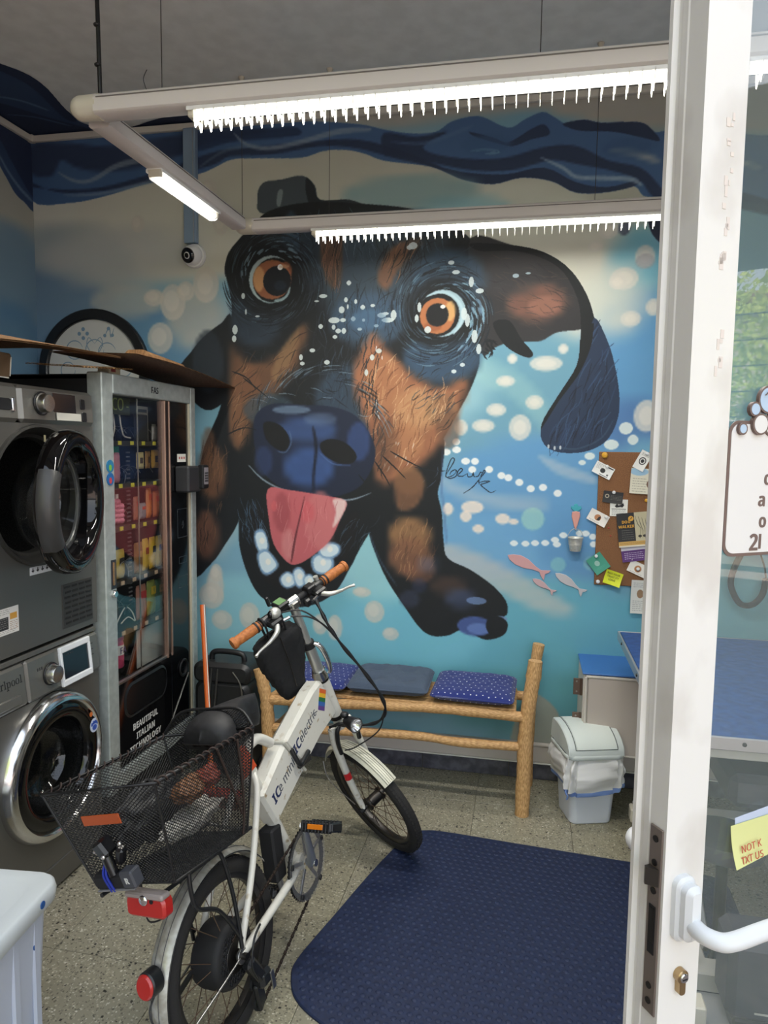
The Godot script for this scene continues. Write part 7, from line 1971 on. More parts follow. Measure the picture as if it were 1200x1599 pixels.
	obj("hinge_lever", MB.new().tube(spline([Vector3(0.405, 0.612, 0.034), Vector3(0.412, 0.580, 0.042), Vector3(0.424, 0.556, 0.048), Vector3(0.448, 0.560, 0.046), Vector3(0.495, 0.570, 0.040)], 5), 0.0075, 8).box(Vector3(0.462, 0.552, 0.040), Vector3(0.075, 0.024, 0.014), 0.004, Transform3D()), blk, hg)
	var along := Vector2(0.9, 0.435).normalized()
	var tb := Basis(Vector3(along.x, along.y, 0), Vector3(-along.y, along.x, 0), Vector3(0, 0, 1))
	var navy := mt("decal_navy", rgb(30, 44, 84), 0.4)
	var grey := mt("decal_grey", rgb(70, 74, 84), 0.4)
	lettering("IC", 0.034, Vector3(0.448, 0.606, 0.0313), tb, navy, b2, "brand_lettering", 0.0008, "Droid Sans", true)
	lettering("electric", 0.029, Vector3(0.527, 0.643, 0.0313), tb, grey, b2, "brand_lettering")
	obj("decal_line", MB.new().box(Vector3(0.583, 0.666, 0.0316), Vector3(0.03, 0.003, 0.0006), 0.0, Transform3D()), grey, b2)
	lettering("IC", 0.034, Vector3(0.300, 0.516, 0.0313), tb, navy, b1, "brand_lettering", 0.0008, "Droid Sans", true)
	lettering("e mini", 0.029, Vector3(0.365, 0.548, 0.0313), tb, grey, b1, "brand_lettering")
	var rain := [rgb(206, 92, 40), rgb(222, 172, 40), rgb(40, 110, 62), rgb(42, 92, 160), rgb(90, 62, 130)]
	for k in 5:
		obj("rainbow_stripe", MB.new().box(Vector3(-0.002, 0.028 - 0.014 * k, 0), Vector3(0.046, 0.0142, 0.0008), 0.0, Transform3D(Basis(Vector3(0, 0, 1), -0.42), Vector3(0.642, 0.690, 0.0314))), mt("rainbow_%d" % k, rain[k], 0.45), b2)
	# cranks, chain
	var cr := Transform3D(Basis(), bb + Vector3(0, 0, 0.047))
	var cu := cr * Transform3D(Basis(Vector3.RIGHT, PI / 2), Vector3.ZERO)
	var crank := obj("chainring", ring(MB.new(), 0.090, 0.106, -0.003, 0.003, cr, 0.001, 52), M.black_matte, o)
	var teeth := MB.new()
	for k in 52:
		var an := TAU * k / 52.0
		teeth.box(Vector3(0.107, 0, 0), Vector3(0.007, 0.005, 0.003), 0.0, cr * Transform3D(Basis(Vector3.BACK, an), Vector3.ZERO))
	stuff(obj("teeth", teeth, M.dark_steel, crank))
	obj("guard_disc", ring(MB.new(), 0.028, 0.108, 0.006, 0.008, cr, 0.0005, 48), mt("guard_clear", rgb(200, 196, 186, 0.07), 0.12, 0.0, {"transparency": BaseMaterial3D.TRANSPARENCY_ALPHA}), crank)
	for k in 5:
		var an := TAU * k / 5.0 + 0.3
		obj("spider_arm", MB.new().beam(cr * Vector3(cos(an) * 0.02, sin(an) * 0.02, 0.0), cr * Vector3(cos(an) * 0.094, sin(an) * 0.094, 0.0), 0.012, 0.005, 0.001, Vector3(0, 0, 1)), M.steel, crank)
		obj("ring_bolt", MB.new().box(Vector3(0.098, 0, 0.010), Vector3(0.012, 0.016, 0.006), 0.002, cr * Transform3D(Basis(Vector3.BACK, an), Vector3.ZERO)), M.black_matte, crank)
	for s in [1.0, -1.0]:
		var tip: Vector3 = bb + Vector3(-0.062 * s, 0.150 * s, 0.092 * s)
		var arm := obj("crank_arm", MB.new().tube(spline([bb + Vector3(0, 0, 0.062 * s), bb + Vector3(-0.006 * s, 0.018 * s, 0.072 * s), tip.lerp(bb, 0.4) + Vector3(0, 0, 0.03 * s), tip], 5), [0.018, 0.017, 0.016, 0.015, 0.014, 0.0135, 0.013, 0.0125, 0.012, 0.0115, 0.011, 0.011, 0.0105, 0.0105, 0.011, 0.012], 10), mt("crank_alloy", rgb(172, 176, 182), 0.3, 0.8), o)
		obj("crank_bolt", MB.new().tube([bb + Vector3(0, 0, 0.074 * s), bb + Vector3(0, 0, 0.083 * s)], 0.011, 14), M.chrome, arm)
		var pc2: Vector3 = tip + Vector3(0, 0, 0.062 * s)
		var pt := Transform3D(Basis(Vector3.BACK, -0.42), pc2)
		var pd := obj("pedal", MB.new().box(Vector3(0, 0, 0), Vector3(0.070, 0.026, 0.020), 0.005, pt).box(Vector3(0, 0, 0.046), Vector3(0.066, 0.026, 0.012), 0.004, pt).box(Vector3(0, 0, -0.046), Vector3(0.066, 0.026, 0.012), 0.004, pt).box(Vector3(0.032, 0, 0), Vector3(0.014, 0.026, 0.10), 0.004, pt).box(Vector3(-0.032, 0, 0), Vector3(0.014, 0.026, 0.10), 0.004, pt), blk, o)
		var nub := MB.new()
		for k in 9:
			for e in [-1, 1]:
				nub.box(Vector3(0.032 * e, 0.0, -0.044 + 0.011 * k), Vector3(0.017, 0.032, 0.005), 0.001, pt)
		stuff(obj("pedal_ribs", nub, blk, pd))
		for e in [-1, 1]:
			obj("pedal_reflector", MB.new().box(Vector3(0.0405 * e, 0.0, 0.0), Vector3(0.003, 0.014, 0.050), 0.001, pt), mt("amber", rgb(196, 110, 24), 0.25), pd)
	var hubc := Vector3(0.0, TYRE, 0.047)
	var chain := MB.new()
	var jock := Vector3(0.065, 0.055, 0.047)
	var runs := [[bb + Vector3(-0.045, 0.095, 0.047), hubc + Vector3(-0.012, 0.042, 0)], [bb + Vector3(0.0, -0.106, 0.047), jock + Vector3(0.012, -0.016, 0)], [hubc + Vector3(0.035, -0.02, 0), Vector3(0.05, 0.125, 0.047)]]
	for q in runs:
		var ln: float = (q[1] - q[0]).length()
		var cnt := int(ln / 0.0125)
		for k in cnt:
			var a: Vector3 = q[0].lerp(q[1], (k + 0.06) / cnt)
			var b: Vector3 = q[0].lerp(q[1], (k + 0.94) / cnt)
			chain.beam(a, b, 0.007 if k % 2 == 0 else 0.0045, 0.008, 0.001)
	stuff(obj("chain", chain, mt("chain_brown", rgb(56, 46, 40), 0.5, 0.6), o))
	obj("sprocket", ring(MB.new(), 0.012, 0.043, 0.0, 0.004, Transform3D(Basis(), Vector3(0, TYRE, 0.045)), 0.001, 30), M.dark_steel, o)
	var der := obj("derailleur", MB.new().beam(Vector3(0.01, TYRE - 0.02, 0.070), Vector3(0.055, 0.135, 0.074), 0.03, 0.034, 0.008).beam(Vector3(0.05, 0.13, 0.062), Vector3(0.066, 0.05, 0.058), 0.012, 0.045, 0.004).box(Vector3(0.060, 0.135, 0.072), Vector3(0.05, 0.045, 0.04), 0.010), M.black_plastic, o)
	for q in [Vector3(0.052, 0.12, 0.052), jock]:
		obj("jockey_wheel", MB.new().tube([q + Vector3(0, 0, -0.004), q + Vector3(0, 0, 0.004)], 0.019, 16), M.black_matte, der)
	obj("derailleur_plate", MB.new().beam(Vector3(0.075, 0.145, 0.094), Vector3(0.085, 0.09, 0.090), 0.004, 0.016, 0.001, Vector3(1, 0, 0)), M.steel, der)
	obj("gear_cable", MB.new().tube(spline([Vector3(0.09, 0.256, 0.066), Vector3(0.06, 0.275, 0.085), Vector3(0.02, 0.262, 0.092), Vector3(0.0, 0.21, 0.092), Vector3(0.02, 0.16, 0.09)], 5), 0.003, 7), blk, o)
	obj("kickstand", MB.new().tube(spline([Vector3(0.05, TYRE - 0.005, -0.068), Vector3(0.02, 0.16, -0.11), Vector3(-0.02, 0.035, -0.205)], 5), 0.0075, 9), blk, o)
	# controller box behind the seat tube, carrier stays
	obj("controller_box", MB.new().box(Vector3(0.285, 0.345, 0.0), Vector3(0.055, 0.16, 0.05), 0.006, Transform3D()), M.black_matte, o)
	for s in [-1, 1]:
		obj("carrier_stay", MB.new().tube(spline([Vector3(-0.01, TYRE + 0.03, s * 0.076), Vector3(-0.02, 0.40, s * 0.078), Vector3(-0.045, 0.525, s * 0.075), Vector3(-0.09, 0.535, s * 0.072)], 5), 0.0055, 8), blk, o)
		obj("carrier_stay", MB.new().tube(spline([Vector3(-0.005, TYRE + 0.05, s * 0.074), Vector3(-0.08, 0.40, s * 0.078), Vector3(-0.155, 0.452, s * 0.078), Vector3(-0.168, 0.50, s * 0.076), Vector3(-0.165, 0.545, s * 0.074)], 5), 0.0055, 8), blk, o)
		obj("carrier_rail", MB.new().tube([Vector3(-0.29, 0.548, s * 0.07), Vector3(0.10, 0.520, s * 0.07)], 0.005, 8), blk, o)
	obj("carrier_bridge", MB.new().tube([Vector3(0.10, 0.520, -0.07), Vector3(0.12, 0.50, 0.0), Vector3(0.10, 0.520, 0.07)], 0.0045, 8), M.steel, o)
	# saddle
	obj("seat_post", MB.new().tube([Vector3(0.214, 0.62, 0), Vector3(0.160, 0.738, 0)], 0.0145, 14), M.black_matte, o)
	var sad := MB.new()
	for s in [1.0, -1.0]:
		sad.sheet(20, 28, func(u, v):
			var x: float = lerpf(0.022, 0.300, v)
			var wd: float = lerpf(0.084, 0.024, smoothstep(0.20, 0.78, v)) * pow(clampf(1.0 - pow(1.0 - v, 14.0), 0.0, 1.0), 0.5) * pow(clampf(1.0 - pow(v, 14.0), 0.02, 1.0), 0.5)
			var q: float = (u - 0.5) * 2.0
			var th: float = 0.050 * pow(clampf(1.0 - pow(absf(q), 3.2), 0.0, 1.0), 0.55) * (1.0 if s > 0.0 else 0.9) * pow(clampf(1.0 - pow(1.0 - v, 10.0), 0.0, 1.0), 0.5)
			return Vector3(x, 0.772 + 0.012 * sin(v * 3.0) + 0.012 * (1.0 - v) + s * th - 0.012 * q * q * smoothstep(0.8, 0.2, v), q * wd))
	var so := obj("saddle", sad, worn("saddle_black", rgb(30, 30, 33), 0.6, 0.0, noise_tex(131, 0.06, Color(0.6, 0.6, 0.6), Color(1, 1, 1), 128), Vector3(6, 6, 6)), o)
	obj("saddle_seam", MB.new().tube([Vector3(0.019, 0.776, -0.05), Vector3(0.016, 0.776, 0.0), Vector3(0.019, 0.776, 0.05)], 0.0015, 5), M.dark_steel, so)
	for s in [-1, 1]:
		obj("saddle_rail", MB.new().tube(spline([Vector3(0.07, 0.732, s * 0.03), Vector3(0.14, 0.722, s * 0.022), Vector3(0.25, 0.742, s * 0.014)], 5), 0.0036, 7), M.dark_steel, so)
	obj("orange_flap", MB.new().prism([Vector2(0.10, 0.745), Vector2(0.115, 0.735), Vector2(0.152, 0.668), Vector2(0.085, 0.655), Vector2(0.088, 0.735)], 0.072, 0.080, 0.003), mt("flap_orange", rgb(196, 74, 34), 0.7), o)
	basket(o)
	steering(o, white)

func basket(o: Node3D) -> void:
	var wire := mt("basket_wire", rgb(18, 18, 19), 0.45)
	var top := [Vector3(-0.315, 0.785, -0.180), Vector3(-0.315, 0.828, 0.148), Vector3(0.085, 0.800, 0.130), Vector3(0.085, 0.770, -0.170)]
	var bot := [Vector3(-0.275, 0.560, -0.095), Vector3(-0.285, 0.598, 0.140), Vector3(0.062, 0.530, 0.085), Vector3(0.062, 0.512, -0.10)]
	var frame := MB.new()
	frame.tube(top, 0.0042, 8, true)
	var b := obj("basket", frame, wire, o)
	var low := MB.new()
	low.tube(bot, 0.0036, 8, true)
	obj("bottom_hoop", low, wire, b)
	for k in 4:
		obj("corner_rod", MB.new().tube([bot[k], top[k]], 0.0030, 7), wire, b)
	var back := [Vector3(0.085, 0.770, -0.170), Vector3(0.100, 0.832, -0.11), Vector3(0.104, 0.842, 0.0), Vector3(0.100, 0.842, 0.085), Vector3(0.085, 0.800, 0.130)]
	obj("back_hoop", MB.new().tube(spline(back, 5), 0.0042, 8), wire, b)
	var faces := []
	for k in 4:
		faces.append([bot[k], bot[(k + 1) % 4], top[(k + 1) % 4], top[k]])
	faces.append([bot[0], bot[1], bot[2], bot[3]])
	faces.append([Vector3(0.085, 0.800, 0.130), Vector3(0.085, 0.770, -0.170), Vector3(0.100, 0.828, -0.115), Vector3(0.102, 0.842, 0.085)])
	for f in faces:
		var m := MB.new()
		var w: float = ((f[1] - f[0]).length() + (f[2] - f[3]).length()) * 0.5
		var h: float = ((f[3] - f[0]).length() + (f[2] - f[1]).length()) * 0.5
		var cw := 0.0116 / w
		var ch := 0.0084 / h
		var n := int(1.0 / cw + 1.0 / ch) + 2
		for k in n:
			clip_wire(m, f, Vector2(k * cw, 0.0), Vector2(-cw, ch), 0.00105)
			clip_wire(m, f, Vector2(1.0 - k * cw, 0.0), Vector2(cw, ch), 0.00105)
		stuff(obj("mesh_panel", m, wire, b))
	# leather lace wound along the rim, and down the right side
	var lace := mt("lace_brown", rgb(48, 34, 28), 0.7)
	for e in [[3, 0], [1, 2]]:
		var hx := []
		for k in 181:
			var an := TAU * k / 12.0
			var c: Vector3 = top[e[0]].lerp(top[e[1]], k / 180.0)
			hx.append(c + Vector3(0, cos(an), sin(an)) * 0.0065)
		obj("lace", MB.new().tube(hx, 0.0022, 5), lace, b)
	obj("lace_drop", MB.new().tube(spline([Vector3(0.0, 0.800, 0.137), Vector3(0.02, 0.70, 0.122), Vector3(0.035, 0.60, 0.104), Vector3(0.03, 0.54, 0.095)], 6), 0.0034, 6), lace, b)
	obj("lace_drop", MB.new().tube(spline([Vector3(-0.09, 0.812, 0.142), Vector3(-0.03, 0.70, 0.124), Vector3(0.02, 0.60, 0.108)], 6), 0.0034, 6), lace, b)
	var back_t := func(u: float, v: float) -> Transform3D:
		var lo: Vector3 = bot[0].lerp(bot[1], u)
		var hi: Vector3 = top[0].lerp(top[1], u)
		var x: Vector3 = (bot[1].lerp(top[1], v) - bot[0].lerp(top[0], v)).normalized()
		var y: Vector3 = (hi - lo).normalized()
		var z := x.cross(y).normalized()
		return Transform3D(Basis(x, z.cross(x), z), lo.lerp(hi, v))
	obj("orange_strip", MB.new().box(Vector3(0, 0, 0.005), Vector3(0.112, 0.024, 0.003), 0.001, back_t.call(0.45, 0.70)), worn("orange_reflex", rgb(200, 88, 30), 0.5, 0.0, noise_tex(141, 0.4, Color(0.7, 0.7, 0.7), Color(1, 1, 1), 64), Vector3(30, 30, 30)), b)
	var ct: Transform3D = back_t.call(0.46, 0.42)
	obj("clamp", MB.new().box(Vector3(0, 0.012, 0.022), Vector3(0.032, 0.040, 0.036), 0.006, ct * Transform3D(Basis(Vector3.BACK, 0.4), Vector3.ZERO)).box(Vector3(0.028, -0.002, 0.014), Vector3(0.020, 0.042, 0.022), 0.005, ct * Transform3D(Basis(Vector3.BACK, -0.5), Vector3.ZERO)).box(Vector3(-0.028, 0.004, 0.012), Vector3(0.026, 0.018, 0.018), 0.004, ct).tube([ct * Vector3(-0.005, -0.005, 0.026), ct * Vector3(0.002, -0.05, 0.030)], 0.012, 12), blk_gloss(), b)
	for q in [Vector3(0.045, 0.018, 0.024), Vector3(-0.040, 0.0, 0.020), Vector3(0.006, 0.0, 0.042)]:
		obj("clamp_screw", MB.new().ell(ct * q, Vector3(0.0055, 0.0055, 0.0055), 10, 7), M.chrome, b)
	var lt: Transform3D = back_t.call(0.44, 0.14) * Transform3D(Basis(Vector3.BACK, 0.02), Vector3.ZERO)
	var lk := obj("folding_lock", MB.new().box(Vector3(0.0, 0.0, 0.024), Vector3(0.118, 0.036, 0.026), 0.006, lt), M.black_matte, b)
	obj("lock_end", MB.new().box(Vector3(0.048, 0.004, 0.026), Vector3(0.038, 0.040, 0.030), 0.004, lt), mt("lock_grey", rgb(66, 68, 74), 0.5), b)
	obj("lock_under", MB.new().box(Vector3(0.0, -0.019, 0.026), Vector3(0.112, 0.004, 0.024), 0.001, lt), mt("lock_pale", rgb(120, 120, 122), 0.5), b)
	for k in 2:
		obj("blue_band", MB.new().tube(spline([lt * Vector3(-0.014 + 0.009 * k, -0.022, 0.036), lt * Vector3(-0.014 + 0.009 * k, 0.020, 0.041), lt * Vector3(-0.006 + 0.007 * k, 0.042, 0.034)], 5), 0.0028, 7), mt("band_blue", rgb(28, 48, 150), 0.5), b)
	lettering("R", 0.014, lt * Vector3(0.048, 0.004, 0.0414), lt.basis, M.print_white, b, "lock_letter", 0.0008, "Droid Sans", true)
	# what lies in the basket
	var bt := o.transform
	var stuffs := [["plastic_bag", "crumpled white plastic bag low in the bicycle's basket", "bag", Vector3(-0.10, 0.640, 0.045), Vector3(0.10, 0.026, 0.038), rgb(206, 202, 192), 5], ["bread_bag", "brown paper bag in the bicycle's basket beside the white one", "bag", Vector3(-0.105, 0.712, 0.05), Vector3(0.042, 0.026, 0.035), rgb(140, 92, 54), 6], ["black_pouch", "black cloth pouch filling the left half of the bicycle's basket", "pouch", Vector3(-0.12, 0.665, -0.055), Vector3(0.12, 0.065, 0.045), rgb(30, 30, 32), 7], ["red_cloth", "orange red cloth at the front end of the bicycle's basket", "cloth", Vector3(0.0, 0.700, 0.030), Vector3(0.026, 0.022, 0.034), rgb(150, 62, 40), 8]]
	for q in stuffs:
		var n := thing(q[0], q[1], q[2], bt * q[3], "", bt.basis)
		obj("body", lumpy(q[4], q[6], 0.42, 2.2), worn(q[0] + "_skin", q[5], 0.6, 0.0, noise_tex(150 + q[6], 0.1, Color(0.75, 0.75, 0.75), Color(1, 1, 1), 128), Vector3(7, 7, 7)), n)
		obj("knot", lumpy(Vector3(0.022, 0.012, 0.014), q[6] + 9, 0.4), M[q[0] + "_skin"], n).position = Vector3(q[4].x * 0.5, q[4].y * 0.8, 0)

func blk_gloss() -> Material:
	return mt("clamp_black", rgb(22, 22, 24), 0.22)

func steering(o: Node3D, white: Material) -> void:
	# fork, front wheel, stem and bars, all turned to the right: local x is where the wheel points, y up the steering axis, z along the bar to its right grip
	var st := Transform3D(Basis(Vector3(-0.443, -0.2035, 0.8731), Vector3(-0.4174, 0.9087, 0.0), Vector3(-0.7934, -0.3644, -0.4875)).orthonormalized(), Vector3(0.7781, 0.6008, 0.0))
	var P := func(x: float, y: float, z := 0.0) -> Vector3: return st * Vector3(x, y, z)
	var blk: Material = M.black_plastic
	var hub := Vector3(0.0412, -0.4199, 0.0)
	var wt := st * Transform3D(Basis(), hub)
	wheel(o, wt, 0.2371, 0.026, 0.052)
	var hd := obj("head_tube", MB.new().tube([P.call(0, -0.008), P.call(0, 0.152)], 0.024, 20), white, o)
	obj("head_ring", MB.new().tube([P.call(0, 0.150), P.call(0, 0.160), P.call(0, 0.166)], [0.0245, 0.0255, 0.022], 20), M.dark_steel, hd)
	obj("head_ring", MB.new().tube([P.call(0, -0.022), P.call(0, -0.006)], 0.0255, 20), M.dark_steel, hd)
	var fk := obj("fork", MB.new().tube([P.call(0, -0.020), P.call(0.0, -0.070)], [0.019, 0.021], 16).tube([P.call(0.0, -0.062, -0.046), P.call(0.0, -0.062, 0.046)], 0.017, 14), white, o)
	for s in [-1.0, 1.0]:
		obj("fork_leg", MB.new().tube(spline([P.call(0.0, -0.058, 0.036 * s), P.call(0.002, -0.12, 0.047 * s), P.call(0.010, -0.27, 0.052 * s), P.call(0.030, -0.39, 0.054 * s), P.call(hub.x, hub.y, 0.056 * s)], 5), [0.0165, 0.0165, 0.0165, 0.016, 0.0158, 0.0155, 0.015, 0.0148, 0.0145, 0.014, 0.0138, 0.0135, 0.013, 0.0125, 0.012, 0.0115, 0.011, 0.0105, 0.010, 0.0095, 0.009], 12), white, fk)
		obj("fork_nut", MB.new().tube([P.call(hub.x, hub.y, 0.054 * s), P.call(hub.x, hub.y, 0.074 * s)], 0.010, 6), M.black_matte, fk)
	obj("red_sticker", MB.new().lathe([Vector2(0.0157, -0.016), Vector2(0.0157, 0.016)], 12, st * Transform3D(Basis(), Vector3(0.010, -0.262, 0.052)), -0.6, 1.4), mt("sticker_red", rgb(196, 40, 44), 0.4), fk)
	# rim brake and lamp
	for s in [-1.0, 1.0]:
		obj("brake_arm", MB.new().tube(spline([P.call(0.018, -0.155, 0.045 * s), P.call(0.026, -0.10, 0.046 * s), P.call(0.030, -0.055, 0.036 * s), P.call(0.030, -0.035, 0.020 * s)], 5), 0.0085, 8), blk, o)
		obj("brake_shoe", MB.new().box(Vector3(0.012, -0.205, 0.022 * s), Vector3(0.055, 0.014, 0.012), 0.004, st), M.rubber, o)
	obj("brake_wire", MB.new().tube(spline([P.call(0.030, -0.035, -0.028), P.call(0.034, -0.02, 0.0), P.call(0.030, -0.035, 0.034)], 4), 0.0016, 5), M.steel, o)
	var lx := (st.basis * Vector3(1, 0.12, 0)).normalized()
	var lt := Transform3D(Basis(lx.cross(st.basis.z).normalized(), lx, st.basis.z), P.call(0.075, -0.012, 0.0)) 
	var hl := obj("head_lamp", MB.new().lathe([Vector2(0, -0.022), Vector2(0.012, -0.020), Vector2(0.020, -0.006), Vector2(0.025, 0.022), Vector2(0.027, 0.044), Vector2(0.0245, 0.046), Vector2(0.023, 0.040)], 28, lt), blk, o)
	obj("lamp_reflector", MB.new().lathe([Vector2(0.0235, 0.041), Vector2(0.014, 0.026), Vector2(0.004, 0.020), Vector2(0, 0.020)], 24, lt), M.chrome, hl)
	obj("lamp_glass", MB.new().lathe([Vector2(0.0238, 0.043), Vector2(0.012, 0.0465), Vector2(0, 0.0475)], 24, lt), mt("lamp_glass_clear", Color(1, 1, 1, 0.12), 0.05, 0.0, {"transparency": BaseMaterial3D.TRANSPARENCY_ALPHA}), hl)
	obj("lamp_bracket", MB.new().tube(spline([P.call(0.018, -0.055, 0.0), P.call(0.045, -0.042, 0.0), P.call(0.070, -0.030, 0.0)], 4), 0.008, 8).ell(P.call(0.058, 0.012, -0.002), Vector3(0.016, 0.012, 0.016), 12, 8), blk, hl)
	# front mudguard, ribbed
	var fm := obj("front_mudguard", mudguard(wt, 0.2371 + 0.020, 0.056, deg_to_rad(48), deg_to_rad(158), 0.010), mt("guard_cream", rgb(204, 202, 184), 0.4), o)
	for k in [-2, -1, 0, 1, 2]:
		obj("rib", MB.new().tube(arc_line(wt, 0.2371 + 0.0205, k * 0.008, deg_to_rad(48.5), deg_to_rad(157)), 0.0010, 5), mt("rib_shadow", rgb(120, 118, 104), 0.6), fm)
	obj("guard_wire", MB.new().tube(spline([wt * Vector3(-0.245, 0.085, 0.03), wt * Vector3(-0.20, 0.03, 0.055), wt * Vector3(-0.05, -0.005, 0.06)], 6), 0.0022, 6), M.steel, o)
	# folding stem
	obj("stem_base", MB.new().tube([P.call(0, 0.160), P.call(0, 0.176), P.call(0, 0.196)], [0.026, 0.030, 0.024], 20), M.chrome, o)
	var sm := obj("stem", MB.new().tube([P.call(0, 0.185), P.call(0, 0.305)], 0.0195, 20), mt("stem_silver", rgb(196, 196, 192), 0.36, 0.8), o)
	obj("stem_clamp", MB.new().tube([P.call(0, 0.296), P.call(0, 0.318)], 0.0225, 20), M.black_matte, sm)
	obj("stem_post", MB.new().tube([P.call(0, 0.31), P.call(0, 0.470)], 0.0155, 18), M.stem_silver, sm)
	obj("stem_lever", MB.new().tube(spline([P.call(0.018, 0.310, -0.012), P.call(0.032, 0.292, -0.024), P.call(0.036, 0.235, -0.030), P.call(0.034, 0.190, -0.026), P.call(0.024, 0.178, -0.020)], 5), [0.006, 0.007, 0.008, 0.009, 0.0095, 0.0095, 0.0095, 0.0095, 0.0095, 0.009, 0.009, 0.009, 0.009, 0.0085, 0.008, 0.0075, 0.007, 0.0065, 0.006, 0.005, 0.004], 9), M.chrome, sm)
	obj("bar_clamp", MB.new().tube([P.call(0.0, 0.482, -0.022), P.call(0.0, 0.482, 0.022)], 0.0205, 18).box(Vector3(0.018, 0.478, 0.0), Vector3(0.016, 0.026, 0.03), 0.004, st), M.chrome, sm)
	var bar := obj("handlebar", MB.new().tube([P.call(0, 0.482, -0.240), P.call(0, 0.482, 0.240)], 0.0115, 14), M.black_matte, o)
	var cork := worn("grip_tan", rgb(186, 116, 58), 0.65, 0.0, noise_tex(161, 0.08, Color(0.78, 0.72, 0.66), Color(1, 1, 1), 128), Vector3(10, 10, 10))
	for s in [-1.0, 1.0]:
		var g := obj("grip", MB.new().tube([P.call(0, 0.482, 0.132 * s), P.call(0, 0.482, 0.140 * s), P.call(0, 0.482, 0.170 * s), P.call(0, 0.482, 0.205 * s), P.call(0, 0.482, 0.226 * s), P.call(0, 0.482, 0.230 * s)], [0.0155, 0.0165, 0.0178, 0.0165, 0.0162, 0.0165], 20), cork, o)
		obj("grip_end", MB.new().tube([P.call(0, 0.482, 0.229 * s), P.call(0, 0.482, 0.240 * s), P.call(0, 0.482, 0.243 * s)], [0.0195, 0.0195, 0.0165], 20), cork, g)
		obj("grip_ring", MB.new().tube([P.call(0, 0.482, 0.146 * s), P.call(0, 0.482, 0.152 * s)], 0.0190, 20), M.black_matte, g)
		obj("grip_ring", MB.new().tube([P.call(0, 0.482, 0.134 * s), P.call(0, 0.482, 0.138 * s)], 0.0185, 20), M.black_matte, g)
		var lv := obj("brake_mount", MB.new().tube([P.call(0, 0.482, 0.098 * s), P.call(0, 0.482, 0.120 * s)], 0.0175, 16).box(Vector3(0.026, 0.476, 0.094 * s), Vector3(0.040, 0.022, 0.050), 0.006, st), M.black_plastic, o)
		obj("brake_lever", MB.new().tube(spline([P.call(0.040, 0.470, 0.095 * s), P.call(0.062, 0.462, 0.115 * s), P.call(0.068, 0.452, 0.150 * s), P.call(0.060, 0.440, 0.190 * s), P.call(0.066, 0.436, 0.212 * s)], 5), [0.008, 0.0085, 0.009, 0.009, 0.009, 0.0085, 0.008, 0.0075, 0.007, 0.0065, 0.006, 0.0055, 0.005, 0.0048, 0.0045, 0.0045, 0.0045, 0.0045, 0.005, 0.0055, 0.006], 9), mt("lever_silver", rgb(196, 196, 190), 0.3, 0.6), lv)
		obj("adjuster", MB.new().tube([P.call(0.046, 0.474, 0.072 * s), P.call(0.052, 0.474, 0.050 * s)], 0.0055, 10), M.chrome, lv)
	# twist shifter with thumb paddle, display, left hand switch block
	obj("shifter", MB.new().ell(P.call(0.018, 0.498, 0.078), Vector3(0.022, 0.020, 0.020), 18, 12).tube([P.call(0.0, 0.482, 0.060), P.call(0.0, 0.482, 0.094)], 0.018, 16), M.lever_silver, o)
	obj("shifter_dial", MB.new().ell(P.call(0.020, 0.504, 0.094), Vector3(0.011, 0.012, 0.010), 14, 10), M.black_gloss, o)
	var dp := obj("display", MB.new().box(Vector3(0.0, 0.505, 0.040), Vector3(0.052, 0.016, 0.046), 0.005, st), blk, o)
	obj("display_glass", MB.new().box(Vector3(0.0, 0.5140, 0.040), Vector3(0.038, 0.002, 0.030), 0.0, st), mt("display_green", rgb(110, 146, 100), 0.25), dp)
	obj("lamp_holder_clip", MB.new().box(Vector3(-0.004, 0.535, 0.076), Vector3(0.012, 0.036, 0.012), 0.003, st), blk, dp)
	obj("switch_block", MB.new().tube([P.call(0, 0.482, -0.060), P.call(0, 0.482, -0.094)], 0.0205, 16).box(Vector3(0.010, 0.500, -0.075), Vector3(0.036, 0.016, 0.034), 0.004, st).box(Vector3(0.018, 0.460, -0.045), Vector3(0.026, 0.030, 0.026), 0.006, st), blk, o)
	obj("bell_cap", MB.new().tube([P.call(-0.004, 0.496, -0.118), P.call(-0.004, 0.512, -0.118)], 0.009, 14), M.lever_silver, o)
	# cables: one taped bundle, and single housings
	var bundle := spline([P.call(0.045, 0.470, -0.062), P.call(0.075, 0.430, -0.052), P.call(0.095, 0.375, -0.050), P.call(0.115, 0.300, -0.060), P.call(0.145, 0.185, -0.085), P.call(0.175, 0.075, -0.100), P.call(0.175, 0.005, -0.095), P.call(0.140, -0.040, -0.070), P.call(0.085, -0.048, -0.030), P.call(0.040, -0.030, 0.010), P.call(0.005, -0.035, 0.045)], 7)
	var rr := []
	for i in bundle.size():
		rr.append(0.0058 + 0.0016 * sin(i * 0.9))
	obj("cable_bundle", MB.new().tube(bundle, rr, 9), M.black_plastic, o)
	obj("brake_cable", MB.new().tube(spline([P.call(0.052, 0.474, 0.046), P.call(0.085, 0.450, 0.0), P.call(0.105, 0.390, -0.035), P.call(0.115, 0.305, -0.058)], 6), 0.003, 7), M.black_plastic, o)
	obj("shift_cable", MB.new().tube(spline([P.call(0.030, 0.492, 0.060), P.call(0.070, 0.478, 0.01), P.call(0.100, 0.400, -0.03), P.call(0.116, 0.300, -0.062)], 6), 0.0028, 7), M.black_plastic, o)
	obj("lamp_cable", MB.new().tube(spline([P.call(0.178, 0.02, -0.094), P.call(0.160, -0.055, -0.055), P.call(0.10, -0.10, 0.02), P.call(0.055, -0.12, 0.045)], 6), 0.0024, 6), M.black_plastic, o)
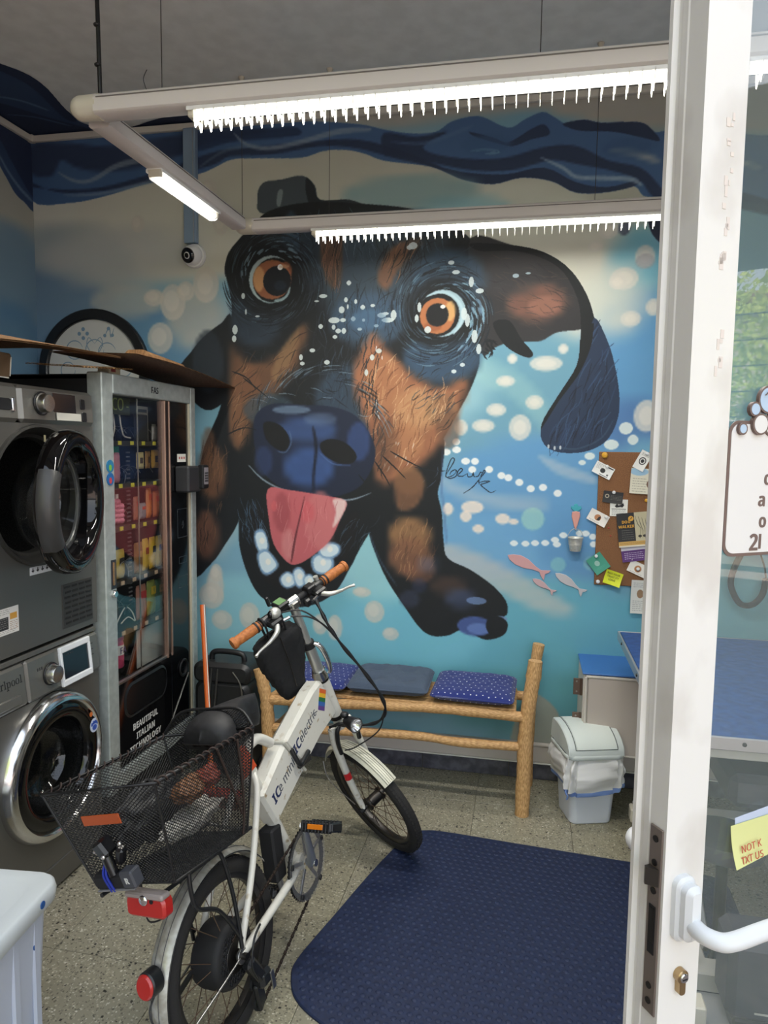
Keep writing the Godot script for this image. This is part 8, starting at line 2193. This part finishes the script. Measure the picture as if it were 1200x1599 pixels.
	# black bag hung behind the bar
	var cloth := worn("bag_cloth", rgb(24, 25, 28), 0.85, 0.0, noise_tex(171, 0.1, Color(0.7, 0.7, 0.7), Color(1, 1, 1), 128), Vector3(8, 8, 8))
	var nz := FastNoiseLite.new()
	nz.seed = 3; nz.frequency = 6.0
	var bg := obj("handlebar_bag", MB.new().sheet(32, 20, func(u, v):
		var an: float = TAU * (1.0 - u)
		var cc: float = lerpf(0.165, 0.425, v)
		var wz: float = lerpf(0.046, 0.088, smoothstep(0.0, 0.75, v)) * pow(clampf(1.0 - pow(absf(2.0 * v - 1.0), 12.0), 0.0, 1.0), 0.5)
		var wx: float = lerpf(0.026, 0.044, v) * pow(clampf(1.0 - pow(absf(2.0 * v - 1.0), 12.0), 0.0, 1.0), 0.5)
		var sx := signf(cos(an)) * pow(absf(cos(an)), 0.6)
		var sz := signf(sin(an)) * pow(absf(sin(an)), 0.6)
		var k: float = 1.0 + 0.12 * nz.get_noise_3d(sx, v * 2.0, sz)
		return st * Vector3(-0.010 + sx * wx * k, cc, 0.092 + 0.020 * (1.0 - v) + sz * wz * k)), cloth, o)
	obj("bag_zip", MB.new().tube(spline([P.call(0.036, 0.42, 0.100), P.call(0.040, 0.33, 0.105), P.call(0.030, 0.22, 0.110)], 5), 0.002, 6), M.dark_steel, bg)
	for z in [0.06, 0.125]:
		obj("bag_strap", MB.new().tube(spline([P.call(-0.012, 0.415, z), P.call(-0.018, 0.485, z), P.call(0.0, 0.50, z), P.call(0.018, 0.485, z), P.call(0.010, 0.415, z)], 5), 0.004, 6), M.black_matte, bg)

# ---------------------------------------------------------------- mat, broom, case, storage box
func front_things() -> void:
	# floor mat with raised studs
	var mo := thing("floor_mat", "dark blue studded rubber mat with rounded corners on the floor", "mat", Vector3(0.0, 0.0, 0.0))
	var rub := worn("mat_blue", rgb(20, 36, 70), 0.66, 0.0, noise_tex(181, 0.05, Color(0.78, 0.8, 0.84), Color(1, 1, 1), 256, 5), Vector3(3, 3, 3))
	var poly := []
	var src := [Vector2(-0.636, -1.93), Vector2(-0.630, -1.85), Vector2(-0.590, -1.775), Vector2(-0.50, -1.712), Vector2(-0.40, -1.68), Vector2(-0.2, -1.66), Vector2(0.2, -1.63), Vector2(0.6, -1.605), Vector2(0.69, -1.62), Vector2(0.715, -1.70), Vector2(0.73, -2.1), Vector2(0.745, -2.5), Vector2(0.74, -2.61), Vector2(0.66, -2.657), Vector2(0.3, -2.687), Vector2(-0.05, -2.716), Vector2(-0.27, -2.734), Vector2(-0.36, -2.728), Vector2(-0.42, -2.68), Vector2(-0.50, -2.45), Vector2(-0.58, -2.15)]
	for q in spline(src, 4, true): poly.append(Vector2(q.x, -q.y))
	var lay := Transform3D(Basis(Vector3.RIGHT, -PI / 2), Vector3.ZERO)
	obj("sheet", MB.new().prism(poly, 0.0005, 0.009, 0.003, lay, false, false), rub, mo)
	var pp := PackedVector2Array(poly)
	var inner := PackedVector2Array(Geometry2D.offset_polygon(pp, -0.016)[0])
	var studs := MB.new()
	var side := (Vector2(0.70, 2.655) - Vector2(-0.31, 2.737)).normalized()
	var down := Vector2(side.y, -side.x)
	for i in range(-20, 48):
		for j in range(-4, 46):
			var q := Vector2(-0.31, 2.737) + side * (i * 0.0262 + (0.0131 if j % 2 == 0 else 0.0)) + down * (j * 0.0262)
			if Geometry2D.is_point_in_polygon(q, inner):
				var f := studs.v.size()
				var c := Vector3(q.x, 0.0112, -q.y)
				var top := studs.vert(c, Vector3.UP)
				for k in 7:
					var an := TAU * k / 6.0
					var d := Vector3(cos(an), 0, sin(an))
					studs.vert(c + d * 0.0072, (d * 0.35 + Vector3.UP).normalized())
					studs.vert(c + d * 0.0098 - Vector3(0, 0.0026, 0), (d + Vector3.UP * 0.5).normalized())
				for k in 6:
					var a := f + 1 + k * 2
					studs.tri(f, a, a + 2)
					studs.tri(a, a + 1, a + 3); studs.tri(a, a + 3, a + 2)
	stuff(obj("studs", studs, rub, mo))
	# broom with an orange stick
	var br := thing("broom", "orange broom stick with a white stripe leaning beside the vending machine", "broom", Vector3(-1.27, 0.0, -2.72))
	var a := Vector3(-1.418, 0.83, -2.93) - br.position
	var bq := Vector3(-1.29, 0.065, -2.74) - br.position
	obj("stick", MB.new().tube([bq, a], 0.0115, 14), mt("stick_orange", rgb(204, 96, 36), 0.4), br)
	var off := Vector3(0.0105, 0.002, 0.0055)
	obj("stripe", MB.new().tube([bq.lerp(a, 0.35) + off, a + off], 0.0025, 6), M.paper, br)
	obj("head", MB.new().box(Vector3(-0.02, 0.058, -0.02), Vector3(0.26, 0.03, 0.05), 0.008), mt("broom_red", rgb(150, 50, 36), 0.5), br)
	var bri := MB.new()
	for i in 40:
		for j in 4:
			bri.tube([Vector3(-0.145 + 0.0064 * i, 0.046, -0.035 + 0.01 * j), Vector3(-0.148 + 0.0066 * i, 0.001, -0.042 + 0.0145 * j)], 0.0012, 4, false, false)
	stuff(obj("bristles", bri, mt("bristle", rgb(120, 60, 40), 0.8), br))
	# black wheeled case
	var cs := thing("wheeled_case", "black plastic case with a carrying handle standing behind the saddle", "case", Vector3(-1.345, 0, -3.07))
	var cm := mt("case_black", rgb(30, 31, 32), 0.4)
	obj("body", MB.new().prism(rrect(0.27, 0.44, 0.05, 6, Vector2(0.0, 0.25)), -0.11, 0.11, 0.02, Transform3D(), true), cm, cs)
	obj("lid", MB.new().prism(rrect(0.28, 0.10, 0.04, 6, Vector2(0.0, 0.505)), -0.115, 0.115, 0.018, Transform3D(), true), cm, cs)
	var hp := spline([Vector3(-0.07, 0.545, 0.05), Vector3(-0.066, 0.583, 0.05), Vector3(-0.03, 0.594, 0.05), Vector3(0.05, 0.592, 0.05), Vector3(0.085, 0.58, 0.05), Vector3(0.09, 0.545, 0.05)], 5)
	obj("handle", MB.new().tube(hp, 0.013, 10), M.black_plastic, cs)
	for x in [-0.045, -0.015]:
		obj("pull_tube", MB.new().tube([Vector3(x - 0.02, 0.30, 0.118), Vector3(x, 0.53, 0.112)], 0.006, 10), mt("tube_dark", rgb(84, 84, 82), 0.35, 0.7), cs)
	obj("rim_line", MB.new().tube(spline([Vector3(0.06, 0.52, 0.118), Vector3(0.095, 0.47, 0.118), Vector3(0.105, 0.40, 0.118), Vector3(0.10, 0.33, 0.118)], 5), 0.0035, 6), mt("case_rim", rgb(84, 82, 76), 0.4), cs)
	for s in [-1, 1]:
		obj("wheel", MB.new().tube([Vector3(0.13 * s - 0.015, 0.04, -0.07), Vector3(0.13 * s + 0.015, 0.04, -0.07)], 0.04, 18), M.rubber, cs)
		obj("foot", MB.new().box(Vector3(0.11 * s, 0.016, 0.08), Vector3(0.03, 0.032, 0.03), 0.004), M.black_matte, cs)
	# white storage box at the lower left
	var sb := thing("storage_box", "white plastic storage box with a lid and blue dots at the lower left", "storage box", Vector3(-1.44, 0, -1.30), "", Basis(Vector3.UP, 0.10))
	var z := Vector2.ZERO
	var bm := mt("box_white", rgb(196, 202, 216), 0.4, 0.0, {"backlight_enabled": true, "backlight": Color(0.25, 0.25, 0.27)})
	obj("body", loft(MB.new(), [[0.0, 0.10, 0.10, 0.03, z], [0.0, 0.50, 0.42, 0.035, z], [0.008, 0.515, 0.435, 0.04, z], [0.36, 0.545, 0.465, 0.04, z], [0.385, 0.545, 0.465, 0.04, z]], 8), bm, sb)
	obj("lid", loft(MB.new(), [[0.372, 0.575, 0.495, 0.05, z], [0.372, 0.592, 0.512, 0.055, z], [0.395, 0.598, 0.518, 0.055, z], [0.412, 0.592, 0.512, 0.055, z], [0.420, 0.575, 0.495, 0.05, z], [0.420, 0.50, 0.42, 0.05, z], [0.416, 0.49, 0.41, 0.05, z], [0.416, 0.05, 0.05, 0.02, z]], 8), mt("box_lid", rgb(198, 204, 206), 0.45), sb)
	for k in [-2, -1, 0, 1, 2]:
		obj("side_rib", MB.new().box(Vector3(0.266, 0.19, 0.085 * k), Vector3(0.012, 0.33, 0.03), 0.005), bm, sb)
	for q in [Vector3(0.2995, 0.395, -0.155), Vector3(0.2705, 0.275, -0.165)]:
		obj("blue_dot", MB.new().prism(circle(0.0095, 18), -0.001, 0.001, 0.0, Transform3D(Basis(Vector3.UP, PI / 2), q)), mt("dot_blue", rgb(34, 84, 150), 0.5), sb)

# ---------------------------------------------------------------- the open glass door and what sticks to it
func door_frame_t() -> Transform3D:   # local x along the leaf from lock edge to hinge, y up, z out of the street face
	var d := Vector3(0.8389, 0, -0.5443)
	return Transform3D(Basis(d, Vector3.UP, Vector3(0.5443, 0, 0.8389)), Vector3(0.176, 0, -0.86))

func shop_door() -> void:
	var t := door_frame_t()
	var o := thing("door", "", "", t.origin, "", t.basis)
	o.name = "door_1"
	for k in ["label", "category"]: o.remove_meta(k)
	o.set_meta("kind", "structure")
	var white := worn("door_white", rgb(232, 230, 226), 0.4, 0.0, noise_tex(91, 0.012, Color(0.93, 0.92, 0.91), Color(1, 1, 1), 256, 5, FastNoiseLite.TYPE_SIMPLEX_SMOOTH, [0.15, 0.5]), Vector3(2, 1.2, 2))
	var up := Transform3D(Basis(Vector3.RIGHT, -PI / 2), Vector3.ZERO)   # extrude along y: local (x, z) outline
	var prof := []
	for q in [[0.0, 0.0], [0.0618, 0.0], [0.0618, 0.018], [0.058, 0.020], [0.058, 0.032], [0.0618, 0.034], [0.0618, 0.0516], [-0.006, 0.0516], [-0.006, 0.046], [0.0005, 0.0435], [0.0005, 0.039], [-0.001, 0.037], [-0.001, 0.029], [0.0, 0.027]]:
		prof.append(Vector2(q[0], q[1]))
	obj("lock_stile", MB.new().prism(prof, 0.03, 2.44, 0.0, up, false, false), white, o)
	obj("hinge_stile", MB.new().box(Vector3(0.869, 1.235, -0.0258), Vector3(0.062, 2.41, 0.0516), 0.002), white, o)
	obj("top_rail", MB.new().box(Vector3(0.45, 2.395, -0.0258), Vector3(0.776, 0.09, 0.050), 0.002), white, o)
	obj("bottom_rail", MB.new().box(Vector3(0.45, 0.085, -0.0258), Vector3(0.776, 0.11, 0.050), 0.002), white, o)
	obj("pane", MB.new().box(Vector3(0.45, 1.245, -0.025), Vector3(0.778, 2.21, 0.006), 0.0), mt("door_pane", Color(0.9, 1.0, 0.97, 0.04), 0.01, 0.0, {"transparency": BaseMaterial3D.TRANSPARENCY_ALPHA}), o)
	var gk := MB.new()
	for z in [-0.019, -0.031]:
		gk.box(Vector3(0.0635, 1.245, z), Vector3(0.004, 2.20, 0.005), 0.001)
	obj("gasket", gk, mt("gasket_grey", rgb(70, 66, 64), 0.7), o)
	# lock plate in the edge
	var plate := mt("lock_plate_metal", rgb(140, 128, 120), 0.42, 0.7)
	var lp := obj("lock_plate", MB.new().box(Vector3(-0.0012, 0.977, -0.0138), Vector3(0.003, 0.240, 0.021), 0.001), plate, o)
	for y in [1.082, 1.052, 1.016, 0.893, 0.873]:
		obj("plate_screw", MB.new().tube([Vector3(-0.0024, y, -0.0138), Vector3(-0.0038, y, -0.0138)], 0.0042, 12), M.dark_steel, lp)
	obj("latch", MB.new().prism([Vector2(-0.0025, -0.006), Vector2(-0.0025, -0.0215), Vector2(-0.011, -0.0215), Vector2(-0.013, -0.018)], -1.046, -1.024, 0.0, Transform3D(Basis(Vector3(1, 0, 0), Vector3(0, 0, 1), Vector3(0, -1, 0)), Vector3.ZERO), false, false), mt("latch_dark", rgb(76, 72, 68), 0.4, 0.8), lp)
	obj("bolt_slot", MB.new().box(Vector3(-0.0030, 0.966, -0.0138), Vector3(0.0012, 0.062, 0.0105), 0.0), M.black_matte, lp)
	obj("bolt", MB.new().box(Vector3(-0.0034, 0.972, -0.0138), Vector3(0.0012, 0.044, 0.0085), 0.0), M.dark_steel, lp)
	# lever handles
	for side in [1.0, -1.0]:
		var z0 := 0.0 if side > 0.0 else -0.0516
		var h := obj("door_handle", MB.new().prism(rrect(0.030, 0.082, 0.012, 5, Vector2(0.0275, 0.998)), z0, z0 + side * 0.010, 0.003).prism(rrect(0.025, 0.070, 0.010, 5, Vector2(0.029, 0.998)), z0 + side * 0.010, z0 + side * 0.024, 0.006), M.white_plastic, o)
		var yl := 0.985 if side > 0.0 else 1.03
		var bow := spline([Vector3(0.029, yl, z0 + side * 0.020), Vector3(0.030, yl - 0.002, z0 + side * 0.036), Vector3(0.042, yl - 0.004, z0 + side * 0.050), Vector3(0.062, yl - 0.005, z0 + side * 0.053), Vector3(0.100, yl - 0.005, z0 + side * 0.052), Vector3(0.150, yl - 0.005, z0 + side * 0.051)], 5)
		if side < 0.0:
			bow = spline([Vector3(0.029, yl, z0 - 0.020), Vector3(0.032, yl + 0.002, z0 - 0.038), Vector3(0.046, yl + 0.004, z0 - 0.047), Vector3(0.075, yl + 0.004, z0 - 0.047), Vector3(0.125, yl + 0.004, z0 - 0.047)], 5)
		obj("lever", MB.new().tube(bow, 0.0105, 14), M.white_plastic, h)
	var cy := obj("lock_cylinder", MB.new().prism(circle(0.0085, 20, Vector2(0.030, 0.910)), -0.002, 0.009, 0.001).prism(rrect(0.0095, 0.022, 0.0045, 4, Vector2(0.030, 0.897)), -0.002, 0.009, 0.001), mt("cylinder_brass", rgb(176, 150, 112), 0.3, 0.9), o)
	var core := obj("cylinder_core", MB.new().prism(circle(0.006, 18, Vector2(0.030, 0.910)), 0.009, 0.0115, 0.001), M.chrome, cy)
	obj("keyway", MB.new().box(Vector3(0.030, 0.909, 0.0116), Vector3(0.007, 0.0014, 0.0006), 0.0), M.ink, core)
	# scuffs of old tape on the stile
	var tape := MB.new()
	var r := RandomNumberGenerator.new()
	r.seed = 4
	for k in 26:
		var y := 1.62 + 0.30 * r.randf()
		tape.box(Vector3(0.040 + r.randf_range(-0.005, 0.005), y, 0.0003), Vector3(r.randf_range(0.002, 0.006), r.randf_range(0.003, 0.014), 0.0004), 0.0, Transform3D())
	stuff(obj("tape_residue", tape, mt("tape_grime", rgb(226, 216, 208), 0.7), o))
	# sign with a bubble cloud
	var s := thing("door_sign", "white sign with a thick brown outline and soap bubbles, stuck on the door glass", "sign", t * Vector3(0.013, 0.0, -0.021), "", t.basis)
	var brown := mt("sign_brown", rgb(112, 92, 86), 0.5)
	var face := mt("sign_white", rgb(228, 226, 224), 0.5)
	var w := 0.50
	obj("outline", MB.new().prism(rrect(w, 0.166, 0.016, 6, Vector2(0.071 + w / 2, 1.504)), 0.0, 0.0012), brown, s)
	obj("face", MB.new().prism(rrect(w - 0.008, 0.158, 0.013, 6, Vector2(0.071 + w / 2, 1.504)), 0.0012, 0.0018), face, s)
	var bub := [[0.117, 1.583, 0.013, face], [0.089, 1.577, 0.0075, mt("bubble_blue", rgb(180, 202, 226), 0.4)], [0.108, 1.601, 0.009, M.bubble_blue], [0.130, 1.613, 0.017, M.bubble_blue], [0.140, 1.583, 0.015, face], [0.165, 1.600, 0.018, face], [0.19, 1.585, 0.016, face]]
	for i in bub.size():
		var q: Array = bub[i]
		var z := 0.0018 + 0.0006 * (bub.size() - i)
		var b := obj("bubble", MB.new().prism(circle(q[2], 26, Vector2(q[0], q[1])), 0.0, z), brown, s)
		obj("bubble_face", MB.new().prism(circle(q[2] - 0.0022, 26, Vector2(q[0], q[1])), z, z + 0.0005), q[3], b)
	obj("bubble_glint", MB.new().beam(Vector3(0.121, 1.618, 0.0068), Vector3(0.128, 1.624, 0.0068), 0.002, 0.0006, 0.0), brown, s)
	for q in [["c", 0.137, 1.517], ["a", 0.1305, 1.4905], ["o", 0.1335, 1.464], ["2", 0.1215, 1.4375], ["l", 0.131, 1.4375]]:
		lettering(q[0], 0.017 if q[0] != "2" else 0.021, Vector3(q[1], q[2], 0.0022), Basis(), brown, s, "letter", 0.0006, "Droid Sans", true)
	# notes
	var n := thing("sticky_note", "yellow sticky note with red handwriting on the door glass", "note", t * Vector3(0.165, 1.045, -0.0205), "", t.basis * Basis(Vector3.BACK, 0.06))
	obj("sheet", MB.new().sheet(8, 8, func(u, v): return Vector3((u - 0.5) * 0.076, (v - 0.5) * 0.055, 0.0008 + 0.010 * pow(1.0 - v, 2.0) * (1.0 - u)), 0.0005), mt("note_yellow", rgb(216, 218, 150), 0.7), n)
	lettering("NOT K\nTXT US", 0.009, Vector3(-0.008, -0.012, 0.0075), Basis(Vector3.BACK, 0.05) * Basis(Vector3.RIGHT, -0.1), mt("marker_red", rgb(190, 80, 64), 0.6), n, "handwriting", 0.0005)
	var n2 := thing("paper_note", "bluish white paper peeping out above the yellow note on the door glass", "note", t * Vector3(0.168, 1.066, -0.0215), "", t.basis * Basis(Vector3.BACK, 0.10))
	obj("sheet", MB.new().box(Vector3(0, 0, 0.0002), Vector3(0.066, 0.032, 0.0005), 0.0), mt("note_blue", rgb(190, 200, 222), 0.7), n2)

# ---------------------------------------------------------------- street outside, mirrored in the door glass
func street() -> void:
	worn("pavement", rgb(148, 134, 128), 0.9, 0.0, noise_tex(101, 0.05, Color(0.8, 0.8, 0.8), Color(1, 1, 1), 256, 5), Vector3(0.8, 0.8, 0.8))
	struct("floor_street", MB.new().box(Vector3(4, -0.06, 6.0), Vector3(60, 0.10, 14.4), 0.0), M.pavement)
	struct("trim_5", MB.new().box(Vector3(4, -0.095, 26.0), Vector3(60, 0.10, 25.6), 0.0), mt("asphalt", rgb(90, 90, 92), 0.95))
	# ledge over the shop front, the neighbour's awning to the right and the wall that shades the front from the left
	struct("trim_6", MB.new().box(Vector3(0.0, 2.98, -1.10), Vector3(8.4, 0.12, 0.24), 0.0), M.front_render)
	var aw := thing("awning", "dark awning over the neighbouring shop front to the right", "awning", Vector3(3.6, 2.78, -0.2))
	obj("cloth", MB.new().box(Vector3(0, 0.06, 0), Vector3(2.7, 0.05, 2.2), 0.01), mt("awning_grey", rgb(70, 74, 76), 0.85), aw)
	obj("valance", MB.new().box(Vector3(0, -0.02, 1.1), Vector3(2.7, 0.16, 0.02), 0.004), M.awning_grey, aw)
	worn("brick_render", rgb(118, 104, 94), 0.9, 0.0, M.plaster.albedo_texture, Vector3(0.9, 0.9, 0.9))
	struct("wall_street", MB.new().box(Vector3(-3.6, 3.0, 1.9), Vector3(3.0, 6.0, 6.2), 0.0), M.brick_render)
	struct("wall_upper", MB.new().box(Vector3(0.5, 4.0, FRONT - 2.0), Vector3(12, 1.6, 4.2), 0.0), M.front_render)
	# fence with pale rails
	var fz := Basis(Vector3.UP, -PI / 2)
	var f := thing("garden_fence", "grey slatted street fence with pale rails, mirrored in the door glass", "fence", Vector3(9.5, 0, 1.2), "", fz)
	for k in 9:
		obj("slat", MB.new().box(Vector3(0, 0.16 + 0.21 * k, 0), Vector3(8.0, 0.19, 0.03), 0.004), mt("fence_grey", rgb(150, 142, 132), 0.8), f)
		obj("rail", MB.new().box(Vector3(0, 0.262 + 0.21 * k, 0.012), Vector3(8.0, 0.022, 0.04), 0.003), mt("fence_pale", rgb(214, 210, 204), 0.6), f)
	for k in 5:
		obj("post", MB.new().box(Vector3(-4.0 + 2.0 * k, 1.0, 0.04), Vector3(0.09, 2.0, 0.09), 0.006), mt("fence_post", rgb(176, 160, 140), 0.8), f)
	for q in [[Vector3(15.5, 0, 0.4), 5.4, 2.3, "bushy green street tree nearest the fence", 3], [Vector3(19.0, 0, 5.0), 6.6, 2.8, "taller green street tree behind the fence to its right", 9], [Vector3(-1.2, 0, 7.0), 6.2, 2.8, "green street tree across from the shop front", 5]]:
		tree(q[0], q[1], q[2], q[3], q[4])
	var p := thing("utility_pole", "utility pole with crossing wires beside the street trees", "pole", Vector3(12.5, 0, 1.4))
	obj("shaft", MB.new().tube([Vector3(0, 0, 0), Vector3(0, 7.0, 0)], [0.11, 0.08], 12), mt("pole_grey", rgb(120, 114, 106), 0.8), p)
	obj("signal_box", MB.new().box(Vector3(-0.12, 3.2, 0.1), Vector3(0.2, 0.5, 0.24), 0.01), M.white_plastic, p)
	for k in 6:
		obj("wire", MB.new().tube(spline([Vector3(0, 1.9 + 0.42 * k, -9), Vector3(0, 1.7 + 0.42 * k, 0), Vector3(0, 1.95 + 0.42 * k, 9)], 6), 0.012, 5), M.black_plastic, p)
	var hs := thing("house", "pale house at the end of the street behind the trees", "building", Vector3(27, 0, 4))
	obj("wall", MB.new().box(Vector3(0, 3.0, 0), Vector3(6, 6, 16), 0.02), mt("house_pale", rgb(190, 182, 168), 0.9), hs)
	obj("roof", MB.new().box(Vector3(0, 6.2, 0), Vector3(6.6, 0.4, 16.6), 0.05), mt("house_roof", rgb(130, 84, 66), 0.9), hs)
	for k in 5:
		obj("window", MB.new().box(Vector3(-3.0, 3.6, -6 + 3 * k), Vector3(0.06, 1.5, 1.2), 0.01), mt("house_pane", rgb(60, 70, 80), 0.1), hs)

func tree(at: Vector3, h: float, r: float, label: String, sd: int) -> void:
	var o := thing("street_tree", label, "tree", at, "street trees")
	obj("trunk", MB.new().tube([Vector3(0, 0, 0), Vector3(0.08, h * 0.3, 0.02), Vector3(0, h * 0.62, 0)], [0.16, 0.12, 0.07], 10), mt("bark", rgb(96, 80, 64), 0.95), o)
	var g := RandomNumberGenerator.new()
	g.seed = sd
	var m := MB.new()
	for k in 5200:
		var v := Vector3(g.randfn(), g.randfn(), g.randfn()).normalized() * pow(g.randf(), 0.4)
		var c := Vector3(v.x * r, h * 0.56 + v.y * h * 0.44, v.z * r)
		var a := Vector3(g.randfn(), g.randfn(), g.randfn()).normalized()
		var b := a.cross(Vector3(g.randfn(), g.randfn(), g.randfn())).normalized()
		m.quad(c - a * 0.10, c - b * 0.05, c + a * 0.10, c + b * 0.05, a.cross(b))
	var lf := mt("leaf_green", rgb(160, 172, 74), 0.6, 0.0, {"backlight_enabled": true, "backlight": Color(0.8, 0.85, 0.4)})
	stuff(obj("foliage", m, lf, o))
